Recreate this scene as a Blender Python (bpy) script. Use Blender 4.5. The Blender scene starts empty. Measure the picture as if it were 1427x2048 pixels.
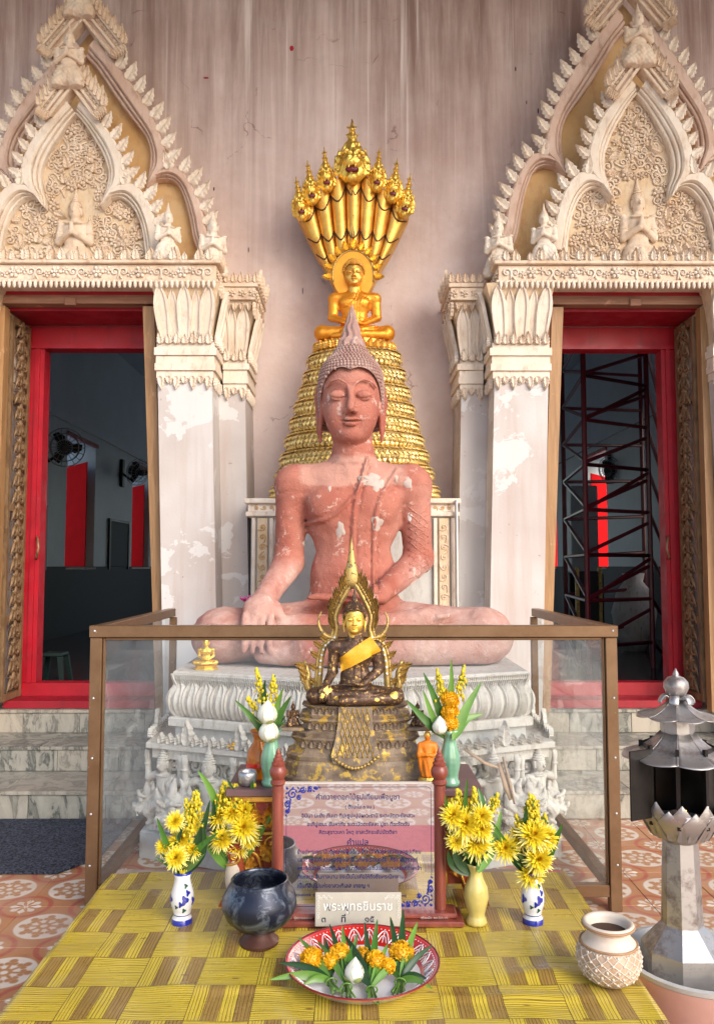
import bpy, bmesh, math, random
import numpy as np
from mathutils import Vector, Matrix, Euler
random.seed(7); np.random.seed(7)
R = math.radians
scene = bpy.context.scene
C = scene.collection

# ------------------------------------------------------------------ camera
FPX, PITCH, YAW = 1600.0, math.atan(109 / 1600.0), -math.atan(7.5 / 1600.0)
CAM_Z = 1.5
cam_d = bpy.data.cameras.new('camera'); cam = bpy.data.objects.new('camera', cam_d); C.objects.link(cam)
cam.location = (0, 0, CAM_Z); cam.rotation_euler = (R(90) + PITCH, 0, YAW)
cam_d.sensor_fit = 'VERTICAL'; cam_d.sensor_height = 36; cam_d.lens = 36 * FPX / 2048
cam_d.clip_end = 500; cam_d.clip_start = 0.05
scene.camera = cam

# ------------------------------------------------------------------ sky, sun, exposure
SUN_EL, SUN_AZ = 30, 38            # from behind the camera, to its right
world = bpy.data.worlds.new('World'); scene.world = world; world.use_nodes = True
wn = world.node_tree.nodes; wl = world.node_tree.links
sky = wn.new('ShaderNodeTexSky'); sky.sky_type = 'NISHITA'; sky.sun_disc = False
sky.sun_elevation = R(SUN_EL); sky.sun_rotation = R(180 - SUN_AZ)
sky.air_density = 1.0; sky.dust_density = 2.0; sky.ozone_density = 0.6
bg = wn['Background']; bg.inputs[1].default_value = 0.15
wl.new(sky.outputs[0], bg.inputs[0])
sun_d = bpy.data.lights.new('sun', 'SUN'); sun_d.energy = 1.15; sun_d.angle = R(38); sun_d.color = (1.0, 0.975, 0.945)
sun = bpy.data.objects.new('sun', sun_d); C.objects.link(sun); sun.location = (4, -8, 8)
sd = Vector((math.sin(R(SUN_AZ)) * math.cos(R(SUN_EL)), -math.cos(R(SUN_AZ)) * math.cos(R(SUN_EL)), math.sin(R(SUN_EL))))
sun.rotation_euler = sd.to_track_quat('Z', 'Y').to_euler()
vs = scene.view_settings; vs.view_transform = 'Standard'; vs.look = 'None'; vs.gamma = 1.0
vs.use_curve_mapping = False; vs.exposure = 0.95

# ------------------------------------------------------------------ measuring helpers (photo pixel + real distance -> place)
def at(u, v, Y):
    cy, sy, ct, st = math.cos(YAW), math.sin(YAW), math.cos(PITCH), math.sin(PITCH)
    a = (u - 713.5) / FPX; b = (1024 - v) / FPX
    d = Vector((-sy * ct + a * cy + b * sy * st, cy * ct + a * sy - b * cy * st, st + b * ct))
    t = Y / d.y
    return Vector((d.x * t, Y, CAM_Z + d.z * t))
def on(u, v, z):
    p = at(u, v, 1.0); t = (z - CAM_Z) / (p.z - CAM_Z)
    return Vector((p.x * t, t, z))

# ------------------------------------------------------------------ objects
def tag(o, label=None, cat=None, group=None, kind=None):
    if label: o['label'] = label
    if cat: o['category'] = cat
    if group: o['group'] = group
    if kind: o['kind'] = kind
    return o
def thing(name, label, cat, loc=(0, 0, 0), rz=0.0, group=None, scale=1.0):
    o = bpy.data.objects.new(name, None); C.objects.link(o)
    o.location = loc; o.rotation_euler = (0, 0, rz); o.scale = (scale,) * 3
    o.empty_display_size = 0.05
    return tag(o, label, cat, group)
def link(name, me, mat=None, parent=None, loc=None, rot=None, scale=None, kind=None):
    o = bpy.data.objects.new(name, me); C.objects.link(o)
    if mat is not None and len(me.materials) == 0: me.materials.append(mat)
    elif mat is not None and me.materials[0] != mat:
        o.material_slots[0].link = 'OBJECT'; o.material_slots[0].material = mat
    if parent: o.parent = parent
    if loc is not None: o.location = loc
    if rot is not None: o.rotation_euler = rot
    if scale is not None: o.scale = scale if hasattr(scale, '__len__') else (scale,) * 3
    if kind: o['kind'] = kind
    return o
def copy_tree(o, parent=None):
    c = o.copy(); C.objects.link(c); c.parent = parent
    for ch in [k for k in bpy.data.objects if k.parent == o]: copy_tree(ch, c)
    return c

class MB:
    """collects shapes for ONE mesh"""
    def __init__(s): s.v = []; s.f = []; s.m = []; s.mi = 0
    def add(s, vs, fs):
        n = len(s.v); s.v.extend([tuple(p) for p in vs])
        s.f.extend([tuple(i + n for i in q) for q in fs]); s.m.extend([s.mi] * len(fs)); return s
    def box(s, x0, x1, y0, y1, z0, z1, bev=0.0):
        if bev <= 0:
            vs = [(x0,y0,z0),(x1,y0,z0),(x1,y1,z0),(x0,y1,z0),(x0,y0,z1),(x1,y0,z1),(x1,y1,z1),(x0,y1,z1)]
            return s.add(vs, [(0,3,2,1),(4,5,6,7),(0,1,5,4),(1,2,6,5),(2,3,7,6),(3,0,4,7)])
        bm = bmesh.new(); bmesh.ops.create_cube(bm, size=1)
        for v in bm.verts:
            v.co = Vector(((x0+x1)/2 + v.co.x*(x1-x0), (y0+y1)/2 + v.co.y*(y1-y0), (z0+z1)/2 + v.co.z*(z1-z0)))
        bmesh.ops.bevel(bm, geom=bm.edges[:], offset=bev, segments=1, affect='EDGES')
        bm.verts.index_update()
        s.add([v.co for v in bm.verts], [[v.index for v in f.verts] for f in bm.faces]); bm.free(); return s
    def hexa(s, p):   # eight corners, bottom ring then top ring
        return s.add(p, [(0,3,2,1),(4,5,6,7),(0,1,5,4),(1,2,6,5),(2,3,7,6),(3,0,4,7)])
    def lathe(s, prof, n=24, c=(0,0,0), sy=1.0, a0=0.0, a1=None, cap=True, wave=None):
        full = a1 is None; a1 = a0 + 2*math.pi if full else a1
        m = n if full else n + 1; vs = []; fs = []
        for r, z in prof:
            for i in range(m):
                a = a0 + (a1 - a0) * i / n
                rr = r * (wave(a, z) if wave else 1.0)
                vs.append((c[0] + rr*math.cos(a), c[1] + sy*rr*math.sin(a), c[2] + z))
        for j in range(len(prof) - 1):
            for i in range(n):
                k = (i + 1) % m
                fs.append((j*m + i, j*m + k, (j+1)*m + k, (j+1)*m + i))
        if cap and full:
            fs.append(tuple(range(m - 1, -1, -1))); fs.append(tuple((len(prof)-1)*m + i for i in range(m)))
        return s.add(vs, fs)
    def tube(s, pts, rad, n=8, caps=True, flat=1.0, up=None):
        pts = [Vector(p) for p in pts]; N = len(pts)
        rad = [rad]*N if not hasattr(rad, '__len__') else rad
        vs = []; fs = []; prev = None
        for i, p in enumerate(pts):
            t = (pts[min(i+1, N-1)] - pts[max(i-1, 0)])
            t = t.normalized() if t.length > 1e-9 else Vector((0,0,1))
            if prev is None:
                ref = Vector(up) if up else (Vector((0,0,1)) if abs(t.z) < 0.9 else Vector((1,0,0)))
                nrm = (ref - t*ref.dot(t)).normalized()
            else:
                nrm = (prev - t*prev.dot(t))
                nrm = nrm.normalized() if nrm.length > 1e-6 else prev
            prev = nrm; b = t.cross(nrm)
            for k in range(n):
                a = 2*math.pi*k/n
                vs.append(p + nrm*(rad[i]*math.cos(a)*flat) + b*(rad[i]*math.sin(a)))
        for i in range(N-1):
            for k in range(n):
                k2 = (k+1) % n
                fs.append((i*n+k, i*n+k2, (i+1)*n+k2, (i+1)*n+k))
        if caps: fs.append(tuple(range(n-1,-1,-1))); fs.append(tuple((N-1)*n+k for k in range(n)))
        return s.add(vs, fs)
    def ell(s, c, r, n=8, m=6, rot=None):
        vs = []; fs = []; M = Euler(rot).to_matrix() if rot else None
        for j in range(m+1):
            ph = -math.pi/2 + math.pi*j/m
            for i in range(n):
                a = 2*math.pi*i/n
                p = Vector((r[0]*math.cos(ph)*math.cos(a), r[1]*math.cos(ph)*math.sin(a), r[2]*math.sin(ph)))
                if M: p = M @ p
                vs.append(p + Vector(c))
        for j in range(m):
            for i in range(n):
                k = (i+1) % n; fs.append((j*n+i, j*n+k, (j+1)*n+k, (j+1)*n+i))
        return s.add(vs, fs)
    def prism(s, out, y0, y1, inset=0.0, back=True):
        """outline in x,z (counter-clockwise seen from -y), front at y0; inset bevels the front edge"""
        n = len(out); o = [Vector((p[0], p[1])) for p in out]
        area = sum(o[i].x*o[(i+1)%n].y - o[(i+1)%n].x*o[i].y for i in range(n))
        if area < 0: o.reverse()
        ring = [[(p.x, y1, p.y) for p in o]]
        if inset > 0:
            ins = []
            for i in range(n):
                a = (o[i]-o[i-1]); b = (o[(i+1)%n]-o[i])
                a = a.normalized() if a.length > 1e-9 else b.normalized(); b = b.normalized() if b.length > 1e-9 else a
                na = Vector((-a.y, a.x)); nb = Vector((-b.y, b.x)); d = na+nb
                d = d/max(0.5, d.length_squared/2) if d.length > 1e-6 else na
                ins.append(o[i]+d*inset)
            ring.append([(p.x, y0+inset, p.y) for p in o]); ring.append([(p.x, y0, p.y) for p in ins])
        else: ring.append([(p.x, y0, p.y) for p in o])
        vs = [q for r_ in ring for q in r_]; fs = []
        for j in range(len(ring)-1):
            for i in range(n):
                k = (i+1)%n; fs.append((j*n+i, j*n+k, (j+1)*n+k, (j+1)*n+i))
        L = (len(ring)-1)*n
        fs.append(tuple(L+i for i in range(n)))
        if back: fs.append(tuple(range(n-1,-1,-1)))
        return s.add(vs, fs)
    def strip(s, a, b, y0, y1, inset=0.0):
        """solid band between two polylines a,b (x,z pairs), front y0, back y1"""
        n = len(a); vs = []; fs = []
        cols = []
        for i in range(n):
            pa = Vector(a[i]); pb = Vector(b[i]); d = (pb-pa)
            l = d.length; d = d/l if l > 1e-9 else d
            e = min(inset, l*0.3)
            cols.append([(pa.x,y1,pa.y),(pa.x,y0+e,pa.y),(pa.x+d.x*e,y0,pa.y+d.y*e),(pb.x-d.x*e,y0,pb.y-d.y*e),(pb.x,y0+e,pb.y),(pb.x,y1,pb.y)])
        for c in cols: vs += c
        for i in range(n-1):
            for k in range(5):
                fs.append((i*6+k, i*6+k+1, (i+1)*6+k+1, (i+1)*6+k))
            fs.append((i*6+5, i*6, (i+1)*6, (i+1)*6+5))
        fs.append(tuple(range(5,-1,-1))); fs.append(tuple((n-1)*6+k for k in range(6)))
        return s.add(vs, fs)
    def xf(s, M, start=0):
        for i in range(start, len(s.v)): s.v[i] = tuple(M @ Vector(s.v[i]))
        return s
    def mesh(s, name='mesh', smooth=False, fix=True):
        me = bpy.data.meshes.new(name); me.from_pydata(s.v, [], s.f)
        if s.mi: me.polygons.foreach_set('material_index', s.m)
        if fix:
            bm = bmesh.new(); bm.from_mesh(me)
            bmesh.ops.recalc_face_normals(bm, faces=bm.faces[:]); bm.to_mesh(me); bm.free()
        if smooth == 'auto':
            me.polygons.foreach_set('use_smooth', [True]*len(me.polygons))
            try: me.set_sharp_from_angle(angle=R(38))
            except Exception: pass
        elif smooth: me.polygons.foreach_set('use_smooth', [True]*len(me.polygons))
        me.update(); return me
    def build(s, name, mat=None, parent=None, smooth=False, loc=None, rot=None, scale=None, kind=None, fix=True):
        return link(name, s.mesh(name, smooth, fix), mat, parent, loc, rot, scale, kind)

def crv(pts, n=8, closed=False):
    """Catmull-Rom through 2-D or 3-D points"""
    P = [Vector(p) for p in pts]; out = []; N = len(P)
    rng = N if closed else N-1
    for i in range(rng):
        p0 = P[i-1] if (i > 0 or closed) else P[0]; p1 = P[i]; p2 = P[(i+1) % N]
        p3 = P[(i+2) % N] if (closed or i+2 < N) else P[-1]
        for k in range(n):
            t = k/n
            out.append(0.5*((2*p1)+(p2-p0)*t+(2*p0-5*p1+4*p2-p3)*t*t+(3*p1-p0-3*p2+p3)*t**3))
    if not closed: out.append(P[-1].copy())
    return out

# ------------------------------------------------------------------ implicit surfaces for sculpted things
def smin(a, b, k):
    h = np.maximum(k - np.abs(a - b), 0.0) / k
    return np.minimum(a, b) - h*h*k*0.25
class SDF:
    def __init__(s, x, y, z): s.x, s.y, s.z = x, y, z; s.d = None
    def u(s, d, k): s.d = d if s.d is None else (smin(s.d, d, k) if k > 0 else np.minimum(s.d, d)); return s
    def cut(s, d, k): s.d = -smin(-s.d, d, k); return s
    def e_(s, c, r, rot=None):
        x, y, z = s.x - c[0], s.y - c[1], s.z - c[2]
        if rot:
            M = np.array(Euler(rot).to_matrix().transposed(), dtype=np.float32)
            x, y, z = M[0,0]*x+M[0,1]*y+M[0,2]*z, M[1,0]*x+M[1,1]*y+M[1,2]*z, M[2,0]*x+M[2,1]*y+M[2,2]*z
        k0 = np.sqrt((x/r[0])**2+(y/r[1])**2+(z/r[2])**2); k1 = np.sqrt((x/r[0]**2)**2+(y/r[1]**2)**2+(z/r[2]**2)**2)
        return k0*(k0-1)/np.maximum(k1, 1e-6)
    def c_(s, a, b, ra, rb):
        a = np.array(a, dtype=np.float32); b = np.array(b, dtype=np.float32); d = b-a
        px, py, pz = s.x-a[0], s.y-a[1], s.z-a[2]
        t = np.clip((px*d[0]+py*d[1]+pz*d[2])/max(1e-9, float(d.dot(d))), 0, 1)
        return np.sqrt((px-t*d[0])**2+(py-t*d[1])**2+(pz-t*d[2])**2) - (ra+(rb-ra)*t)
    def ell(s, c, r, k=0.02, rot=None): return s.u(s.e_(c, r, rot), k)
    def cap(s, a, b, ra, rb, k=0.02): return s.u(s.c_(a, b, ra, rb), k)
    def path(s, pts, rad, k=0.01):
        d = None
        for i in range(len(pts)-1):
            q = s.c_(pts[i], pts[i+1], rad[i], rad[i+1]); d = q if d is None else np.minimum(d, q)
        return s.u(d, k)
    def groove(s, pts, r, k=0.004):
        d = None
        for i in range(len(pts)-1):
            q = s.c_(pts[i], pts[i+1], r, r); d = q if d is None else np.minimum(d, q)
        return s.cut(d, k)
def sdf_mesh(fn, lo, hi, h, name='sculpt'):
    lo = np.array(lo, dtype=np.float64); hi = np.array(hi, dtype=np.float64)
    B = 8
    n = (np.ceil((hi-lo)/h/B).astype(int))*B
    nb = n//B
    cs = [lo[i] + (np.arange(nb[i])+0.5)*B*h for i in range(3)]
    gx, gy, gz = [a.astype(np.float32) for a in np.meshgrid(*cs, indexing='ij')]
    d = fn(gx.ravel(), gy.ravel(), gz.ravel()).reshape(gx.shape)
    act = np.argwhere(np.abs(d) < B*h*1.35)
    D = np.where(np.repeat(np.repeat(np.repeat(d, B, 0), B, 1), B, 2) < 0, -1.0, 1.0).astype(np.float32)*h
    loc = np.stack(np.meshgrid(*[np.arange(B)]*3, indexing='ij'), -1).reshape(-1, 3)
    idx = (act[:, None, :]*B + loc[None]).reshape(-1, 3)
    P = (lo + idx*h).astype(np.float32)
    D[idx[:,0], idx[:,1], idx[:,2]] = fn(P[:,0], P[:,1], P[:,2])
    D[0,:,:]=D[-1,:,:]=D[:,0,:]=D[:,-1,:]=D[:,:,0]=D[:,:,-1]=h
    S = D < 0
    cnt = sum(S[i:S.shape[0]-1+i, j:S.shape[1]-1+j, k:S.shape[2]-1+k].astype(np.int8) for i in (0,1) for j in (0,1) for k in (0,1))
    cells = np.argwhere((cnt > 0) & (cnt < 8))
    ci = -np.ones(cnt.shape, dtype=np.int64); ci[cells[:,0], cells[:,1], cells[:,2]] = np.arange(len(cells))
    cor = [(i,j,k) for i in (0,1) for j in (0,1) for k in (0,1)]
    val = {c: D[cells[:,0]+c[0], cells[:,1]+c[1], cells[:,2]+c[2]] for c in cor}
    acc = np.zeros((len(cells), 3)); num = np.zeros(len(cells))
    for a in cor:
        for ax in range(3):
            if a[ax] == 1: continue
            b = list(a); b[ax] = 1; b = tuple(b)
            va, vb = val[a], val[b]; m = (va < 0) != (vb < 0)
            t = np.where(m, va/np.where(m, va-vb, 1), 0)
            p = np.array(a, dtype=float)[None].repeat(len(cells), 0); p[:, ax] += t
            acc += p*m[:, None]; num += m
    V = lo + (cells + acc/num[:, None])*h
    F = []
    for ax in range(3):
        a1, a2 = (ax+1) % 3, (ax+2) % 3
        sl0 = [slice(None)]*3; sl1 = [slice(None)]*3; sl0[ax] = slice(0,-1); sl1[ax] = slice(1,None)
        s0, s1 = S[tuple(sl0)], S[tuple(sl1)]
        for flip, m in ((False, s0 & ~s1), (True, ~s0 & s1)):
            e = np.argwhere(m)
            e = e[(e[:,a1] > 0) & (e[:,a2] > 0) & (e[:,a1] < cnt.shape[a1]) & (e[:,a2] < cnt.shape[a2])]
            q = []
            for o1, o2 in ((-1,-1),(0,-1),(0,0),(-1,0)):
                c = e.copy(); c[:,a1] += o1; c[:,a2] += o2
                q.append(ci[c[:,0], c[:,1], c[:,2]])
            q = np.stack(q, 1); q = q[(q >= 0).all(1)]
            F.append(q[:, ::-1] if flip else q)
    F = np.concatenate(F)
    me = bpy.data.meshes.new(name)
    me.vertices.add(len(V)); me.vertices.foreach_set('co', V.astype(np.float32).ravel())
    me.loops.add(len(F)*4); me.loops.foreach_set('vertex_index', F.astype(np.int32).ravel())
    me.polygons.add(len(F)); me.polygons.foreach_set('loop_start', np.arange(0, len(F)*4, 4, dtype=np.int32))
    me.polygons.foreach_set('use_smooth', np.ones(len(F), dtype=bool))
    me.update(calc_edges=True); me.validate()
    return me
# ------------------------------------------------------------------ materials
class NT:
    def __init__(s, name):
        s.mat = bpy.data.materials.new(name); s.mat.use_nodes = True
        s.t = s.mat.node_tree; s.n = s.t.nodes; s.l = s.t.links
        s.b = s.n['Principled BSDF']; s.out = s.n['Material Output']
    def node(s, ty, **kw):
        nd = s.n.new(ty)
        for k, v in kw.items(): setattr(nd, k, v)
        return nd
    def co(s, kind='Object', scale=(1,1,1), rot=(0,0,0), loc=(0,0,0)):
        if kind == 'World': src = s.node('ShaderNodeNewGeometry').outputs['Position']
        else: src = s.node('ShaderNodeTexCoord').outputs[kind]
        m = s.node('ShaderNodeMapping'); m.inputs['Scale'].default_value = scale
        m.inputs['Rotation'].default_value = rot; m.inputs['Location'].default_value = loc
        s.l.new(src, m.inputs[0]); return m.outputs[0]
    def noise(s, co, scale=5, detail=5, rough=0.6, dist=0.0):
        nd = s.node('ShaderNodeTexNoise'); nd.inputs['Scale'].default_value = scale; nd.inputs['Detail'].default_value = detail
        nd.inputs['Roughness'].default_value = rough; nd.inputs['Distortion'].default_value = dist
        s.l.new(co, nd.inputs['Vector']); return nd.outputs['Fac']
    def wave(s, co, scale=5, dist=5, detail=3, dsc=1.0, kind='BANDS', dirn='X'):
        nd = s.node('ShaderNodeTexWave'); nd.wave_type = kind; nd.bands_direction = dirn
        nd.inputs['Scale'].default_value = scale; nd.inputs['Distortion'].default_value = dist
        nd.inputs['Detail'].default_value = detail; nd.inputs['Detail Scale'].default_value = dsc
        s.l.new(co, nd.inputs['Vector']); return nd.outputs['Fac']
    def voro(s, co, scale=5, feat='F1', out='Distance'):
        nd = s.node('ShaderNodeTexVoronoi'); nd.feature = feat; nd.inputs['Scale'].default_value = scale
        s.l.new(co, nd.inputs['Vector']); return nd.outputs[out]
    def ramp(s, fac, stops, interp='LINEAR'):
        nd = s.node('ShaderNodeValToRGB'); nd.color_ramp.interpolation = interp
        el = nd.color_ramp.elements
        while len(el) < len(stops): el.new(0.5)
        for e, (p, c) in zip(el, stops):
            e.position = p; e.color = (c, c, c, 1) if not hasattr(c, '__len__') else (*c, 1)
        s.l.new(fac, nd.inputs[0]); return nd.outputs[0]
    def mix(s, fac, a, b, mode='MIX'):
        nd = s.node('ShaderNodeMix'); nd.data_type = 'RGBA'; nd.blend_type = mode
        for sock, val in ((nd.inputs[0], fac), (nd.inputs[6], a), (nd.inputs[7], b)):
            if hasattr(val, 'is_output'): s.l.new(val, sock)
            elif hasattr(val, '__len__'): sock.default_value = (*val, 1)
            else: sock.default_value = val
        return nd.outputs[2]
    def math(s, op, a, b=0.0, clamp=False):
        nd = s.node('ShaderNodeMath'); nd.operation = op; nd.use_clamp = clamp
        for sock, val in ((nd.inputs[0], a), (nd.inputs[1], b)):
            if hasattr(val, 'is_output'): s.l.new(val, sock)
            else: sock.default_value = val
        return nd.outputs[0]
    def sep(s, v):
        nd = s.node('ShaderNodeSeparateXYZ'); s.l.new(v, nd.inputs[0]); return nd.outputs
    def comb(s, x, y, z=0.0):
        nd = s.node('ShaderNodeCombineXYZ')
        for i, val in enumerate((x, y, z)):
            if hasattr(val, 'is_output'): s.l.new(val, nd.inputs[i])
            else: nd.inputs[i].default_value = val
        return nd.outputs[0]
    def col(s, c):
        if hasattr(c, 'is_output'): s.l.new(c, s.b.inputs['Base Color'])
        else: s.b.inputs['Base Color'].default_value = (*c, 1)
        return s
    def set(s, **kw):
        for k, v in kw.items():
            sock = s.b.inputs[k.replace('_', ' ')]
            if hasattr(v, 'is_output'): s.l.new(v, sock)
            else: sock.default_value = v
        return s
    def bump(s, h, strength=0.3, dist=0.01):
        nd = s.node('ShaderNodeBump'); nd.inputs['Strength'].default_value = strength; nd.inputs['Distance'].default_value = dist
        s.l.new(h, nd.inputs['Height'])
        prev = s.b.inputs['Normal'].links
        if prev: s.l.new(prev[0].from_socket, nd.inputs['Normal'])
        s.l.new(nd.outputs[0], s.b.inputs['Normal']); return s
M = {}
def plain(key, c, rough=0.5, metal=0.0, var=0.15, nscale=20, bump=0.1, bscale=None, bdist=0.003, coord='Object', coat=0.0):
    t = NT(key); co = t.co(coord)
    n = t.noise(co, nscale, 5); c2 = tuple(x*(1-var*1.6) for x in c); c1 = tuple(min(1, x*(1+var*0.6)) for x in c)
    t.col(t.mix(n, c2, c1)).set(Roughness=rough, Metallic=metal)
    if coat: t.set(Coat_Weight=coat, Coat_Roughness=0.08)
    if bump: t.bump(t.noise(co, bscale or nscale*3, 4), bump, bdist)
    M[key] = t.mat; return t
def stucco(key, base, dark, light, rough=0.85, sc=6.0, bump=0.35, coord='World'):
    t = NT(key); co = t.co(coord)
    a = t.noise(co, sc, 6, 0.65); b = t.noise(t.co(coord, (1,1,0.35)), sc*3.3, 5, 0.7)
    c = t.mix(t.ramp(a, [(0.35, 0.0), (0.68, 1.0)]), base, light)
    c = t.mix(t.ramp(b, [(0.52, 0.0), (0.70, 0.7)]), c, dark)
    t.col(c).set(Roughness=rough)
    t.bump(t.noise(co, sc*18, 5), bump, 0.004)
    M[key] = t.mat; return t

# pink lime-washed wall with drip stains
t = NT('pink_plaster'); co = t.co('World')
big = t.noise(co, 0.9, 6, 0.6); fine = t.noise(co, 7, 6, 0.65)
c = t.mix(t.ramp(big, [(0.3, 0.0), (0.7, 1.0)]), (0.61, 0.45, 0.40), (0.74, 0.615, 0.58))
c = t.mix(t.ramp(fine, [(0.40, 0.0), (0.72, 0.6)]), c, (0.76, 0.65, 0.62))
patch = t.noise(t.co('World', loc=(4, 0, 2)), 0.55, 5, 0.62); c = t.mix(t.ramp(patch, [(0.50, 0.0), (0.62, 0.5)]), c, (0.51, 0.365, 0.33))
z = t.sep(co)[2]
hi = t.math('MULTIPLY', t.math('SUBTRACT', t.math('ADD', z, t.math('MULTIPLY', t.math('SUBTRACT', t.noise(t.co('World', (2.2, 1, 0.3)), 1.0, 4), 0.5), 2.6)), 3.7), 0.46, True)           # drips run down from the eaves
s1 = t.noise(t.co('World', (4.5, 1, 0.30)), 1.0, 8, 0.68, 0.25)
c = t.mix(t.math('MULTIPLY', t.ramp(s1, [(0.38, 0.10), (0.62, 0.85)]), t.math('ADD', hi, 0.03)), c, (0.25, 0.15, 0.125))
s2 = t.noise(t.co('World', (15, 1, 0.28), loc=(3, 0, 1)), 1.0, 6, 0.65, 0.2)
c = t.mix(t.math('MULTIPLY', t.ramp(s2, [(0.59, 0.0), (0.70, 0.75)]), t.math('ADD', hi, 0.08)), c, (0.86, 0.76, 0.73))
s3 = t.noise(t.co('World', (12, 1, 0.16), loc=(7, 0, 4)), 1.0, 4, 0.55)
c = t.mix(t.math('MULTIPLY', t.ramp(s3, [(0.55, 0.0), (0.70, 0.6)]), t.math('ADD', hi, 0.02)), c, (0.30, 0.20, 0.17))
wv = t.node('ShaderNodeVectorMath'); wv.operation = 'MULTIPLY_ADD'; nz_ = t.node('ShaderNodeTexNoise'); nz_.inputs['Scale'].default_value = 1.8; nz_.inputs['Detail'].default_value = 6; t.l.new(co, nz_.inputs['Vector']); t.l.new(nz_.outputs['Color'], wv.inputs[0]); wv.inputs[1].default_value = (0.9, 0.9, 0.9); t.l.new(co, wv.inputs[2])
cr = t.voro(wv.outputs[0], 1.3, 'DISTANCE_TO_EDGE')
wob = t.noise(co, 2.2, 4)
crk = t.math('MULTIPLY', t.ramp(t.math('ADD', cr, t.math('MULTIPLY', t.math('SUBTRACT', fine, 0.5), 0.06)), [(0.0, 0.9), (0.004, 0.0)]), t.ramp(wob, [(0.52, 0.0), (0.6, 0.6)]))
c = t.mix(crk, c, (0.16, 0.09, 0.08))
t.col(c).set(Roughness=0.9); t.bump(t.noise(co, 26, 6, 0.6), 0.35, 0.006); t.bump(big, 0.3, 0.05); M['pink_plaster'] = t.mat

# white-washed pilaster shafts: flaking paint over pinkish render
t = NT('white_wash'); co = t.co('World')
a = t.noise(co, 3.2, 6, 0.6, 0.4); b = t.noise(co, 1.1, 3)
c = t.mix(t.ramp(b, [(0.35, 0.0), (0.65, 1.0)]), (0.50, 0.44, 0.415), (0.63, 0.595, 0.58))
wst = t.noise(t.co('World', (7, 7, 0.5), loc=(1, 2, 3)), 1.0, 6, 0.65); c = t.mix(t.ramp(wst, [(0.50, 0.0), (0.68, 0.6)]), c, (0.47, 0.36, 0.31))
fl = t.ramp(a, [(0.56, 0.0), (0.575, 1.0)])
c = t.mix(t.math('MULTIPLY', fl, 0.7), c, (0.69, 0.67, 0.66))
sp = t.noise(co, 18, 5, 0.7); c = t.mix(t.ramp(sp, [(0.66, 0.0), (0.70, 0.75)]), c, (0.33, 0.24, 0.19))
t.col(c).set(Roughness=0.85); t.bump(fl, 0.25, 0.004); t.bump(t.noise(co, 40, 5), 0.25, 0.004); M['white_wash'] = t.mat

stucco('cream_stucco', (0.66, 0.49, 0.345), (0.40, 0.25, 0.16), (0.76, 0.63, 0.50))
stucco('pale_stucco', (0.71, 0.58, 0.455), (0.46, 0.32, 0.225), (0.80, 0.71, 0.61))
stucco('pink_stucco', (0.58, 0.39, 0.30), (0.36, 0.21, 0.15), (0.68, 0.51, 0.42))
stucco('ochre_stucco', (0.56, 0.33, 0.13), (0.40, 0.20, 0.08), (0.62, 0.42, 0.22), sc=3)
stucco('tan_stucco', (0.64, 0.46, 0.28), (0.42, 0.26, 0.14), (0.72, 0.58, 0.42), sc=8)
stucco('white_stucco', (0.56, 0.51, 0.45), (0.30, 0.245, 0.19), (0.68, 0.64, 0.59), sc=9)
stucco('olive_plaster', (0.30, 0.28, 0.235), (0.20, 0.175, 0.14), (0.38, 0.36, 0.32), sc=4)
stucco('grey_plaster', (0.50, 0.48, 0.45), (0.34, 0.31, 0.28), (0.60, 0.59, 0.57), sc=4)

# red sandstone with worn pale dust
t = NT('red_sandstone'); co = t.co('Object')
a = t.noise(co, 3.0, 6, 0.62); b = t.noise(co, 14, 6, 0.7); d = t.noise(co, 1.3, 3)
c = t.mix(t.ramp(a, [(0.33, 0.0), (0.66, 1.0)]), (0.33, 0.088, 0.058), (0.46, 0.175, 0.125))
c = t.mix(t.ramp(d, [(0.50, 0.0), (0.64, 0.4)]), c, (0.52, 0.30, 0.24))
c = t.mix(t.ramp(b, [(0.58, 0.0), (0.68, 0.85)]), c, (0.66, 0.47, 0.40))
c = t.mix(t.ramp(t.noise(t.co('Object', loc=(5, 3, 1)), 24, 6, 0.75), [(0.60, 0.0), (0.70, 0.7)]), c, (0.25, 0.085, 0.065))
ox, oy, oz = t.sep(co); jag = t.math('MULTIPLY', t.math('SUBTRACT', t.noise(co, 9, 6, 0.7), 0.5), 0.10)
zj = t.math('ADD', oz, jag); xa = t.math('ABSOLUTE', t.math('ADD', ox, jag))
up_ = t.math('MULTIPLY', t.ramp(t.math('SUBTRACT', zj, 0.5), [(0.535, 0.0), (0.555, 1.0)]), t.math('MULTIPLY', t.ramp(t.math('SUBTRACT', zj, 0.5), [(0.72, 1.0), (0.74, 0.0)]), t.ramp(t.math('SUBTRACT', xa, 0.03), [(0.27, 1.0), (0.31, 0.0)])))
c = t.mix(t.math('MULTIPLY', up_, 0.55), c, (0.56, 0.335, 0.265))
fa = t.math('MULTIPLY', t.ramp(zj, [(0.50, 1.0), (0.62, 0.0)]), t.ramp(xa, [(0.24, 0.0), (0.34, 1.0)]))
c = t.mix(t.math('MULTIPLY', fa, t.ramp(t.noise(co, 6, 6, 0.7), [(0.35, 0.2), (0.65, 0.75)])), c, (0.60, 0.43, 0.375))
fl = t.noise(t.co('Object', loc=(2.3, 1.1, 0.4)), 4.5, 5, 0.55)
c = t.mix(t.ramp(fl, [(0.69, 0.0), (0.70, 0.9)]), c, (0.72, 0.66, 0.62))
t.col(c).set(Roughness=0.85); t.bump(t.noise(co, 55, 6, 0.7), 0.7, 0.008); t.bump(b, 0.5, 0.016); t.bump(t.ramp(t.voro(co, 26), [(0.10, 0.0), (0.22, 1.0)]), 0.35, 0.006); M['red_sandstone'] = t.mat
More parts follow.
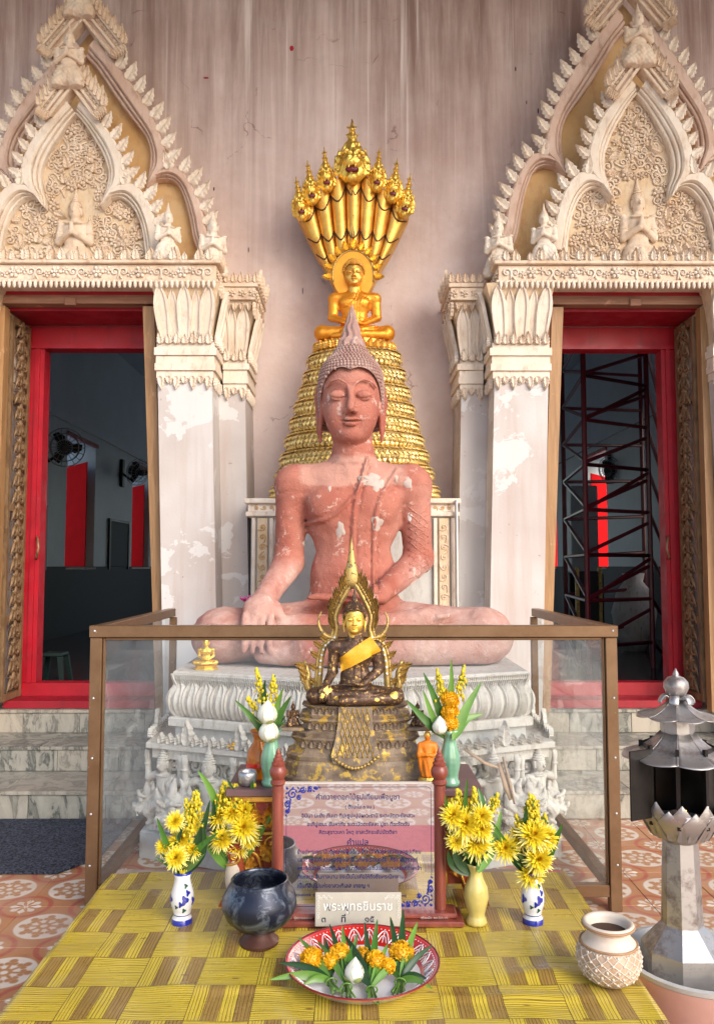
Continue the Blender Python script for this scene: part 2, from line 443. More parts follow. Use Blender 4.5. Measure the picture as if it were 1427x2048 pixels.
t = NT('dusty_sandstone'); co = t.co('Object')
a = t.noise(co, 4.0, 6, 0.62); b = t.noise(co, 16, 6, 0.7)
c = t.mix(t.ramp(a, [(0.33, 0.0), (0.66, 1.0)]), (0.30, 0.165, 0.14), (0.45, 0.30, 0.26))
c = t.mix(t.ramp(b, [(0.55, 0.0), (0.75, 0.75)]), c, (0.62, 0.50, 0.45))
t.col(c).set(Roughness=0.9); t.bump(t.noise(co, 60, 6), 0.4, 0.004); M['dusty_sandstone'] = t.mat

# gilding
def gilt(key, c, worn, dark, rough=0.32, sc=9.0, amt=0.62, bumpy=0.25, metal=0.85):
    t = NT(key); co = t.co('Object')
    a = t.noise(co, sc, 6, 0.65); b = t.noise(co, sc*3.1, 6, 0.7)
    cc = t.mix(t.ramp(a, [(0.40, 0.0), (0.66, 1.0)]), c, worn)
    spot = t.ramp(b, [(amt, 0.0), (amt+0.05, 1.0)])
    cc = t.mix(spot, cc, dark)
    t.col(cc).set(Roughness=t.math('ADD', t.math('MULTIPLY', spot, 0.35), rough), Metallic=t.math('MULTIPLY', t.math('SUBTRACT', 1.0, spot), metal))
    t.bump(t.noise(co, sc*9, 4), bumpy, 0.003); M[key] = t.mat
gilt('gold_smooth', (0.80, 0.48, 0.11), (0.66, 0.30, 0.05), (0.20, 0.08, 0.03), 0.40, 10, 0.62, 0.3, 0.7)
gilt('gold_orange', (0.80, 0.33, 0.03), (0.72, 0.25, 0.02), (0.45, 0.20, 0.05), 0.38, 5, 0.72, 0.10, 0.6)
gilt('gold_scale', (0.74, 0.52, 0.17), (0.88, 0.68, 0.30), (0.17, 0.085, 0.05), 0.40, 9, 0.57, 0.6, 0.7)
gilt('gold_leaf', (0.95, 0.66, 0.14), (0.85, 0.50, 0.10), (0.35, 0.16, 0.06), 0.28, 30, 0.66, 0.35, 0.85)
gilt('old_gold', (0.52, 0.36, 0.12), (0.40, 0.27, 0.09), (0.10, 0.07, 0.045), 0.45, 18, 0.56, 0.5, 0.7)
gilt('carved_gold', (0.78, 0.45, 0.08), (0.62, 0.32, 0.05), (0.22, 0.05, 0.03), 0.38, 22, 0.62, 0.4, 0.75)
t = NT('bronze_patina'); co = t.co('Object')
a = t.noise(co, 14, 6, 0.65); b = t.noise(co, 42, 6, 0.7)
c = t.mix(t.ramp(a, [(0.36, 0.0), (0.64, 1.0)]), (0.055, 0.028, 0.018), (0.15, 0.085, 0.05))
g = t.ramp(a, [(0.585, 0.0), (0.61, 1.0)])
c = t.mix(t.math('MULTIPLY', g, t.ramp(b, [(0.45, 0), (0.52, 1)])), c, (0.75, 0.45, 0.10))
t.col(c).set(Roughness=0.42, Metallic=0.45); t.bump(b, 0.3, 0.003); M['bronze_patina'] = t.mat
t = NT('stone_base_gilded'); co = t.co('Object')
a = t.noise(co, 11, 6, 0.65); b = t.noise(co, 40, 6, 0.7)
c = t.mix(t.ramp(a, [(0.36, 0.0), (0.62, 1.0)]), (0.09, 0.06, 0.042), (0.26, 0.19, 0.13))
g = t.math('MULTIPLY', t.ramp(t.noise(t.co('Object', loc=(4,2,1)), 26, 6), [(0.52, 0.0), (0.60, 1.0)]), t.ramp(b, [(0.42, 0), (0.5, 1)]))
c = t.mix(g, c, (0.62, 0.42, 0.10))
t.col(c).set(Roughness=0.6, Metallic=t.math('MULTIPLY', g, 0.6)); t.bump(b, 0.5, 0.004); M['stone_base_gilded'] = t.mat

plain('red_paint', (0.46, 0.006, 0.020), 0.5, var=0.25, nscale=6, bump=0.15, bscale=60)
plain('red_paint_dark', (0.36, 0.006, 0.02), 0.4, var=0.25, nscale=6)
plain('maroon_paint', (0.16, 0.012, 0.025), 0.35, var=0.3, nscale=9)
plain('interior_wall', (0.60, 0.69, 0.73), 0.5, var=0.12, nscale=2, bump=0.3, bscale=7, bdist=0.02, coord='World')
plain('interior_dado', (0.012, 0.010, 0.011), 0.65, var=0.4, nscale=5, coord='World')
plain('dark_floor', (0.05, 0.04, 0.04), 0.2, var=0.3, nscale=3, coord='World')
plain('black_metal', (0.02, 0.02, 0.022), 0.4)
plain('fan_white', (0.32, 0.34, 0.34), 0.4)
plain('ceiling_paint', (0.22, 0.17, 0.15), 0.8, coord='World', nscale=2)
plain('column_paint', (0.55, 0.45, 0.42), 0.8, coord='World', nscale=2)
plain('purple_board', (0.16, 0.085, 0.085), 0.5, var=0.3, nscale=9)
plain('pale_board', (0.42, 0.33, 0.28), 0.6, var=0.35, nscale=14)
plain('pink_cloth', (0.62, 0.14, 0.18), 0.8, var=0.25, nscale=30)
plain('magenta_cloth', (0.55, 0.02, 0.22), 0.7)
plain('black_iron', (0.014, 0.014, 0.02), 0.4)
plain('silver_paint', (0.55, 0.55, 0.56), 0.35, 0.7)
plain('white_rope', (0.75, 0.72, 0.66), 0.8)
plain('yellow_robe', (0.80, 0.40, 0.015), 0.55, var=0.25, nscale=25, bump=0.4, bscale=60)
plain('orange_robe', (0.80, 0.22, 0.01), 0.5, var=0.25, nscale=30)
plain('soil', (0.07, 0.035, 0.02), 0.9, nscale=40, bump=0.6)
plain('teal_plastic', (0.008, 0.025, 0.022), 0.5)
plain('straw_cloth', (0.55, 0.38, 0.26), 0.8, nscale=40)
plain('black_text', (0.01, 0.012, 0.05), 0.5, bump=0)
plain('blue_print', (0.012, 0.018, 0.26), 0.4, bump=0)
plain('white_text', (0.62, 0.55, 0.55), 0.6, bump=0)
plain('plate_text', (0.80, 0.78, 0.72), 0.5, bump=0)

def woodmat(key, c1, c2, rough=0.5, sc=(2, 30, 30), coat=0.0, coord='Object'):
    t = NT(key); co = t.co(coord, sc); n = t.noise(co, 2.0, 6, 0.6, 0.6)
    w = t.noise(t.co(coord), 12, 5)
    c = t.mix(t.ramp(n, [(0.32, 0.0), (0.66, 1.0)]), c1, c2)
    c = t.mix(t.ramp(w, [(0.64, 0.0), (0.72, 0.5)]), c, tuple(min(1, x*1.7+0.05) for x in c2))
    t.col(c).set(Roughness=rough); t.bump(n, 0.2, 0.003)
    if coat: t.set(Coat_Weight=coat, Coat_Roughness=0.15)
    M[key] = t.mat
woodmat('frame_wood', (0.27, 0.135, 0.05), (0.40, 0.225, 0.10), 0.5, (20, 20, 1.5))
woodmat('lintel_wood', (0.20, 0.085, 0.05), (0.34, 0.17, 0.10), 0.55, (1.5, 20, 20))
woodmat('carved_wood', (0.12, 0.065, 0.03), (0.27, 0.165, 0.085), 0.45, (12, 12, 4))
woodmat('turned_wood', (0.15, 0.028, 0.018), (0.27, 0.065, 0.04), 0.4, (14, 14, 3), 0.3)
woodmat('altar_red', (0.20, 0.02, 0.01), (0.38, 0.07, 0.02), 0.5, (8, 8, 8))
t = NT('bronze_aluminium'); co = t.co('World', (3, 3, 3))
n = t.noise(co, 3, 6, 0.7); sp = t.noise(t.co('World'), 60, 3)
c = t.mix(t.ramp(n, [(0.3, 0), (0.7, 1)]), (0.155, 0.082, 0.038), (0.215, 0.125, 0.065))
c = t.mix(t.ramp(sp, [(0.72, 0), (0.74, 0.6)]), c, (0.55, 0.50, 0.45))
t.col(c).set(Roughness=0.38, Metallic=0.45); M['bronze_aluminium'] = t.mat

# thin dusty glass: clear with a Fresnel reflection and a dusty film, its pale blue painting in reflected haze
t = NT('case_glass'); t.n.remove(t.b)
tr = t.node('ShaderNodeBsdfTransparent'); tr.inputs[0].default_value = (0.93, 0.965, 0.97, 1)
gl = t.node('ShaderNodeBsdfGlossy'); gl.inputs['Roughness'].default_value = 0.02
df = t.node('ShaderNodeBsdfDiffuse'); df.inputs[0].default_value = (0.80, 0.88, 0.92, 1)
gm = t.node('ShaderNodeNewGeometry'); dt = t.node('ShaderNodeVectorMath'); dt.operation = 'DOT_PRODUCT'
t.l.new(gm.outputs['Normal'], dt.inputs[0]); t.l.new(gm.outputs['Incoming'], dt.inputs[1])
fres = t.math('ADD', 0.07, t.math('MULTIPLY', t.math('POWER', t.math('SUBTRACT', 1.0, t.math('ABSOLUTE', dt.outputs['Value']), True), 5.0), 0.93))   # same from both sides of the thin pane
m1 = t.node('ShaderNodeMixShader'); m2 = t.node('ShaderNodeMixShader')
dust_haze = t.ramp(t.noise(t.co('World', (1, 1, 0.6)), 2.5, 6, 0.6), [(0.35, 0.018), (0.7, 0.07)])
t.l.new(dust_haze, m1.inputs[0]); t.l.new(tr.outputs[0], m1.inputs[1]); t.l.new(df.outputs[0], m1.inputs[2])
t.l.new(fres, m2.inputs[0]); t.l.new(m1.outputs[0], m2.inputs[1]); t.l.new(gl.outputs[0], m2.inputs[2])
t.l.new(m2.outputs[0], t.out.inputs[0]); M['case_glass'] = t.mat

# patterned cement tile, 0.30 m repeat in the ground plane
TILE, TILE_Y = 0.308, 0.384; TX, TY = -1.291, 3.845
t = NT('cement_tile'); co = t.co('World', (1/TILE, 1/TILE_Y, 1), loc=(-TX/TILE+0.5, -TY/TILE_Y+0.5, 0))
X_, Y_, _ = t.sep(co)
fx = t.math('SUBTRACT', t.math('FRACT', X_), 0.5); fy = t.math('MULTIPLY', t.math('SUBTRACT', t.math('FRACT', Y_), 0.5), TILE_Y/TILE)
def polar(fx, fy):
    r = t.math('SQRT', t.math('ADD', t.math('MULTIPLY', fx, fx), t.math('MULTIPLY', fy, fy)))
    a = t.math('ARCTAN2', fy, fx); return r, a
def step(v, e, w=0.012): return t.ramp(t.math('ADD', t.math('SUBTRACT', v, e), 0.5), [(0.5-w, 0.0), (0.5+w, 1.0)])
inv = lambda v: t.math('SUBTRACT', 1.0, v)
r, a = polar(fx, fy)
gx = t.math('SUBTRACT', 0.5, t.math('ABSOLUTE', fx)); gy = t.math('SUBTRACT', 0.5*TILE_Y/TILE, t.math('ABSOLUTE', fy))
r2, a2 = polar(gx, gy)
wear = t.noise(t.co('World'), 9, 6, 0.7)
terr = t.mix(wear, (0.36, 0.125, 0.05), (0.52, 0.27, 0.12)); white = t.mix(wear, (0.62, 0.52, 0.42), (0.74, 0.68, 0.60)); red = t.mix(wear, (0.33, 0.05, 0.03), (0.46, 0.13, 0.08))
c = terr
ring = t.math('SUBTRACT', 1.0, t.math('ABSOLUTE', t.math('COSINE', t.math('MULTIPLY', a2, 2.0))))
c = t.mix(inv(step(t.math('ABSOLUTE', t.math('SUBTRACT', r2, 0.34)), 0.035)), c, red)
# scalloped corner flower
pet = t.math('ADD', 0.15, t.math('MULTIPLY', t.math('ABSOLUTE', t.math('COSINE', t.math('MULTIPLY', a2, 4.0))), 0.07))
c = t.mix(inv(step(r2, pet)), c, white)
pet2 = t.math('MULTIPLY', t.math('ABSOLUTE', t.math('SINE', t.math('MULTIPLY', a2, 4.0))), 0.17)
c = t.mix(t.math('MULTIPLY', inv(step(r2, pet2)), step(r2, 0.035)), c, terr)
# medallion
c = t.mix(inv(step(r, 0.385)), c, white)
q8 = math.pi/4
af = t.math('ABSOLUTE', t.math('SUBTRACT', t.math('MODULO', t.math('ADD', a, 4*math.pi+q8/2), q8), q8/2))
lx, ly = t.math('MULTIPLY', r, t.math('COSINE', af)), t.math('MULTIPLY', r, t.math('SINE', af))
def blob(cx, cy, rad):
    dx, dy = t.math('SUBTRACT', lx, cx), t.math('SUBTRACT', ly, cy)
    return inv(step(t.math('SQRT', t.math('ADD', t.math('MULTIPLY', dx, dx), t.math('MULTIPLY', dy, dy))), rad))
fig_ = t.math('MAXIMUM', blob(0.285, 0.0, 0.052), blob(0.215, 0.045, 0.040))
fig_ = t.math('MAXIMUM', fig_, t.math('MULTIPLY', inv(step(ly, 0.022)), inv(step(r, 0.29))))
fig_ = t.math('MAXIMUM', fig_, inv(step(r, 0.10)))
c = t.mix(fig_, c, t.mix(0.5, terr, (0.40, 0.20, 0.07)))
c = t.mix(inv(step(r, 0.045)), c, white)
dirt = t.noise(t.co('World'), 3.5, 6, 0.7)
c = t.mix(t.ramp(dirt, [(0.48, 0.0), (0.76, 0.5)]), c, (0.50, 0.35, 0.27))
inf2 = t.node('ShaderNodeObjectInfo'); c = t.mix(t.ramp(inf2.outputs['Random'], [(0.0, 0.0), (1.0, 0.22)]), c, (0.50, 0.36, 0.27))
t.col(c).set(Roughness=t.ramp(wear, [(0.3, 0.28), (0.7, 0.55)])); t.bump(wear, 0.15, 0.002); M['cement_tile'] = t.mat
plain('grout', (0.30, 0.20, 0.15), 0.9, coord='World', nscale=15)

# veined marble slabs
t = NT('grey_marble'); inf = t.node('ShaderNodeObjectInfo'); vec = t.co('Object')
off = t.node('ShaderNodeVectorMath'); off.operation = 'ADD'; t.l.new(vec, off.inputs[0])
rr = t.math('MULTIPLY', inf.outputs['Random'], 37.0); t.l.new(t.comb(rr, rr, rr), off.inputs[1]); co = off.outputs[0]
mp = t.node('ShaderNodeMapping'); mp.inputs['Rotation'].default_value = (0.3, 0.7, 0.2); mp.inputs['Scale'].default_value = (3.2, 3.2, 1.1); t.l.new(co, mp.inputs[0])
v = t.noise(mp.outputs[0], 2.2, 6, 0.65, 1.6); w = t.noise(co, 30, 6, 0.7)
c = t.mix(t.ramp(v, [(0.30, 0.0), (0.62, 1.0)]), (0.15, 0.15, 0.125), (0.37, 0.34, 0.285))
c = t.mix(t.ramp(v, [(0.40, 0.0), (0.46, 0.95), (0.50, 0.0)]), c, (0.06, 0.065, 0.06))
c = t.mix(t.ramp(t.math('FRACT', t.math('MULTIPLY', inf.outputs['Random'], 7.3)), [(0.3, 0.0), (0.9, 0.55)]), c, (0.50, 0.42, 0.33))
c = t.mix(t.ramp(w, [(0.5, 0.0), (0.8, 0.45)]), c, (0.46, 0.44, 0.40))
t.col(c).set(Roughness=0.38); t.bump(w, 0.1, 0.002); M['grey_marble'] = t.mat

# parquet-printed vinyl cloth
t = NT('parquet_vinyl')
co = t.co('UV', (1/0.172, 1/0.172, 1), loc=(0.793/0.172, -2.372/0.172, 0)); X_, Y_, _ = t.sep(co)
par = t.math('MODULO', t.math('ADD', t.math('FLOOR', X_), t.math('ADD', t.math('FLOOR', Y_), 200.0)), 2.0)
px, py = t.math('FRACT', X_), t.math('FRACT', Y_)
def sel(p, q): return t.math('ADD', t.math('MULTIPLY', p, inv(par)), t.math('MULTIPLY', q, par))
along, across = sel(px, py), sel(py, px)
stripe = t.math('FLOOR', t.math('MULTIPLY', across, 4.0))
cell = t.math('ADD', t.math('MULTIPLY', t.math('FLOOR', X_), 7.13), t.math('MULTIPLY', t.math('FLOOR', Y_), 3.71))
alt = t.math('MODULO', stripe, 2.0)
gv = t.comb(t.math('ADD', t.math('MULTIPLY', along, 1.4), cell), t.math('ADD', t.math('MULTIPLY', across, 9.0), t.math('MULTIPLY', stripe, 5.0)), 0.0)
grain = t.noise(gv, 1.8, 5, 0.6, 1.2); lines = t.wave(gv, 0.62, 5.5, 2, 0.7, dirn='Y')
lines2 = t.wave(t.comb(t.math('MULTIPLY', along, 2.0), t.math('ADD', t.math('MULTIPLY', across, 22.0), cell), 0.0), 0.5, 3.0, 2, 1.0, dirn='Y')
yel = t.mix(grain, (0.54, 0.39, 0.03), (0.76, 0.59, 0.075)); brn = t.mix(grain, (0.23, 0.13, 0.03), (0.44, 0.285, 0.075))
isb = t.math('MULTIPLY', alt, par)
c = t.mix(isb, yel, brn)
c = t.mix(t.ramp(lines, [(0.0, 0.9), (0.07, 0.75), (0.18, 0.0)]), c, (0.10, 0.045, 0.012))
c = t.mix(t.ramp(lines2, [(0.0, 0.4), (0.25, 0.0)]), c, (0.26, 0.15, 0.03))
kn = t.voro(t.comb(t.math('MULTIPLY', X_, 1.0), t.math('MULTIPLY', Y_, 3.0), 0.0), 1.1)
c = t.mix(t.ramp(kn, [(0.05, 0.85), (0.10, 0.0)]), c, (0.16, 0.07, 0.02))
fs = t.math('FRACT', t.math('MULTIPLY', across, 4.0))
sl = t.math('MAXIMUM', inv(step(fs, 0.03, 0.02)), t.math('MAXIMUM', inv(step(along, 0.012, 0.008)), inv(step(across, 0.012, 0.008))))
c = t.mix(sl, c, (0.06, 0.03, 0.012))
dirt = t.noise(t.co('Object'), 4, 6, 0.7); c = t.mix(t.ramp(dirt, [(0.52, 0.0), (0.82, 0.5)]), c, (0.44, 0.33, 0.16))
t.col(c).set(Roughness=t.ramp(dirt, [(0.3, 0.18), (0.7, 0.36)])); t.bump(t.noise(t.co('Object'), 5, 3), 0.25, 0.02); M['parquet_vinyl'] = t.mat

# looped entrance mat
t = NT('loop_mat'); co = t.co('World'); v = t.voro(co, 110); n = t.noise(co, 95, 3)
t.col(t.mix(t.ramp(n, [(0.42, 0.0), (0.62, 1.0)]), (0.004, 0.006, 0.014), (0.075, 0.085, 0.13))).set(Roughness=0.9); t.bump(v, 1.0, 0.01); M['loop_mat'] = t.mat

# stainless sheet
t = NT('stainless'); co = t.co('Object', (1, 1, 12)); n = t.noise(co, 9, 5); d = t.noise(t.co('Object'), 14, 5, 0.7)
c = t.mix(t.ramp(d, [(0.50, 0), (0.68, 0.75)]), (0.44, 0.42, 0.41), (0.15, 0.105, 0.085))
t.col(c).set(Metallic=0.85, Roughness=t.ramp(d, [(0.3, 0.34), (0.7, 0.6)])); t.bump(n, 0.12, 0.004); M['stainless'] = t.mat
plain('soot_metal', (0.03, 0.026, 0.024), 0.35, 0.6, var=0.5, nscale=14)
plain('pink_basin', (0.62, 0.36, 0.31), 0.5, var=0.15, nscale=8)
plain('stone_grey', (0.50, 0.50, 0.49), 0.8, nscale=30)

# iron pot: cold dark metal with worn scratches
t = NT('iron_pot'); co = t.co('Object'); n = t.noise(co, 16, 6, 0.75, 1.0)
c = t.mix(t.ramp(n, [(0.48, 0.0), (0.62, 1.0)]), (0.018, 0.022, 0.040), (0.13, 0.155, 0.20))
t.col(c).set(Roughness=0.34, Metallic=0.5); t.bump(n, 0.2, 0.003); M['iron_pot'] = t.mat
plain('rust_brown', (0.10, 0.035, 0.022), 0.5, 0.2, var=0.4, nscale=30)
t = NT('jar_clay'); co = t.co('Object'); n = t.noise(co, 14, 6, 0.7)
t.col(t.mix(t.ramp(n, [(0.35, 0), (0.7, 1)]), (0.36, 0.22, 0.13), (0.58, 0.45, 0.33))).set(Roughness=0.6); t.bump(n, 0.2, 0.003); M['jar_clay'] = t.mat
plain('jar_rim', (0.42, 0.24, 0.12), 0.5, var=0.3, nscale=25)
plain('jar_cream', (0.66, 0.56, 0.46), 0.5, var=0.15, nscale=18)
plain('celadon', (0.19, 0.40, 0.26), 0.16, var=0.35, nscale=16, coat=0.5)
plain('yellow_glaze', (0.62, 0.50, 0.15), 0.2, var=0.2, nscale=14, coat=0.5)
plain('white_glaze', (0.72, 0.72, 0.74), 0.15, var=0.06, nscale=9, bump=0.03, coat=0.5)
plain('blue_glaze', (0.015, 0.025, 0.36), 0.15, var=0.4, nscale=18, bump=0.03, coat=0.5)
plain('leaf_paint', (0.02, 0.09, 0.07), 0.2, bump=0)
t = NT('amber_glass'); t.set(Transmission_Weight=0.55, Roughness=0.08, IOR=1.45); t.col((0.78, 0.26, 0.02)); M['amber_glass'] = t.mat
plain('red_enamel', (0.62, 0.022, 0.015), 0.15, var=0.15, nscale=9, bump=0.03, coat=0.5)
plain('white_enamel', (0.74, 0.73, 0.73), 0.18, var=0.08, nscale=9, bump=0.03, coat=0.4)
plain('chrys_petal', (0.86, 0.66, 0.02), 0.55, var=0.18, nscale=60, bump=0)
plain('chrys_pale', (0.85, 0.76, 0.22), 0.55, var=0.15, nscale=60, bump=0)
plain('chrys_core', (0.80, 0.46, 0.005), 0.6, var=0.2, nscale=90, bump=0)
plain('marigold', (0.90, 0.47, 0.006), 0.55, var=0.25, nscale=50, bump=0)
plain('goldenrod', (0.70, 0.55, 0.02), 0.6, var=0.3, nscale=60, bump=0)
plain('lotus_white', (0.74, 0.74, 0.62), 0.45, var=0.06, nscale=30, bump=0)
plain('lotus_green', (0.36, 0.42, 0.13), 0.5, var=0.2, nscale=30, bump=0)
plain('leaf_green', (0.055, 0.17, 0.022), 0.35, var=0.45, nscale=12, bump=0.1)
plain('leaf_light', (0.14, 0.30, 0.045), 0.35, var=0.4, nscale=12, bump=0.1)
plain('leaf_dark', (0.022, 0.075, 0.022), 0.4, var=0.4, nscale=12, bump=0.1)
plain('stem_green', (0.11, 0.20, 0.05), 0.5, var=0.3, nscale=20, bump=0)
# sign: polished plate that mirrors the table in front of it
t = NT('mirror_sign'); t.col((0.78, 0.71, 0.70)).set(Metallic=0.95, Roughness=0.02); M['mirror_sign'] = t.mat
plain('sign_edge', (0.55, 0.50, 0.46), 0.4)
plain('name_plate', (0.50, 0.46, 0.39), 0.35, var=0.15, nscale=20)
t = NT('flame'); t.set(Emission_Strength=6.0); t.b.inputs['Emission Color'].default_value = (1.0, 0.35, 0.06, 1); t.col((1, .4, .1)); M['flame'] = t.mat
plain('silver_bowl', (0.55, 0.56, 0.58), 0.3, 0.8, var=0.4, nscale=70, bump=0.8, bscale=120)

plain('pale_patch', (0.54, 0.44, 0.385), 0.9, var=0.2, nscale=30, bump=0.4)
plain('shutter_red', (0.62, 0.008, 0.010), 0.9, var=0.2, nscale=5).set(Specular_IOR_Level=0.1)

for key in ('red_paint', 'red_paint_dark'):          # scuffed, faded paint
    mt_ = M[key]; nt_ = mt_.node_tree; b_ = nt_.nodes['Principled BSDF']; src = b_.inputs['Base Color'].links[0].from_socket
    w_ = NT.__new__(NT); w_.mat = mt_; w_.t = nt_; w_.n = nt_.nodes; w_.l = nt_.links; w_.b = b_
    f1 = w_.ramp(w_.noise(w_.co('World', (6, 6, 0.8)), 2.0, 6, 0.7), [(0.52, 0.0), (0.72, 0.6)]); f2 = w_.ramp(w_.noise(w_.co('World'), 22, 6, 0.75), [(0.66, 0.0), (0.70, 0.75)])
    c_ = w_.mix(f1, src, (0.20, 0.006, 0.012)); c_ = w_.mix(f2, c_, (0.42, 0.10, 0.09)); w_.l.new(c_, b_.inputs['Base Color'])
    w_.set(Roughness=w_.ramp(w_.noise(w_.co('World'), 8, 5), [(0.3, 0.3), (0.7, 0.6)]))
plain('ink_blue', (0.006, 0.008, 0.09), 0.6, bump=0, var=0.0)
# ------------------------------------------------------------------ ground, floor, porch
WALL_Y = 6.20
def sheet(name, x0, x1, y0, y1, z, mat):
    m = MB(); m.add([(x0,y0,z),(x1,y0,z),(x1,y1,z),(x0,y1,z)], [(0,1,2,3)])
    return tag(m.build(name, mat, fix=False), kind='structure')
sheet('ground', -250, 250, -250, 250, -0.16, M['stone_grey'])
fl = MB().box(-6, 6, -2.6, WALL_Y, -0.155, -0.004).build('floor', M['cement_tile']); tag(fl, kind='structure')
tm = MB(); g = 0.0022
tm.v = []; tm.box(-TILE/2+g, TILE/2-g, -TILE_Y/2+g, TILE_Y/2-g, -0.006, 0.0, 0.0015); tile_me = tm.mesh('tile'); tile_me.materials.append(M['cement_tile'])
cnt = 0
for j in range(-6, 4):
    for i in range(-5, 14):
        cx, cy = TX + i*TILE, TY + j*TILE_Y
        if abs(cx) > 2.75 or cy > 4.88: continue
        # the tiles the table, the case base and the altar hide are left to the slab beneath
        if -0.78 < cx < 0.68 and cy < 3.1: continue
        if abs(cx) < 0.85 and 4.1 < cy: continue
        o = link('tile', tile_me, None, fl, (cx, cy, random.uniform(-0.0006, 0.0006))); o.rotation_euler = (random.uniform(-.002,.002), random.uniform(-.002,.002), 0)
        cnt += 1
# porch roof that shades the upper wall
pr = thing('porch_roof', 'plain plastered porch ceiling reaching out from the wall above', 'roof', (0, 0, 6.75))
MB().box(-7, 7, 1.5, WALL_Y, 0, 0.16, 0.01).build('slab', M['ceiling_paint'], pr)
for x in (-5.5, -2.75, 0, 2.75, 5.5): MB().box(x-0.1, x+0.1, 1.55, WALL_Y-0.01, -0.2, -0.002, 0.01).build('beam', M['ceiling_paint'], pr)

# ------------------------------------------------------------------ the temple wall and the hall behind it
HALL_Z = 0.5; DI, DO = 1.36, 2.62          # door hole, distance from the axis
tw = thing('temple_wall', 'tall pink lime-washed temple wall with dark drip stains behind the statues', 'wall', (0, WALL_Y, 0))
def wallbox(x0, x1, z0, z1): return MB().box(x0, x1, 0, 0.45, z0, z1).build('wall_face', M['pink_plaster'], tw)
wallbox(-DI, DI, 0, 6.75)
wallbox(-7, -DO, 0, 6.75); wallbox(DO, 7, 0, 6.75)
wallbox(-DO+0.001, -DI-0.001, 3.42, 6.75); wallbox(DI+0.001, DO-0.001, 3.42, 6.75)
# small scars and hanging threads on the plaster
for (u, v, w, h, k) in [(583, 97, 9, 12, 'red_paint'), (412, 156, 12, 4, 'red_paint_dark'), (497, 500, 2, 12, 'black_metal'), (605, 582, 2, 14, 'black_metal'), (428, 378, 3, 8, 'rust_brown'), (1030, 138, 3, 10, 'rust_brown'), (1075, 222, 3, 12, 'rust_brown'), (1052, 205, 2, 8, 'rust_brown')]:
    p = at(u, v, WALL_Y); s = 6.4/FPX
    MB().ell((p.x, -0.002, p.z), (w*s/2, 0.004, h*s/2), 7, 4).build('plaster_scar', M[k], tw)

hall = thing('temple_hall', 'dim blue-grey hall interior with a dark dado seen through both doorways', 'room', (0, 0, HALL_Z))
HX = 4.2; Y0, Y1 = WALL_Y+0.45, 21.0
MB().box(-HX-0.5, HX+0.5, WALL_Y+0.452, Y1+0.3, -0.2, 0).build('hall_floor', M['dark_floor'], hall)
MB().box(-HX-0.5, HX+0.5, Y0+0.002, Y1+0.3, 4.8, 5.0).build('hall_ceiling', M['interior_wall'], hall)
MB().box(-HX-0.5, -1.9, Y1, Y1+0.3, 0.002, 4.798).build('end_wall', M['interior_wall'], hall); MB().box(1.9, HX+0.5, Y1, Y1+0.3, 0.002, 4.798).build('end_wall', M['interior_wall'], hall); MB().box(-1.899, 1.899, Y1, Y1+0.3, 3.6, 4.798).build('end_wall', M['interior_wall'], hall)   # unseen far doorway, added to let daylight onto the side walls
def side_wall(s, wins):
    m = MB(); X0, X1 = sorted((s*HX, s*(HX+0.5)))
    y = Y0+0.002
    for (a, b) in wins:
        m.box(X0, X1, y, a, 0.004, 4.796); m.box(X0, X1, a, b, 0.004, 0.97); m.box(X0, X1, a, b, 2.95, 4.796); y = b
    m.box(X0, X1, y, Y1-0.002, 0.004, 4.796)
    m.build('side_wall', M['interior_wall'], hall)
    X0, X1 = sorted((s*(HX-0.02), s*(HX-0.001)))
    MB().box(X0, X1, Y0+0.003, Y1-0.003, 0.001, 1.0).build('dado', M['interior_dado'], hall)
    for (a, b) in wins:
        sh = MB()
        x0, x1 = s*(HX+0.03), s*(HX+0.47)
        out = [(x0, 1.0), (x1, 1.0), (x1, 2.68), (x0+ s*0.02, 2.68)]
        sh.hexa([(x0, b-0.34, 0.99), (x1, b-0.06, 0.99), (x1, b-0.02, 0.99), (x0, b-0.30, 0.99), (x0, b-0.34, 2.66), (x1, b-0.06, 2.60), (x1, b-0.02, 2.60), (x0, b-0.30, 2.66)]).build('shutter', M['shutter_red'], hall)
        MB().box(min(s*(HX-0.03), s*(HX+0.025)), max(s*(HX-0.03), s*(HX+0.025)), a-0.05, b+0.05, 2.93, 2.99).build('window_head', M['red_paint_dark'], hall)
        MB().box(min(s*(HX-0.03), s*(HX+0.48)), max(s*(HX-0.03), s*(HX+0.48)), a-0.02, b+0.02, 0.955, 0.985).build('window_sill', M['white_stucco'], hall)
side_wall(-1, [(7.7, 8.8), (11.7, 13.0), (15.2, 16.5), (18.4, 20.0)])
side_wall(1, [(8.6, 9.7), (13.2, 14.5), (16.5, 17.6), (18.6, 20.2)])  # rear windows on both walls are unseen, added to brighten the hall
pn = thing('wall_panel', 'small dark framed panel on the hall wall between two red shutters', 'picture', (-HX+0.001, 14.3, 1.5))
MB().box(0, 0.03, -0.55, 0.55, 0, 0.78, 0.006).build('board', M['interior_dado'], pn)
MB().box(0.012, 0.045, -0.60, -0.552, -0.05, 0.83).build('frame', M['black_metal'], pn)
MB().box(0.012, 0.045, 0.552, 0.60, -0.05, 0.83).build('frame', M['black_metal'], pn)
MB().box(0.012, 0.045, -0.551, 0.551, 0.782, 0.83).build('frame', M['black_metal'], pn)
pn2 = copy_tree(pn); pn2.location.y = 10.3; pn2['label'] = 'dark framed panel at the far left edge inside the left doorway'
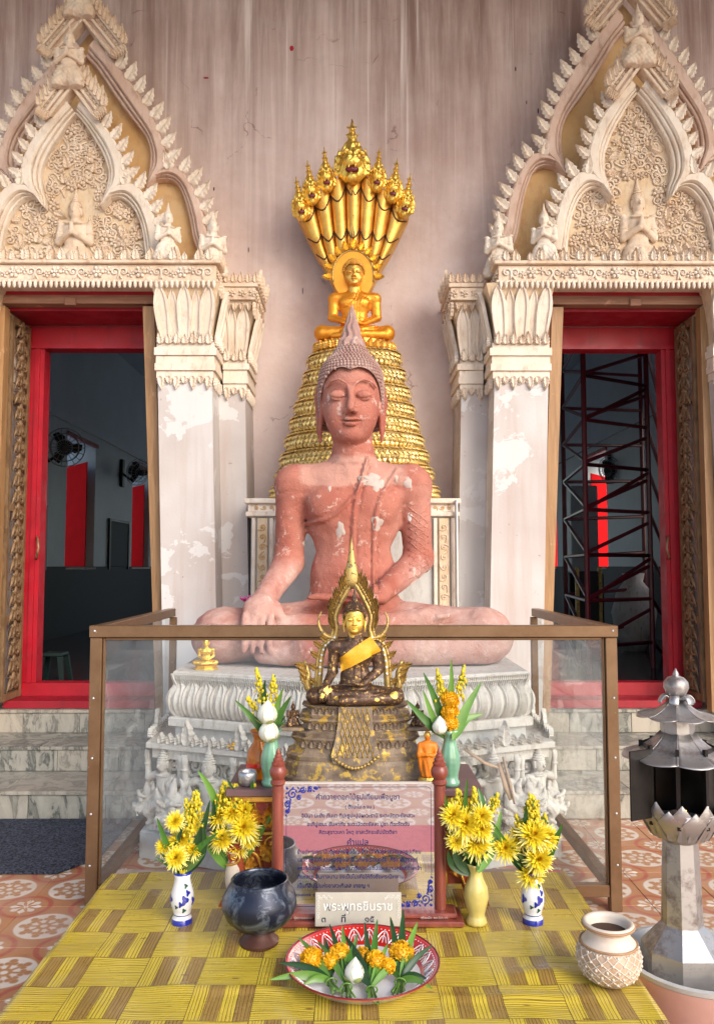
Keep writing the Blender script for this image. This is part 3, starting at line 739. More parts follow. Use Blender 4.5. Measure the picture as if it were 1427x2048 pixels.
def fan(label, p, face, r, mount):
    f = thing('wall_fan', label, 'fan', p, 0, 'fans on the hall walls'); q = Vector(face).normalized().to_track_quat('Z', 'Y').to_euler()
    cage = MB()
    for rr, zz in ((r, 0.0), (r*0.72, 0.05), (r*0.4, 0.07), (r*0.72, -0.05)):
        cage.tube([(rr*math.cos(a), rr*math.sin(a), zz) for a in np.linspace(0, 2*math.pi, 28)], 0.007, 5, False)
    for k in range(18):
        a = 2*math.pi*k/18; cage.tube([(0.04*math.cos(a), 0.04*math.sin(a), 0.08), (r*0.7*math.cos(a), r*0.7*math.sin(a), 0.055), (r*math.cos(a), r*math.sin(a), 0)], 0.004, 4, False)
    cage.build('cage', M['fan_white'], f, rot=q)
    b = MB()
    for k in range(3):
        a = 2*math.pi*k/3
        pts = [(0.05, -0.03), (r*0.5, -r*0.30), (r*0.85, -r*0.12), (r*0.88, r*0.18), (r*0.5, r*0.22), (0.05, 0.05)]
        n0 = len(b.v); b.add([(x, y, 0.02*y/r) for x, y in pts] + [(x, y, 0.02*y/r+0.006) for x, y in pts], [(0,1,2,3,4,5), (11,10,9,8,7,6)] + [(i, (i+1)%6, 6+(i+1)%6, 6+i) for i in range(6)])
        b.xf(Matrix.Rotation(a, 4, 'Z'), n0)
    b.build('blade', M['interior_dado'], f, rot=q)
    MB().lathe([(0.05,-0.2),(0.09,-0.18),(0.10,-0.05),(0.06,0.0),(0.05,0.09),(0.0,0.1)], 14).build('motor', M['black_metal'], f, rot=q, smooth='auto')
    MB().tube([(0,0,-0.02), tuple(Vector(mount)*0.5+Vector((0,0,-0.12))), tuple(mount)], 0.022, 6).build('arm', M['black_metal'], f)
    MB().box(mount[0]-0.03, mount[0]+0.03, mount[1]-0.07, mount[1]+0.07, mount[2]-0.25, mount[2]+0.25, 0.01).build('mount', M['black_metal'], f)
p = at(130, 895, 10.0); fan('round wall fan facing the left doorway beside the first red shutter', p, (0.25, -1, -0.15), 0.24, (-HX+0.03-p.x, 0.4, -0.05))
p = at(276, 944, 14.2); fan('tilted wall fan above the dark panel near the jamb of the left doorway', p, (0.75, -0.6, -0.25), 0.24, (-HX+0.03-p.x, 0.2, 0.0))
p = at(1218, 940, 12.8); fan('dark fan behind the scaffold in the right doorway', p, (-0.8, -0.5, -0.2), 0.22, (HX-0.03-p.x, 0.2, 0.05))
for s in (-1, 1): MB().tube([(s*(HX-0.01), Y0+0.1, 3.1), (s*(HX-0.01), 12.8, 3.12), (s*(HX-0.01), 20.9, 3.05)], 0.012, 5).build('wall_cable', M['black_metal'], hall)
st = thing('plastic_stool', 'dark teal plastic stool low inside the left doorway', 'stool', at(108, 1365, 6.9) - Vector((0, 0, 0.02)))
st.location.z = HALL_Z
MB().lathe([(0.0,0.27),(0.12,0.27),(0.13,0.25),(0.12,0.24),(0.0,0.24)], 4, a0=R(45)).build('seat', M['teal_plastic'], st)
for sx in (-1,1):
    for sy in (-1,1): MB().hexa([(sx*0.11-0.015,sy*0.11-0.015,0),(sx*0.11+0.015,sy*0.11-0.015,0),(sx*0.11+0.015,sy*0.11+0.015,0),(sx*0.11-0.015,sy*0.11+0.015,0),(sx*0.075-0.02,sy*0.075-0.02,0.241),(sx*0.075+0.02,sy*0.075-0.02,0.241),(sx*0.075+0.02,sy*0.075+0.02,0.241),(sx*0.075-0.02,sy*0.075+0.02,0.241)]).build('leg', M['teal_plastic'], st)
# grey post on the dado
# scaffold behind the right doorway
sc = thing('scaffold_tower', 'maroon steel scaffold tower standing inside the right doorway', 'scaffold', (0, 0, HALL_Z))
P0, P1, P2 = Vector((2.20, 7.55, 0)), Vector((2.42, 9.15, 0)), Vector((2.97, 8.0, 0)); P3 = P1 + (P2-P0) + Vector((0.3, 0, 0))
for P in (P0, P1, P2, P3): MB().tube([P, P+Vector((0,0,3.6))], 0.026, 8).build('upright', M['maroon_paint'], sc, smooth='auto')
lv = 0
while lv*0.43 < 3.4:
    z = 0.25 + lv*0.43
    for A, B, dz in ((P0, P2, 0), (P1, P3, 0.06), (P0, P1, 0), (P0, P2, 0.40 if lv % 2 else 0.0), (P1, P0, -0.40), (P2+Vector((0.0,0,0)), P3+Vector((0.25,0,0)), -0.35)):
        if A is P0 and B is P2 and dz == 0.0 and lv % 2 == 0 and False: continue
        a, b = A+Vector((0,0,z)), B+Vector((0,0,z+dz))
        d = (b-a).normalized()
        MB().tube([a-d*0.01, b+d*0.01], 0.019, 6).build('brace', M['maroon_paint'], sc, smooth='auto')
    a, b = P0+Vector((0,0.01,z+0.02)), P2+Vector((0,0.01,z+0.33)); MB().tube([a, b], 0.019, 6).build('brace', M['maroon_paint'], sc)
    lv += 1
gp = thing('gold_framed_picture', 'narrow gold framed board leaning behind the scaffold', 'picture', (2.48, 8.45, HALL_Z))
MB().box(-0.10, 0.10, 0, 0.03, 0.0, 0.95, 0.005).build('board', M['interior_dado'], gp)
for s in (-1, 1): MB().box(s*0.12-0.019, s*0.12+0.019, -0.01, 0.035, 0.0, 0.99, 0.005).build('frame', M['old_gold'], gp)
vs_ = thing('floor_vase', 'large pale spotted floor vase in shadow inside the right doorway', 'vase', (3.35, 9.6, HALL_Z))
MB().lathe([(0.12,0),(0.22,0.2),(0.26,0.45),(0.2,0.7),(0.11,0.82),(0.13,0.92),(0.10,0.92),(0.08,0.82),(0.0,0.8)], 24).build('body', M['white_stucco'], vs_, smooth=True)
ps = thing('interior_pedestal', 'grey square pillar on a dark pedestal behind the scaffold', 'pillar', (3.42, 12.0, HALL_Z))
MB().box(-0.25, 0.25, -0.25, 0.25, 0, 0.9, 0.02).build('base', M['interior_dado'], ps); MB().box(-0.2, 0.2, -0.2, 0.2, 0.902, 2.2, 0.02).build('shaft', M['interior_wall'], ps)

# ------------------------------------------------------------------ marble steps, one flight below each door
def steps(s, label):
    t = thing('marble_steps', label, 'steps', (s*2.15, 0, 0), 0, 'marble steps below the doors')
    xa, xb = -0.98, 0.95                                   # along x, around the flight's centre
    ys = [4.87, 5.33, 5.75]; zs = [0.168, 0.328, 0.49]
    core = MB()
    for i in range(3): core.box(xa+0.01, xb-0.01, ys[i]+0.022, 6.21 if i == 2 else ys[i+1]+0.03, (0.002 if i == 0 else zs[i-1]-0.03), zs[i]-0.023-0.0005*i)
    core.build('core', M['grey_plaster'], t)
    for i in range(3):
        z0 = 0.0015 if i == 0 else zs[i-1]+0.001
        x = xa; k = 0
        ws = [0.36, 0.44, 0.40, 0.46, 0.5] if i != 1 else [0.42, 0.30, 0.48, 0.40, 0.5]
        while x < xb-0.01:
            x1 = min(xb, x+ws[k % 5]); k += 1
            if xb-x1 < 0.12: x1 = xb
            MB().box(-(x1-x)/2+0.0015, (x1-x)/2-0.0015, 0, 0.02, 0, zs[i]-0.024-z0, 0.002).build('riser_slab', M['grey_marble'], t, loc=((x+x1)/2, ys[i], z0))
            x = x1
        x = xa-0.012; k = i
        yb = (ys[i+1]-0.001) if i < 2 else 5.99
        while x < xb-0.01:
            x1 = min(xb+0.012, x+ws[(k+2) % 5]+0.1); k += 1
            if xb-x1 < 0.12: x1 = xb+0.012
            MB().box(-(x1-x)/2+0.0015, (x1-x)/2-0.0015, -0.012, yb-ys[i], 0, 0.022, 0.003).build('tread_slab', M['grey_marble'], t, loc=((x+x1)/2, ys[i], zs[i]-0.0225))
            x = x1
steps(-1, 'three veined grey marble steps below the left doorway, by the dark mat')
steps(1, 'three pale veined marble steps below the right doorway, behind the steel lantern')
mt = MB()
a, b = on(168, 1643, 0.0), on(168, 1748, 0.0)
mt.prism([(-2.75, -3.60), (-1.335, -3.60), (-1.26, -3.66), (-1.26, -4.17), (-2.75, -4.17)], 0, 0, 0) if False else None
out = [(-2.7, 4.02), (-1.44, 4.02), (-1.30, 4.24), (-1.30, 4.84), (-2.7, 4.84)]
n = len(out); mt.add([(x, y, 0.003) for x, y in out] + [(x, y, 0.016) for x, y in out], [tuple(range(n-1,-1,-1)), tuple(n+i for i in range(n))] + [(i, (i+1) % n, n+(i+1) % n, n+i) for i in range(n)])
tag(mt.build('floor_mat', M['loop_mat']), 'dark navy looped floor mat in front of the left marble steps', 'mat')

# ------------------------------------------------------------------ doorways
def jx(z): return 1.435 - (3.4-z)*0.045          # slanting inner jamb
def doorway(s, label):
    t = thing('doorway', label, 'doorway', (0, 0, 0), 0, 'red temple doorways')
    X = lambda ax: s*ax
    def slab(name, ax0a, ax1a, ax0b, ax1b, y0, y1, z0, z1, mat, par=t):   # a: bottom, b: top
        m = MB(); m.hexa([(X(ax0a),y0,z0),(X(ax1a),y0,z0),(X(ax1a),y1,z0),(X(ax0a),y1,z0),(X(ax0b),y0,z1),(X(ax1b),y0,z1),(X(ax1b),y1,z1),(X(ax0b),y1,z1)])
        return m.build(name, mat, par)
    slab('header', 1.40, 2.54, 1.40, 2.54, 5.58, 6.18, 3.425, 3.52, M['red_paint'])
    slab('lintel', 1.42, 2.56, 1.42, 2.56, 5.565, 5.658, 3.36, 3.421, M['lintel_wood'])
    MB().box(X(2.0)-0.04, X(2.0)+0.04, 5.548, 5.565, 3.345, 3.40, 0.005).build('lintel_block', M['lintel_wood'], t)
    slab('soffit', 1.44, 2.54, 1.44, 2.54, 5.67, 6.023, 3.34, 3.42, M['red_paint_dark'])
    # brown jambs, inner one slants with the pilaster
    slab('jamb', jx(0.5)-0.03, jx(0.5)+0.045, jx(3.3)-0.02, jx(3.3)+0.06, 5.565, 5.646, 0.50, 3.34, M['frame_wood'])
    slab('jamb_edge', jx(0.5)-0.075, jx(0.5)-0.032, jx(3.3)-0.045, jx(3.3)-0.022, 5.583, 6.017, 0.50, 3.355, M['lintel_wood'])
    slab('jamb', 2.462, 2.52, 2.462, 2.52, 5.565, 5.646, 0.50, 3.34, M['frame_wood'])
    # inner red frame
    slab('frame_rail', 1.30, 2.50, 1.30, 2.50, 6.029, 6.145, 3.16, 3.335, M['red_paint'])
    slab('frame_rail', 1.30, 2.50, 1.30, 2.50, 6.012, 6.029, 3.16, 3.19, M['red_paint'])
    slab('frame_stile', 2.355, 2.48, 2.355, 2.48, 6.029, 6.145, 0.64, 3.158, M['red_paint'])
    slab('frame_stile', 2.385, 2.42, 2.385, 2.42, 6.012, 6.029, 0.64, 3.158, M['red_paint'])
    slab('frame_stile', jx(0.5)-0.02, jx(0.5)+0.09, jx(3.2)-0.02, jx(3.2)+0.06, 6.031, 6.145, 0.64, 3.158, M['red_paint'])
    slab('frame_rail', jx(0.5)-0.02, 2.49, jx(0.5)-0.02, 2.49, 6.017, 6.145, 0.515, 0.638, M['red_paint'])
    slab('threshold', jx(0.5)-0.02, 2.49, jx(0.5)-0.02, 2.49, 5.786, 6.015, 0.4935, 0.545, M['red_paint_dark'])
    # carved leaf folded back against the outer reveal
    leaf = thing('carved_leaf', None, None); leaf.parent = t
    cv = MB(); xo = X(2.452)
    for y0, y1 in ((5.681, 5.716), (5.971, 6.006)): cv.box(min(xo, X(2.49)), max(xo, X(2.49)), y0, y1, 0.55, 3.31)
    for z in (0.55, 1.1, 1.9, 2.7, 3.26): cv.box(min(xo, X(2.49)), max(xo, X(2.49)), 5.717, 5.97, z, z+0.05)
    cv.build('stile', M['carved_wood'], leaf)
    ct = MB(); rr = random.Random(3)
    yc = 5.843
    z = 0.66; k = 0
    while z < 3.24:
        for sg in (-1, 1):
            pts = []
            for i in range(15):
                q = i/14; ra = 0.052*(1-q*0.86); an = sg*(q*2*math.pi*1.35) + math.pi/2
                pts.append((X(2.447), yc + sg*0.05 + ra*math.cos(an), z + ra*math.sin(an)))
            ct.tube(pts, [0.013*(1-0.55*i/14) for i in range(15)], 5)
            ct.tube([(X(2.452), yc+sg*0.10, z-0.06), (X(2.444), yc+sg*0.075, z), (X(2.452), yc+sg*0.01, z+0.07)], [0.004, 0.014, 0.004], 5)
        ct.ell((X(2.445), yc, z+0.055), (0.014, 0.026, 0.035), 7, 4); ct.ell((X(2.447), yc, z-0.01), (0.012, 0.02, 0.02), 7, 4)
        z += 0.122; k += 1
    ct.build('scrollwork', M['carved_wood'], leaf, smooth=True)
    hd = MB(); zz = 1.62
    hd.tube([(X(2.37), 6.017, zz+0.10), (X(2.35), 5.971, zz+0.09), (X(2.33), 5.948, zz+0.02), (X(2.35), 5.959, zz-0.05), (X(2.37), 6.017, zz-0.06)], 0.009, 6)
    hd.build('handle', M['carved_wood'], t, smooth=True)
doorway(-1, 'red framed temple doorway on the left showing two wall fans inside')
doorway(1, 'red framed temple doorway on the right showing the scaffold inside')

# ------------------------------------------------------------------ carved ornaments used many times
def leaf_mesh(w, h, th, name='leaf'):
    """flame-shaped stucco leaf, ridge down the middle, base at origin, tip up, front towards -y"""
    left = [(0.10,0.0),(0.30,0.05),(0.48,0.22),(0.36,0.34),(0.46,0.44),(0.30,0.56),(0.32,0.66),(0.13,0.82),(0.0,1.0)]
    ridge = [0.0,0.03,0.15,0.30,0.38,0.52,0.60,0.80,1.0]
    v = []; f = []
    for (x, z), r_ in zip(left, ridge): v += [(-x*w, 0.0, z*h), (-x*w*0.55, -th, z*h*0.95), (0, -th*0.35, r_*h), (x*w*0.55, -th, z*h*0.95), (x*w, 0.0, z*h)]
    for i in range(8):
        for k in range(4): f.append((i*5+k, i*5+k+1, (i+1)*5+k+1, (i+1)*5+k))
    m = MB(); m.add(v, f); return m.mesh(name, False, True)
def rosette_mesh(r, n=6, th=0.02, name='rosette'):
    m = MB(); m.lathe([(r*0.30,0),(r*0.28,th),(r*0.18,th*1.25),(r*0.10,th*0.8),(0.0,th*0.8)], 10, cap=False)
    for k in range(n):
        a = 2*math.pi*k/n; n0 = len(m.v)
        m.ell((r*0.62, 0, th*0.35), (r*0.38, r*0.30, th*0.6), 7, 4); m.xf(Matrix.Rotation(a, 4, 'Z'), n0)
    m.xf(Matrix.Rotation(R(90), 4, 'X')); return m.mesh(name, True)
def scroll_mesh(r, turns=1.4, th=0.008, name='scroll', tail=True, n=18):
    m = MB(); pts = []
    for i in range(n):
        q = i/(n-1); ra = r*(1-0.85*q); an = q*2*math.pi*turns
        pts.append((ra*math.cos(an), -th*0.4, ra*math.sin(an)))
    if tail: pts = [(r*1.1, 0, -r*1.5), (r*1.12, -th*.3, -r*0.7)] + pts
    m.tube(pts, [th*(0.5 if i < 1 else 1-0.4*i/len(pts)) for i in range(len(pts))], 5)
    m.ell((0, -th*0.6, 0), (th*1.1, th, th*1.1), 7, 4); return m.mesh(name, True)
def petal_mesh(w, h, th, bow=0.03, flare=0.5, name='petal'):
    """pointed lotus petal with a raised rim; wider and leaning out towards its tip"""
    m = MB(); n = 10; rows = []
    for i in range(n+1):
        q = i/n
        ww = w*(0.62+0.38*math.sin(min(1, q/0.62)*math.pi/2)) if q < 0.62 else w*max(0.0, math.cos((q-0.62)/0.38*math.pi/2))**0.75
        off = -bow*(q**2)*flare*2 - bow*math.sin(q*math.pi)*0.25
        rows.append([(-ww/2, off+0.0, q*h), (-ww/2*0.98, off-th, q*h), (-ww/2*0.62, off-th*0.95, q*h*0.985), (-ww/2*0.52, off-th*0.35, q*h*0.97), (0, off-th*0.55, q*h*0.965), (ww/2*0.52, off-th*0.35, q*h*0.97), (ww/2*0.62, off-th*0.95, q*h*0.985), (ww/2*0.98, off-th, q*h), (ww/2, off, q*h)])
    v = [p for r_ in rows for p in r_]; f = []
    for i in range(n):
        for k in range(8): f.append((i*9+k, i*9+k+1, (i+1)*9+k+1, (i+1)*9+k))
    m.add(v, f); return m.mesh(name, 'auto')
LEAF = leaf_mesh(0.105, 0.155, 0.024); LEAF_S = leaf_mesh(0.075, 0.10, 0.022); LEAF_T = leaf_mesh(0.05, 0.062, 0.018)
ROS = rosette_mesh(0.045); ROS_S = rosette_mesh(0.03, 5, 0.014); SCR = scroll_mesh(0.036); SCR_S = scroll_mesh(0.024, 1.3, 0.006)
def mirror_mesh(me, name):
    c = me.copy(); c.name = name
    bm = bmesh.new(); bm.from_mesh(c)
    for v in bm.verts: v.co.x = -v.co.x
    bmesh.ops.reverse_faces(bm, faces=bm.faces[:]); bm.to_mesh(c); bm.free(); return c
SCR_M = mirror_mesh(SCR, 'scroll'); SCR_SM = mirror_mesh(SCR_S, 'scroll')

# small stucco worshipper: crown, folded hands, skirted lower body (height 1, facing -y)
def add_head(S, c, s, k=0.02, crown=True):
    x, y, z = c
    S.ell((x, y, z), (0.40*s, 0.44*s, 0.54*s), k)
    S.ell((x, y-0.10*s, z-0.28*s), (0.30*s, 0.30*s, 0.26*s), k)
    S.cap((x, y-0.42*s, z+0.06*s), (x, y-0.52*s, z-0.14*s), 0.05*s, 0.085*s, k*0.5)
    for q in (-1, 1):
        S.ell((x+q*0.17*s, y-0.37*s, z+0.03*s), (0.105*s, 0.07*s, 0.05*s), k*0.3)
        S.path([(x+q*0.05*s, y-0.43*s, z+0.12*s), (x+q*0.18*s, y-0.41*s, z+0.19*s), (x+q*0.32*s, y-0.30*s, z+0.12*s)], [0.03*s]*3, k*0.3)
        S.ell((x+q*0.42*s, y+0.02*s, z-0.06*s), (0.06*s, 0.13*s, 0.30*s), k*0.3)
    S.ell((x, y-0.40*s, z-0.26*s), (0.13*s, 0.06*s, 0.035*s), k*0.2); S.ell((x, y-0.39*s, z-0.33*s), (0.10*s, 0.06*s, 0.035*s), k*0.2)
    if crown:
        for i, (r_, h_) in enumerate(((0.47, 0.30), (0.44, 0.42), (0.36, 0.58), (0.28, 0.74), (0.21, 0.90), (0.15, 1.06))):
            S.ell((x, y+0.04*s, z+h_*s), (r_*s, r_*s, 0.085*s), k*0.2)
        S.cap((x, y+0.04*s, z+1.0*s), (x, y+0.04*s, z+1.75*s), 0.13*s, 0.015*s, k*0.4)
def f_deva(x, y, z):
    S = SDF(x, y, z); h = 0.155
    S.ell((0, 0, 0.46), (0.13, 0.08, 0.15), 0.03); S.ell((0, 0, 0.34), (0.095, 0.07, 0.11), 0.04)
    S.ell((0, 0.0, 0.54), (0.145, 0.07, 0.06), 0.04); S.cap((0,0,0.55), (0,-0.01,0.66), 0.05, 0.045, 0.02)
    add_head(S, (0, -0.015, 0.71), 0.155, 0.015)
    for q in (-1, 1):
        S.cap((q*0.145, 0, 0.55), (q*0.165, -0.02, 0.385), 0.042, 0.036, 0.02); S.cap((q*0.165, -0.02, 0.385), (q*0.02, -0.12, 0.45), 0.036, 0.026, 0.012)
        S.cap((q*0.012, -0.115, 0.45), (q*0.006, -0.125, 0.55), 0.026, 0.012, 0.008)
        S.ell((q*0.155, -0.008, 0.47), (0.05, 0.05, 0.014), 0.004); S.ell((q*0.16, 0, 0.592), (0.04, 0.04, 0.02), 0.01)
        S.cap((q*0.07, 0.0, 0.24), (q*0.13, -0.04, 0.06), 0.10, 0.09, 0.04)
    S.ell((0, 0, 0.30), (0.135, 0.095, 0.028), 0.008); S.ell((0, 0.0, 0.10), (0.2, 0.13, 0.10), 0.04)
    S.ell((0, -0.09, 0.16), (0.06, 0.05, 0.12), 0.02); S.ell((0, -0.075, 0.565), (0.10, 0.03, 0.018), 0.006)
    n = 0.006*np.sin(x*95)*np.sin(z*80+x*20)*np.clip((0.30-z)*8, 0, 1)
    return S.d + n
DEVA = sdf_mesh(f_deva, (-0.30, -0.22, 0.0), (0.30, 0.18, 1.04), 0.0085, 'deva')
# ------------------------------------------------------------------ pilasters, capitals, entablature
def pilaster(s, mirror_c=None):
    """builds the stepped pair of pilasters on the side s; returns nothing. mirror_c reflects it to the far side of the door"""
    F = (lambda ax: s*ax) if mirror_c is None else (lambda ax: s*(2*mirror_c-ax))
    side = 'left' if s < 0 else 'right'
    lab = ('broad whitewashed pilaster pair with lotus capital between the %s doorway and the statue' if mirror_c is None else 'whitewashed pilaster with lotus capital on the outer side of the %s doorway') % side
    t = thing('pilaster', lab, 'pilaster', (0, 0, 0), 0, 'pilasters beside the doors')
    def sh(name, a0, a1, b0, b1, y0, y1, z0, z1, mat, par=t):
        m = MB(); m.hexa([(F(a0),y0,z0),(F(a1),y0,z0),(F(a1),y1,z0),(F(a0),y1,z0),(F(b0),y0,z1),(F(b1),y0,z1),(F(b1),y1,z1),(F(b0),y1,z1)])
        return m.build(name, mat, par)
    q = lambda a, sl, z: a - (2.78-z)*sl
    L1 = lambda z: q(1.352, 0.034, z); R1 = lambda z: q(0.978, 0.030, z); R2 = lambda z: q(0.785, 0.026, z)
    Ya, Yb, Yw = 5.472, 5.739, WALL_Y-0.001
    sh('shaft', R1(0), L1(0)+0.0, R1(2.80), L1(2.80), Ya, Yw, 0.0, 2.80, M['white_wash'])
    sh('shaft', R2(0), R1(0)-0.001, R2(2.78), R1(2.78)-0.001, Yb, Yw, 0.0, 2.78, M['white_wash'])
    # foot mouldings
    sh('base_moulding', R1(0)-0.03, L1(0), R1(0.28)-0.03, L1(0.28), Ya-0.03, Ya-0.001, 0.0, 0.28, M['white_wash'])
    # moulded necking under the capital: stacked bands
    for (z0, z1, p) in ((2.80, 2.85, 0.012), (2.852, 2.90, 0.028), (2.902, 2.955, 0.018), (2.957, 3.01, 0.034), (3.012, 3.05, 0.014)):
        sh('moulding', 0.978-p, 1.352+p*0.6, 0.978-p, 1.352+p*0.6, Ya-p, Yw-0.02, z0, z1, M['pale_stucco'])
    for (z0, z1, p) in ((2.78, 2.82, 0.010), (2.822, 2.87, 0.024), (2.872, 2.92, 0.016), (2.922, 2.965, 0.032), (2.967, 3.0, 0.012)):
        sh('moulding', 0.785-p, 0.978-0.036, 0.785-p, 0.978-0.036, Yb-p, Yw-0.02, z0, z1, M['pale_stucco'])
    # capital bells
    def bell(a0, a1, fl0, fl1, y, z0, z1):
        m = MB(); N = 8
        for i in range(N):
            u0, u1 = i/N, (i+1)/N; g0, g1 = u0**2.2, u1**2.2; za, zb = z0+(z1-z0)*u0, z0+(z1-z0)*u1
            m.hexa([(F(a0-fl0*g0),y-0.10*g0,za),(F(a1+fl1*g0),y-0.10*g0,za),(F(a1+fl1*g0),Yw-0.03,za),(F(a0-fl0*g0),Yw-0.03,za),
                    (F(a0-fl0*g1),y-0.10*g1,zb),(F(a1+fl1*g1),y-0.10*g1,zb),(F(a1+fl1*g1),Yw-0.03,zb),(F(a0-fl0*g1),Yw-0.03,zb)])
        m.build('bell', M['tan_stucco'], t)
    bell(0.985, 1.345, 0.07, 0.05, Ya+0.02, 3.05, 3.452); bell(0.79, 0.93, 0.08, 0.0, Yb+0.02, 3.0, 3.385)
    # lotus petals
    pm = petal_mesh(0.105, 0.385, 0.026, 0.075); ps_ = petal_mesh(0.075, 0.36, 0.022, 0.07); pt = petal_mesh(0.10, 0.36, 0.024, 0.08)
    for i, ax in enumerate((1.03, 1.10, 1.165, 1.235, 1.30)):
        me = ps_ if i in (1, 3) else pm
        o = link('petal', me, M['pale_stucco'], t, (F(ax), Ya+0.012+(0.012 if i in (1,3) else 0), 3.055)); o.rotation_euler = (0, (ax-1.165)*0.75*(1 if F(1.2) > F(1.1) else -1), 0)
    for i in range(3):
        o = link('petal', pm, M['pale_stucco'], t, (F(0.978), Ya+0.08+i*0.10, 3.055)); o.rotation_euler = (0, 0, R(90) if F(0.5) > F(0.9) else R(-90))
    for i, ax in enumerate((0.815, 0.875, 0.925)):
        o = link('petal', ps_ if i == 1 else pt, M['pale_stucco'], t, (F(ax), Yb+0.01, 3.01)); o.rotation_euler = (0, (ax-0.88)*1.2*(1 if F(1.2) > F(1.1) else -1), 0)
    for i in range(3):
        o = link('petal', pt, M['pale_stucco'], t, (F(0.785), Yb+0.09+i*0.12, 3.01)); o.rotation_euler = (0, 0, R(90) if F(0.5) > F(0.9) else R(-90))
    # leafy crest at the bell's foot and hanging fringe under the necking
    z_ = 0
    for (a0, a1, y, zc, zf) in ((0.97, 1.36, Ya, 3.048, 2.80), (0.775, 0.945, Yb, 2.998, 2.78)):
        n = max(3, int((a1-a0)/0.052)); 
        for i in range(n):
            ax = a0+(a1-a0)*(i+0.5)/n
            o = link('leaf', LEAF_S, M['pale_stucco'], t, (F(ax), y-0.022, zc-0.012), scale=(0.85, 1.1, 0.72 if i % 2 else 0.95)); o.rotation_euler = (0, random.uniform(-.15,.15), 0)
            o = link('leaf', LEAF_S, M['pale_stucco'], t, (F(ax), y-0.004, zf+0.012), (0, 0, 0), (0.9, 1.1, 0.55 if i % 2 else 0.95)); o.rotation_euler = (0, math.pi+random.uniform(-.1,.1), 0)
            o = link('scroll', SCR_S, M['pale_stucco'], t, (F(ax), y-0.006, zf-0.012), scale=0.9); o.rotation_euler = (0, random.uniform(0, 6), 0)
    for (axs, y0, y1, zc, zf) in ((0.978, Ya+0.02, Yb, 3.048, 2.80), (0.785, Yb+0.02, Yw-0.05, 2.998, 2.78)):
        n = max(3, int((y1-y0)/0.055)); sg = R(90) if F(0.5) > F(0.9) else R(-90)
        for i in range(n):
            y = y0+(y1-y0)*(i+0.5)/n; dx = F(axs)-F(axs+0.018)
            o = link('leaf', LEAF_S, M['pale_stucco'], t, (F(axs)+dx, y, zc-0.012), (0, 0, sg), (0.85, 1.1, 0.9))
            o = link('leaf', LEAF_S, M['pale_stucco'], t, (F(axs)+dx*0.3, y, zf+0.012), None, (0.9, 1.1, 0.75)); o.rotation_euler = Euler((0, math.pi, sg))
    # entablature block over the second pilaster
    for (z0, z1, p) in ((3.385, 3.41, 0.05), (3.412, 3.50, 0.085), (3.502, 3.53, 0.10)):
        sh('cornice', 0.785-p, 0.93, 0.785-p, 0.93, Yb-0.03-p, Yw-0.02, z0, z1, M['cream_stucco'])
    for i in range(5):
        ax = 0.70+0.052*i
        link('leaf', LEAF_S, M['cream_stucco'], t, (F(ax), Yb-0.125, 3.53), (0, 0, 0), 0.8)
        o = link('leaf', LEAF_T, M['cream_stucco'], t, (F(ax), Yb-0.085, 3.393)); o.rotation_euler = (0, math.pi, 0)
    for i in range(3): link('rosette', ROS_S, M['cream_stucco'], t, (F(0.72+0.075*i), Yb-0.117, 3.456))
    for i in range(6):
        y = Yb-0.09+0.075*i; sg = R(90) if F(0.5) > F(0.9) else R(-90); dx = F(0.0)-F(0.01)
        link('leaf', LEAF, M['cream_stucco'], t, (F(0.685), y, 3.52), (0.25*random.random(), 0, sg), 0.8)
        link('rosette', ROS_S, M['cream_stucco'], t, (F(0.699), y, 3.456), (0, 0, sg))
        o = link('leaf', LEAF_S, M['cream_stucco'], t, (F(0.72), y, 3.40)); o.rotation_euler = Euler((0, math.pi, sg))
for s in (-1, 1): pilaster(s); pilaster(s, 1.93)

# ------------------------------------------------------------------ pediments over the doors
K = 0.3784
OUT_O = [(60,215),(110,275),(168,345),(268,470),(348,590),(398,690),(433,790),(450,870),(400,925),(345,985)]
OUT_I = [(0,285),(30,318),(60,350),(148,480),(238,600),(318,700),(350,780),(350,860),(340,930),(338,990)]
OL_O = [(425,905),(505,893),(558,950),(608,1040),(640,1130),(660,1230),(700,1330)]
OL_I = [(345,960),(420,935),(490,955),(535,1040),(565,1150),(585,1250),(620,1345)]
IN_O = [(40,545),(90,595),(140,645),(185,700),(230,770),(262,850),(272,910),(262,965),(205,1030),(155,1090)]
IN_I = [(0,590),(40,635),(75,685),(110,740),(145,800),(170,865),(178,925),(170,985),(152,1040),(147,1094)]
IL_O = [(245,985),(312,975),(360,1010),(410,1090),(440,1180),(455,1260),(470,1340)]
IL_I = [(150,1075),(190,1045),(245,1035),(300,1075),(340,1145),(365,1230),(380,1340)]
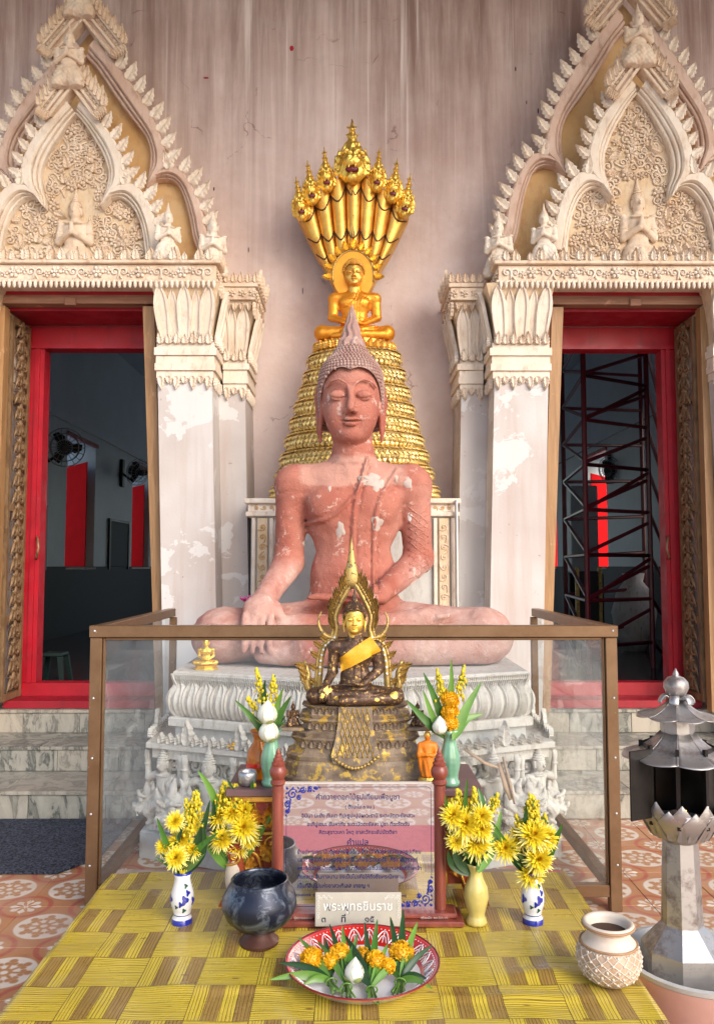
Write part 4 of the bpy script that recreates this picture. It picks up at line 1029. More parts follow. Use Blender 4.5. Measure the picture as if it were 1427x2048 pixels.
def pediment(s, xc, ky, kx, label):
    t = thing('pediment', label, 'pediment', (s*xc, 0, 3.56), 0, 'stucco pediments over the doors')
    zb = 3.56
    def cv(pts, Y):
        sc = (Y+0.2)/FPX*K; o = []
        for x, yv in pts: o.append((x*sc*kx, (at(160, yv*K, Y).z-zb)*ky))
        return [tuple(p) for p in crv(o, 4)]
    mir = lambda P: [(-x, z) for x, z in P]
    Yo, Yi, Yp = 5.82, 5.635, 5.716
    oo, oi, lo_, li = cv(OUT_O, Yo), cv(OUT_I, Yo), cv(OL_O, Yo), cv(OL_I, Yo)
    io, ii, jo, ji = cv(IN_O, Yi), cv(IN_I, Yi), cv(IL_O, Yi), cv(IL_I, Yi)
    # back boards
    sil = [(0, oo[0][1]+0.12)] + oo[:-8] + lo_ + [(lo_[-1][0], -0.06)]
    MB().prism(sil + mir(sil[::-1])[:-1] if False else sil + [(-x, z) for x, z in sil[::-1][:-1]], Yo+0.09, WALL_Y-0.002).build('back_board', M['ochre_stucco'], t)
    sil2 = [(0, io[0][1]+0.05)] + io[:-8] + jo + [(jo[-1][0], -0.055)]
    MB().prism(sil2 + [(-x, z) for x, z in sil2[::-1][:-1]], Yp, Yo+0.088).build('tympanum', M['tan_stucco'], t)
    lerp = lambda A, B, q: [(a[0]+(b[0]-a[0])*q, a[1]+(b[1]-a[1])*q) for a, b in zip(A, B)]
    def band(a, b, Y, back, mat, nm):
        for mm in (0, 1):
            A, B = (a, b) if not mm else (mir(a), mir(b))
            MB().strip(A, lerp(A, B, 0.60), Y-0.03, back, 0.012).build(nm, mat, t, smooth='auto')
            MB().strip(lerp(A, B, 0.605), lerp(A, B, 0.80), Y-0.005, back, 0.01).build(nm, mat, t, smooth='auto')
            MB().strip(lerp(A, B, 0.805), B, Y+0.02, back, 0.008).build(nm, mat, t, smooth='auto')
    band(oo, oi, Yo, Yo+0.10, M['pink_stucco'], 'arch_band'); band(lo_, li, Yo, Yo+0.10, M['pink_stucco'], 'arch_band')
    band(io, ii, Yi, Yp+0.01, M['pale_stucco'], 'arch_band'); band(jo, ji, Yi, Yp+0.01, M['pale_stucco'], 'arch_band')
    # flame leaves along the rims
    def leaves(path, Y, step, me, lean, skip=0, sz=1.0):
        d = 0; nxt = step*0.4 + skip
        for i in range(len(path)-1):
            a, b = Vector(path[i]), Vector(path[i+1]); L = (b-a).length
            while nxt < d+L:
                q = (nxt-d)/max(1e-6, L); p = a.lerp(b, q); tn = (b-a).normalized()
                nor = Vector((-tn.y, tn.x)); nor = nor if nor.x+nor.y > 0 else -nor
                ang = math.atan2(nor.x, nor.y)*0.62 - lean
                for m_ in (1, -1):
                    o = link('leaf', me, M['pale_stucco'], t, (m_*(p.x-nor.x*0.012), Y-0.012, p.y-nor.y*0.012), scale=sz*random.uniform(0.92, 1.08))
                    o.rotation_euler = (0, m_*ang+random.uniform(-.06,.06), 0)
                nxt += step
            d += L
    leaves(oo[:-8], Yo, 0.118, LEAF, 0.10); leaves(lo_, Yo, 0.112, LEAF, 0.05)
    leaves(io[:-8], Yi, 0.105, LEAF, 0.10, 0, 0.92); leaves(jo, Yi, 0.105, LEAF, 0.05, 0, 0.95)
    # gable rooflets near both apexes: a bar along each slope, its flowered fringe and crest
    def rooflet(top, length, Y, wdt, ang):
        for m_ in (1, -1):
            r = bpy.data.objects.new('rooflet', None); C.objects.link(r); r.parent = t; r.location = (0, Y-0.04, top); r.rotation_euler = (0, m_*ang, 0)
            MB().box(min(0, m_*wdt), max(0, m_*wdt), -0.012, 0.07, -length, 0, 0.004).build('tile_band', M['pink_stucco'], r)
            for e in (0.0, 0.45, 1.0): MB().box(m_*wdt*e-0.011, m_*wdt*e+0.011, -0.035, 0.07, -length, -0.01, 0.004).build('edge', M['cream_stucco'], r)
            MB().box(min(0, m_*wdt), max(0, m_*wdt), -0.033, 0.06, -length, -length+0.022, 0.004).build('edge', M['cream_stucco'], r)
            k = 0
            while k*0.046 < length+0.04:
                link('leaf', LEAF_S, M['cream_stucco'], r, (m_*(wdt+0.004), -0.03, -length+0.01+k*0.046), (0, m_*R(50), 0), (0.9, 1, 1.25 if k % 2 else 1.0)); k += 1
            k = 0
            while k*0.04 < length-0.03: link('rosette', ROS_S, M['cream_stucco'], r, (m_*wdt*0.72, -0.016, -length+0.04+k*0.04), (0, k, 0), 0.62); k += 1
            for k in range(5): link('leaf', LEAF_T, M['cream_stucco'], r, (m_*wdt*(k+0.5)/5, -0.03, -length+0.01), (0, math.pi, 0), 1.15)
    rooflet(oo[0][1]+0.13, 0.36*ky**0.5, Yo, 0.11, -R(38)); rooflet(io[0][1]+0.09, 0.27*ky**0.5, Yi, 0.085, -R(36))
    # flowers, scrolls and leaves filling the tympanum
    rr = random.Random(11 if s < 0 else 23)
    zmax = io[0][1]
    def inside(x, z):
        x = abs(x)
        def hw(P):
            best = 0
            for i in range(len(P)-1):
                z0, z1 = P[i][1], P[i+1][1]
                if min(z0, z1) <= z <= max(z0, z1): best = max(best, P[i][0]+(P[i+1][0]-P[i][0])*((z-z0)/(z1-z0) if abs(z1-z0) > 1e-6 else 0))
            return best
        return x < max(hw(ii), hw(ji)) - 0.03
    pts = []; tries = 0
    while len(pts) < 230 and tries < 16000:
        tries += 1
        x = rr.uniform(-0.62, 0.62); z = rr.uniform(0.0, zmax-0.03)
        if not inside(x, z): continue
        if abs(x) < 0.13*ky and 0.08 < z < 0.72*ky: continue
        if any((x-a)**2+(z-b)**2 < 0.046**2 for a, b in pts): continue
        pts.append((x, z))
    for i, (x, z) in enumerate(pts):
        me = (ROS, SCR, SCR_M, ROS_S, SCR, LEAF_S)[i % 6]
        nm = 'rosette' if me in (ROS, ROS_S) else ('leaf' if me is LEAF_S else 'scroll')
        o = link(nm, me, M['cream_stucco'], t, (x, Yp-0.004, z), (0, rr.uniform(0, 6.28), 0), rr.uniform(0.85, 1.15))
    # worshippers: one in the tympanum, one under the apex, one on top, two at the foot
    dv = link('relief_figure', DEVA, M['cream_stucco'], t, (0, Yp-0.005, 0.02*ky), None, (0.70, 0.72, 0.72*ky)); dv['label'] = 'crowned worshipper relief with folded hands'
    link('relief_figure', DEVA, M['cream_stucco'], t, (-0.02, Yi-0.08, io[0][1]+0.06), None, (0.55, 0.5, 0.50))
    link('relief_figure', DEVA, M['cream_stucco'], t, (-0.02, Yo-0.07, oo[0][1]+0.12), None, (0.55, 0.5, 0.55))
    link('relief_figure', DEVA, M['pale_stucco'], t, (-s*0.725*kx, 5.496, 0.05), (0, 0, -s*R(20)), 0.47)
    link('relief_figure', DEVA, M['pale_stucco'], t, (-s*1.02*kx, 5.612, 0.0), (0, 0, -s*R(12)), 0.52)
    link('relief_figure', DEVA, M['pale_stucco'], t, (s*0.725*kx, 5.496, 0.05), (0, 0, s*R(20)), 0.50)
    for m_ in (1, -1):           # curled tail ends beside the figures
        for (cx, Y) in ((0.56, 5.565), (0.88, 5.681)):
            pts = [(m_*(cx-0.10), Y, 0.14), (m_*(cx-0.075), Y-0.02, 0.05), (m_*cx, Y-0.03, 0.015), (m_*(cx+0.07), Y-0.02, 0.03), (m_*(cx+0.13), Y, 0.10)]
            MB().tube([tuple(p) for p in crv(pts, 4)], [0.03+0.018*math.sin(i/16*math.pi) for i in range(17)], 7).build('tail', M['pink_stucco'], t, smooth=True)
            for k in range(5): link('leaf', LEAF_S, M['pale_stucco'], t, (m_*(cx-0.09+0.05*k), Y-0.05, 0.05+0.012*(k-2)**2), (0, m_*(k-2)*0.25, 0), 0.75)
    # entablature under the pediment
    a0, a1 = -0.56, 1.105
    ent = bpy.data.objects.new('entablature', None); C.objects.link(ent); ent.parent = t; ent.location = (0, 0, 0)
    E = lambda lx: -s*lx                       # positive towards the statue
    def bx(nm, p, z0, z1, mat, par=ent, y=5.403, xa=1.085, xb=-1.15):
        X0, X1 = sorted((E(xa+p), E(xb-p))); MB().box(X0, X1, y-p, WALL_Y-0.004, z0, z1, 0.004).build(nm, mat, par)
    bx('cornice', 0.03, 0.022, 0.045, M['cream_stucco']); bx('frieze', 0.0, -0.088, 0.020, M['cream_stucco']); bx('cornice', 0.018, -0.108, -0.090, M['cream_stucco'])
    n = 26
    for i in range(n):
        lx = -1.12 + (1.08+1.12)*(i+0.5)/n
        big = (i % 3 == 1)
        link('leaf', LEAF_S, M['pale_stucco'], ent, (E(lx), 5.38, 0.044), (0, 0, 0), 0.62 if not big else 0.9)
        if i % 2 == 0: link('leaf', LEAF_S, M['cream_stucco'], ent, (E(lx), 5.472, 0.06), (0, 0, 0), 1.15)
    n = 15
    for i in range(n):
        lx = -1.10 + (1.07+1.10)*(i+0.5)/n
        if i % 2: 
            link('rosette', ROS, M['pale_stucco'], ent, (E(lx), 5.401, -0.034), None, 1.0)
            for q in (-1, 1): link('rosette', ROS_S, M['pale_stucco'], ent, (E(lx)+q*0.066, 5.401, -0.034+0.012*q), None, 1.0)
        else:
            link('scroll', SCR_S, M['pale_stucco'], ent, (E(lx)-0.03, 5.399, -0.034), (0, rr.uniform(0, 1), 0), 1.35); link('scroll', SCR_SM, M['pale_stucco'], ent, (E(lx)+0.03, 5.399, -0.034), (0, -rr.uniform(0, 1), 0), 1.35)
    fr = MB(); n = 62
    for i in range(n):
        x = E(-1.14 + (1.09+1.14)*(i+0.5)/n); fr.ell((x, 5.386, -0.122), (0.014, 0.014, 0.030), 5, 4)
    fr.build('drop_fringe', M['pale_stucco'], ent, smooth=True, kind='stuff')
    # end return of the entablature
    for k in range(5):
        y = 5.438+0.06*k; sg = R(90) if E(1) > 0 else R(-90)
        link('rosette', ROS_S, M['cream_stucco'], ent, (E(1.087), y, -0.034), (0, 0, sg)); link('leaf', LEAF_S, M['cream_stucco'], ent, (E(1.10), y, 0.045), (0, 0, sg), 0.9)
        o = link('leaf', LEAF_S, M['cream_stucco'], ent, (E(1.10), y, -0.09)); o.rotation_euler = Euler((0, math.pi, sg))
pediment(-1, 2.03, 1.0, 1.0, 'pointed cream stucco pediment with a crowned bust over the left doorway')
pediment(1, 2.085, 1.13, 1.02, 'taller cream stucco pediment with a praying figure over the right doorway')
# ------------------------------------------------------------------ seated Buddha figures
def poly2(x, z, pts):
    d = None
    for i in range(len(pts)-1):
        ax, az = pts[i]; bx, bz = pts[i+1]; dx, dz = bx-ax, bz-az
        t_ = np.clip(((x-ax)*dx+(z-az)*dz)/(dx*dx+dz*dz), 0, 1)
        q = np.sqrt((x-ax-t_*dx)**2+(z-az-t_*dz)**2); d = q if d is None else np.minimum(d, q)
    return d
def c2(pts, n=6): return [tuple(p) for p in crv(pts, n)]
def finger(S, base, d1, d2, d3, r, k=0.012):
    p = [Vector(base)]
    for d in (d1, d2, d3): p.append(p[-1]+Vector(d))
    S.path([tuple(q) for q in p], [r, r*0.95, r*0.85, r*0.62], k)
def f_buddha(x, y, z, dhyana=False, robe=True, kx=1.0):
    L = SDF(x, y, z); S = SDF(x/kx, y, z); g = kx**0.5 if dhyana else 1.0
    # legs, folded flat, the near shin lying over the other
    L.cap((-0.20, 0.02, 0.17), (-0.72, -0.16, 0.155*g), 0.19, 0.155*g, 0.05); L.cap((0.20, 0.02, 0.17), (0.72, -0.16, 0.155*g), 0.19, 0.155*g, 0.05)
    L.ell((-0.76, -0.17, 0.155*g), (0.18, 0.2, 0.165*g), 0.04); L.ell((0.76, -0.17, 0.155*g), (0.17, 0.2, 0.165*g), 0.04)
    L.cap((0.72, -0.26, 0.12), (-0.25, -0.40, 0.10), 0.125, 0.10, 0.03)
    L.cap((-0.74, -0.24, 0.16), (0.16, -0.33, 0.205), 0.13*g, 0.085*g, 0.025)
    # upturned foot
    L.cap((0.16, -0.33, 0.22), (0.40, -0.33, 0.265), 0.075, 0.062, 0.02); L.ell((0.42, -0.32, 0.275), (0.10, 0.07, 0.045), 0.02)
    for i in range(5): L.cap((0.47, -0.38+0.03*i, 0.28), (0.535-0.008*abs(i-1), -0.385+0.032*i, 0.288), 0.019, 0.016, 0.006)
    L.cap((-0.30, -0.40, 0.08), (-0.5, -0.36, 0.07), 0.07, 0.055, 0.02)
    # torso
    S.ell((0, 0.06, 0.24), (0.33, 0.24, 0.22), 0.05); S.ell((0, 0.05, 0.50), (0.262, 0.18, 0.26), 0.10)
    S.ell((0, 0.04, 0.86), (0.29, 0.19, 0.26), 0.10); S.ell((0, 0.05, 1.075), (0.41, 0.15, 0.142), 0.09)
    for q in (-1, 1): S.ell((q*0.13, -0.075, 0.93), (0.14, 0.085, 0.12), 0.06)
    S.cap((0, 0.06, 1.10), (0, 0.03, 1.36), 0.145, 0.118, 0.06)
    for zz in (1.19, 1.235, 1.28): S.ell((0, 0.045, zz), (0.142-(zz-1.19)*0.14, 0.142-(zz-1.19)*0.14, 0.016), 0.015)
    # his left arm (to the right in the picture)
    S.ell((0.365, 0.05, 1.055), (0.112, 0.112, 0.125), 0.10); S.cap((0.372, 0.05, 1.06), (0.40, 0.07, 0.62), 0.102, 0.088, 0.04)
    S.cap((0.40, 0.07, 0.60), (0.16, -0.20, 0.40), 0.092, 0.062, 0.03)
    S.ell((0.05, -0.25, 0.372), (0.13, 0.085, 0.045), 0.03)
    for i in range(4): finger(S, (-0.03, -0.315+0.042*i, 0.375), (-0.10, 0.0, 0.012), (-0.075, 0, 0.0), (-0.05+0.01*abs(i-1), 0, -0.004), 0.023)
    S.path([(0.10, -0.31, 0.38), (0.04, -0.355, 0.40), (-0.03, -0.36, 0.41)], [0.032, 0.026, 0.02], 0.012)
    S.ell((-0.365, 0.05, 1.055), (0.112, 0.112, 0.125), 0.10); S.cap((-0.372, 0.05, 1.06), (-0.395, 0.05, 0.60), 0.102, 0.088, 0.04)
    if dhyana:
        S.cap((-0.40, 0.05, 0.60), (-0.15, -0.20, 0.43), 0.092, 0.062, 0.03); S.ell((-0.03, -0.25, 0.42), (0.13, 0.075, 0.035), 0.03)
    else:
        S.cap((-0.395, 0.05, 0.58), (-0.50, -0.25, 0.385), 0.092, 0.068, 0.035)
        S.ell((-0.525, -0.33, 0.325), (0.098, 0.095, 0.062), 0.035, (0.75, 0, 0))
        for i in range(4): finger(S, (-0.597+0.046*i, -0.385, 0.285), (0.0, -0.045, -0.075), (0, -0.008, -0.075), (0, 0.0, -0.045+0.008*abs(i-1)), 0.0235, 0.008)
        S.path([(-0.44, -0.30, 0.335), (-0.405, -0.35, 0.26), (-0.40, -0.37, 0.19)], [0.034, 0.027, 0.02], 0.01)
    S.u(L.d, 0.03)
    d = S.d
    if robe:
        fr = ((y < 0.12) & (z > 0.42)).astype(np.float32)
        e1 = c2([(0.09, 1.22), (0.05, 1.08), (0.012, 0.93), (0.0, 0.75), (-0.005, 0.40)]); e2 = c2([(0.27, 1.15), (0.19, 1.02), (0.135, 0.87), (0.125, 0.70), (0.12, 0.42)])
        e3 = c2([(0.075, 1.17), (0.03, 1.02), (-0.07, 0.90), (-0.17, 0.835), (-0.285, 0.82)])
        for P in (e1, e2, e3):
            q = poly2(x, z, P); d = d - fr*(0.013*np.exp(-(q/0.010)**2) - 0.010*np.exp(-((q-0.020)/0.008)**2))
        q = poly2(x, z, [(0.0, 0.505), (0.122, 0.505)]); d = d - fr*0.007*np.exp(-(q/0.008)**2)
        q = poly2(x, z, [(0.03, 0.50), (0.12, 0.43)]); d = d - fr*0.006*np.exp(-(q/0.007)**2)
    for P in ([(-0.47, 1.0), (-0.38, 1.012), (-0.30, 0.998), (-0.16, 1.02), (-0.05, 1.008), (0.1, 1.03), (0.22, 1.02), (0.33, 1.045), (0.47, 1.03)], [(-0.47, 0.70), (-0.40, 0.66), (-0.33, 0.675)], [(-0.16, 1.19), (-0.05, 1.165), (0.07, 1.17), (0.16, 1.19)], [(0.05, 0.62), (0.12, 0.58), (0.2, 0.60)], [(-0.95, 0.22), (-0.80, 0.27), (-0.70, 0.24)]):
        q = poly2(x, z+0.006*np.sin(x*70), P); d = d + (y < 0.1)*0.006*np.exp(-(q/0.008)**2)
    d = d + 0.0026*np.sin(x*31+3*np.sin(z*23))*np.sin(y*37+z*19) + 0.0012*np.sin(x*83+2*np.sin(z*61))*np.sin(z*77+y*53)
    return np.maximum(d, 0.004-z)
HX0 = -0.015
def f_face(x, y, z):
    x = x - HX0
    S = SDF(x, y, z)
    S.ell((0, 0.03, 1.63), (0.197, 0.215, 0.25), 0.03); S.ell((0, -0.01, 1.480), (0.164, 0.178, 0.180), 0.06)
    S.ell((0, -0.075, 1.362), (0.108, 0.095, 0.060), 0.06); S.cap((0, 0.04, 1.18), (0, 0.02, 1.42), 0.124, 0.116, 0.03)
    S.ell((0, -0.135, 1.345), (0.055, 0.045, 0.035), 0.04)
    for q in (-1, 1): S.ell((q*0.085, -0.10, 1.460), (0.070, 0.075, 0.09), 0.05)
    ax = np.abs(x)
    S2 = SDF(ax, y, z); S2.d = S.d
    S2.cut(S2.e_((0.082, -0.225, 1.590), (0.060, 0.030, 0.034)), 0.04)
    S2.ell((0.082, -0.176, 1.574), (0.056, 0.032, 0.034), 0.008)
    S2.path([(0.012, -0.212, 1.600), (0.028, -0.206, 1.640), (0.075, -0.194, 1.668), (0.125, -0.164, 1.662), (0.160, -0.125, 1.632)], [0.0075]*5, 0.005)
    S2.path([(0.0, -0.198, 1.622), (0.0, -0.222, 1.55), (0.0, -0.246, 1.485)], [0.016, 0.019, 0.025], 0.016)
    S2.ell((0.027, -0.212, 1.474), (0.021, 0.026, 0.018), 0.010)
    S2.path([(0.0, -0.203, 1.425), (0.022, -0.200, 1.431), (0.056, -0.180, 1.424)], [0.012, 0.012, 0.005], 0.006)
    S2.path([(0.0, -0.198, 1.400), (0.025, -0.194, 1.401), (0.048, -0.183, 1.414)], [0.016, 0.014, 0.005], 0.006)
    d = S2.d
    fr = (y < -0.05).astype(np.float32)
    q = poly2(ax, z, [(0.0, 1.413), (0.030, 1.416), (0.062, 1.421)]); d = d + fr*0.008*np.exp(-(q/0.0045)**2)
    q = poly2(ax, z, [(0.030, 1.566), (0.055, 1.554), (0.095, 1.553), (0.136, 1.566)]); d = d + fr*0.008*np.exp(-(q/0.0045)**2)
    q = poly2(ax, z, [(0.028, 1.580), (0.065, 1.604), (0.105, 1.604), (0.140, 1.582)]); d = d + fr*0.004*np.exp(-(q/0.004)**2)
    S2.d = d
    # long ears
    S2.path([(0.186, 0.0, 1.64), (0.212, 0.035, 1.66), (0.224, 0.06, 1.60), (0.214, 0.05, 1.48), (0.205, 0.03, 1.38)], [0.014, 0.017, 0.018, 0.017, 0.018], 0.010)
    S2.path([(0.190, -0.01, 1.60), (0.194, 0.005, 1.50), (0.200, 0.01, 1.40), (0.200, 0.012, 1.325)], [0.014, 0.013, 0.017, 0.010], 0.010)
    S2.path([(0.192, 0.03, 1.60), (0.190, 0.03, 1.45)], [0.016, 0.016], 0.01)
    return S2.d + 0.0012*np.sin(x*60)*np.sin(z*50+y*40)
FACE = sdf_mesh(f_face, (-0.30, -0.32, 1.15), (0.28, 0.32, 1.92), 0.0066, 'head')
FACE_S = sdf_mesh(f_face, (-0.30, -0.32, 1.15), (0.28, 0.32, 1.92), 0.0095, 'head')
BODY = sdf_mesh(lambda x, y, z: f_buddha(x, y, z), (-1.02, -0.62, 0.0), (1.02, 0.42, 1.42), 0.0125, 'body')
BODY_S = sdf_mesh(lambda x, y, z: f_buddha(x, y, z, False, True, 1.10), (-1.02, -0.62, 0.0), (1.02, 0.42, 1.42), 0.019, 'body')
BODY_D = sdf_mesh(lambda x, y, z: f_buddha(x, y, z, True, True, 1.28), (-1.02, -0.62, 0.0), (1.02, 0.42, 1.42), 0.019, 'body')
HAIR_P = [(0.203, 1.52), (0.208, 1.60), (0.208, 1.68), (0.200, 1.74), (0.180, 1.79), (0.150, 1.83), (0.118, 1.862), (0.100, 1.895), (0.084, 1.915)]
def hair_line(a):        # height of the hair's lower edge at the angle a (pi*1.5 is the front)
    f = abs(((a-1.5*math.pi+math.pi) % (2*math.pi))-math.pi)
    if f < 1.15: return 1.745 - 0.02*math.exp(-(f/0.14)**2) - 0.115*(f/1.15)**3
    return max(1.40, 1.63 - (f-1.15)*0.35)
def hair_pieces(curl_r=0.0115, rows=19):
    cap = MB(); N = 56; prof = c2([(r_, z_) for r_, z_ in HAIR_P], 3); vs = []; fs = []
    for j, (r_, z_) in enumerate(prof):
        for i in range(N):
            a = 2*math.pi*i/N; hl = hair_line(a); zz = max(z_, hl)
            vs.append((HX0+(r_+0.002)*math.cos(a), 0.03+(r_+0.002)*1.085*math.sin(a), zz))
    for j in range(len(prof)-1):
        for i in range(N): fs.append((j*N+i, j*N+(i+1)%N, (j+1)*N+(i+1)%N, (j+1)*N+i))
    fs.append(tuple((len(prof)-1)*N+i for i in range(N))); cap.add(vs, fs)
    cm = cap.mesh('hair_cap', True)
    cu = MB(); z_ = 1.42; row = 0
    zs = np.linspace(1.42, 1.90, rows*1)
    def rad(z):
        for (r0, z0), (r1, z1) in zip(prof[:-1], prof[1:]):
            if z0 <= z <= z1: return r0+(r1-r0)*(z-z0)/(z1-z0)
        return prof[0][0] if z < prof[0][1] else prof[-1][0]
    # even steps along the profile
    zz = 1.42
    while zz < 1.91:
        r_ = rad(zz); dr = rad(zz+0.004)-r_
        n = max(8, int(2*math.pi*r_/(curl_r*1.9)))
        for i in range(n):
            a = 2*math.pi*(i+0.5*(row % 2))/n
            if zz < hair_line(a)+curl_r*0.6: continue
            cu.ell((HX0+(r_+0.003)*math.cos(a), 0.03+(r_+0.003)*1.085*math.sin(a), zz), (curl_r, curl_r, curl_r), 6, 4)
        sl = math.hypot(dr, 0.004)/0.004
        zz += curl_r*1.75/sl; row += 1
    return cm, cu.mesh('hair_curls', True)
HAIR_CAP, CURLS = hair_pieces(); _, CURLS_S = hair_pieces(0.018)
def spire_mesh(h=0.29, r=0.078):
    m = MB(); N = 64; rows = 26; vs = []; fs = []
    for j in range(rows+1):
        q = j/rows; rr = r*(0.92+0.16*math.sin(min(1, q/0.25)*math.pi))*(1-q**1.25)**0.9 if q < 1 else 0.001
        rr = max(rr, 0.002)
        for i in range(N):
            a = 2*math.pi*i/N; w = 1+0.17*math.sin(a*9+1.5*math.sin(q*17))*(1-q*0.5)+0.05*math.sin(q*40)*(q < 0.3)
            vs.append((rr*w*math.cos(a)+0.008*q, rr*w*math.sin(a), q*h))
    for j in range(rows):
        for i in range(N): fs.append((j*N+i, j*N+(i+1)%N, (j+1)*N+(i+1)%N, (j+1)*N+i))
    fs.append(tuple(rows*N+i for i in range(N))); fs.append(tuple(range(N-1,-1,-1)))
    m.add(vs, fs); return m.mesh('spire', True)
SPIRE = spire_mesh()
def buddha(name, label, loc, sc, body, face, curls, mats, spire_s=1.0, rz=0.0):
    t = thing(name, label, 'statue', loc, rz, None, sc)
    hs = (0.945, 1.0, 1.0); link('body', body, mats[0], t); link('head', face, mats[1], t, None, None, hs)
    link('hair_cap', HAIR_CAP, mats[2], t, None, None, hs); link('hair_curls', curls, mats[2], t, None, None, hs, kind='stuff')
    link('flame_spire', SPIRE, mats[3], t, (HX0, 0.03, 1.905), None, (spire_s, spire_s, spire_s)); return t
PL_Z = 0.94
big = buddha('seated_buddha_statue', 'large red sandstone seated Buddha statue with worn pale patches behind the glass case', (0, 4.87, PL_Z+0.001), 1.0, BODY, FACE, CURLS, (M['red_sandstone'], M['red_sandstone'], M['dusty_sandstone'], M['dusty_sandstone']))
# flaked white patches on the chest and the carved lattice left bare on the arm
rr = random.Random(5)
def ray_y(me_obj, x, z):
    ok, loc, nor, i = me_obj.ray_cast(Vector((x, -2, z)), Vector((0, 1, 0))); return (loc, nor) if ok else (None, None)
bpy.context.view_layer.update()
bobj = [c for c in big.children if c.name.startswith('body')][0]
for (x, z, w, h) in [(0.10, 1.075, 0.075, 0.05), (0.145, 1.05, 0.05, 0.05), (0.14, 0.815, 0.04, 0.055), (-0.075, 0.775, 0.032, 0.055), (0.33, 1.06, 0.03, 0.04), (-0.14, 1.02, 0.012, 0.022), (0.26, 1.09, 0.012, 0.03), (-0.30, 0.70, 0.012, 0.02), (0.35, 0.42, 0.014, 0.03)]:
    m = MB(); n = 22; vs = []
    c, nr = ray_y(bobj, x, z)
    if c is None: continue
    ring = []
    for rad in (1.0, 0.8):
        for i in range(n):
            a = 2*math.pi*i/n; k = rad*(0.80+0.14*math.sin(a*3+x*50)+0.10*math.sin(a*5+z*70)+0.08*rr.uniform(-1, 1))
            l_, n_ = ray_y(bobj, x+w*k*math.cos(a), z+h*k*math.sin(a))
            if l_ is None: l_, n_ = c, nr
            ring.append(l_+n_*(0.0005 if rad == 1.0 else 0.003))
    vs = ring + [c+nr*0.003]
    fs = [(i, (i+1) % n, n+(i+1) % n, n+i) for i in range(n)] + [(n+i, n+(i+1) % n, 2*n) for i in range(n)]
    m.add(vs, fs); m.build('plaster_patch', M['pale_patch'], big, smooth=True)
for i in range(11):
    for dr in (1, -1):
        z0 = 0.92-0.042*i; p = []
        for k in range(7):
            l_, n_ = ray_y(bobj, 0.335+0.020*(k if dr > 0 else 6-k)+0.004*math.sin(i*7+k*3), z0-0.016*k+0.004*math.sin(i*3+k*5))
            if l_ is not None: p.append(l_-n_*0.0015)
        if len(p) > 2: MB().tube(p, [0.004+0.003*abs(math.sin(i*2.3+k*1.7)) for k in range(len(p))], 5).build('scored_ridge', M['red_sandstone'], big, smooth=True)
# petal offering by the hand
of = MB()
for k in range(7):
    a = k*0.9; of.ell((0.03*math.cos(a), 0.02*math.sin(a), 0.012+0.006*k), (0.03, 0.022, 0.006), 7, 4, (0.4*math.sin(a), 0.5*math.cos(a), a))
l_, n_ = None, None
tag(of.build('petal_offering', M['magenta_cloth'], loc=(-0.60, 4.626, PL_Z+0.335)), 'small magenta petal offering on the knee by the big statue\'s hand', 'offering')

# ------------------------------------------------------------------ lotus plinth and the stucco base beneath it
pb = thing('statue_plinth', 'pale stucco plinth of lotus petals and crowded carved figures inside the glass case', 'plinth', (0, 0, 0))
PLAN = [(-1.0, 5.449), (-0.985, 4.336), (-0.27, 4.046), (0.27, 4.046), (0.96, 4.336), (0.975, 5.449)]
def plan_block(name, off, z0, z1, mat, bev=0.006):
    P = []
    for i, (x, y) in enumerate(PLAN):
        d = Vector((0, 0))
        for a, b in ((PLAN[i-1], PLAN[i]), (PLAN[i], PLAN[(i+1) % 6])):
            e = (Vector(b)-Vector(a)).normalized(); d += Vector((e.y, -e.x))
        d = d/max(0.6, d.length_squared/2)
        yy = y+d.y*off if 0 < i < 5 else y
        P.append((x+d.x*off, yy))
    n = 6; m = MB(); C_ = Vector((0, 4.754))
    sh = lambda q, e: (q[0]-e*(1 if q[0] > 0 else -1), q[1]+e) if q[1] < 5.333 else (q[0]-e*(1 if q[0] > 0 else -1), q[1])
    R_ = [[(x, y, z0) for x, y in P], [(x, y, z1-bev) for x, y in P], [(*sh(q, bev), z1) for q in P]]
    vs = [p for r_ in R_ for p in r_]; fs = [tuple(range(n-1,-1,-1)), tuple(2*n+i for i in range(n))]
    for j in range(2):
        for i in range(n): fs.append((j*n+i, j*n+(i+1) % n, (j+1)*n+(i+1) % n, (j+1)*n+i))
    m.add(vs, fs); m.build(name, mat, pb); return P
plan_block('top_slab', -0.02, 0.90, PL_Z, M['white_stucco']); PT = plan_block('lotus_core', -0.055, 0.62, 0.899, M['grey_plaster'])
plan_block('band', 0.0, 0.655, 0.70, M['white_stucco']); plan_block('band', -0.035, 0.585, 0.654, M['grey_plaster'])
PS = plan_block('figure_slab', 0.10, 0.555, 0.585, M['white_stucco']); plan_block('moulding', 0.07, 0.50, 0.553, M['white_stucco']); plan_block('figure_core', 0.02, 0.15, 0.499, M['olive_plaster'])
plan_block('foot_band', 0.09, 0.135, 0.17, M['white_stucco']); plan_block('foot', 0.12, 0.0, 0.134, M['grey_plaster'])
def along(off, i0):
    P = []
    for a, b in [(1, 0), (1, 2), (2, 3), (3, 4), (4, 5)]: pass
def edges(off):
    out = []
    seq = [(1, 0, -1), (1, 2, 1), (2, 3, 1), (3, 4, 1), (4, 5, 1)]
    for a, b, dr in seq:
        A, B = Vector(PLAN[a]), Vector(PLAN[b]); e = (B-A).normalized(); nrm = Vector((e.y, -e.x))*(1 if dr > 0 else -1)
        if a == 1 and b == 0: nrm = Vector((-1, 0))
        out.append((A+nrm*off, B+nrm*off, math.atan2(nrm.x, -nrm.y)))
    return out
LOT = MB()
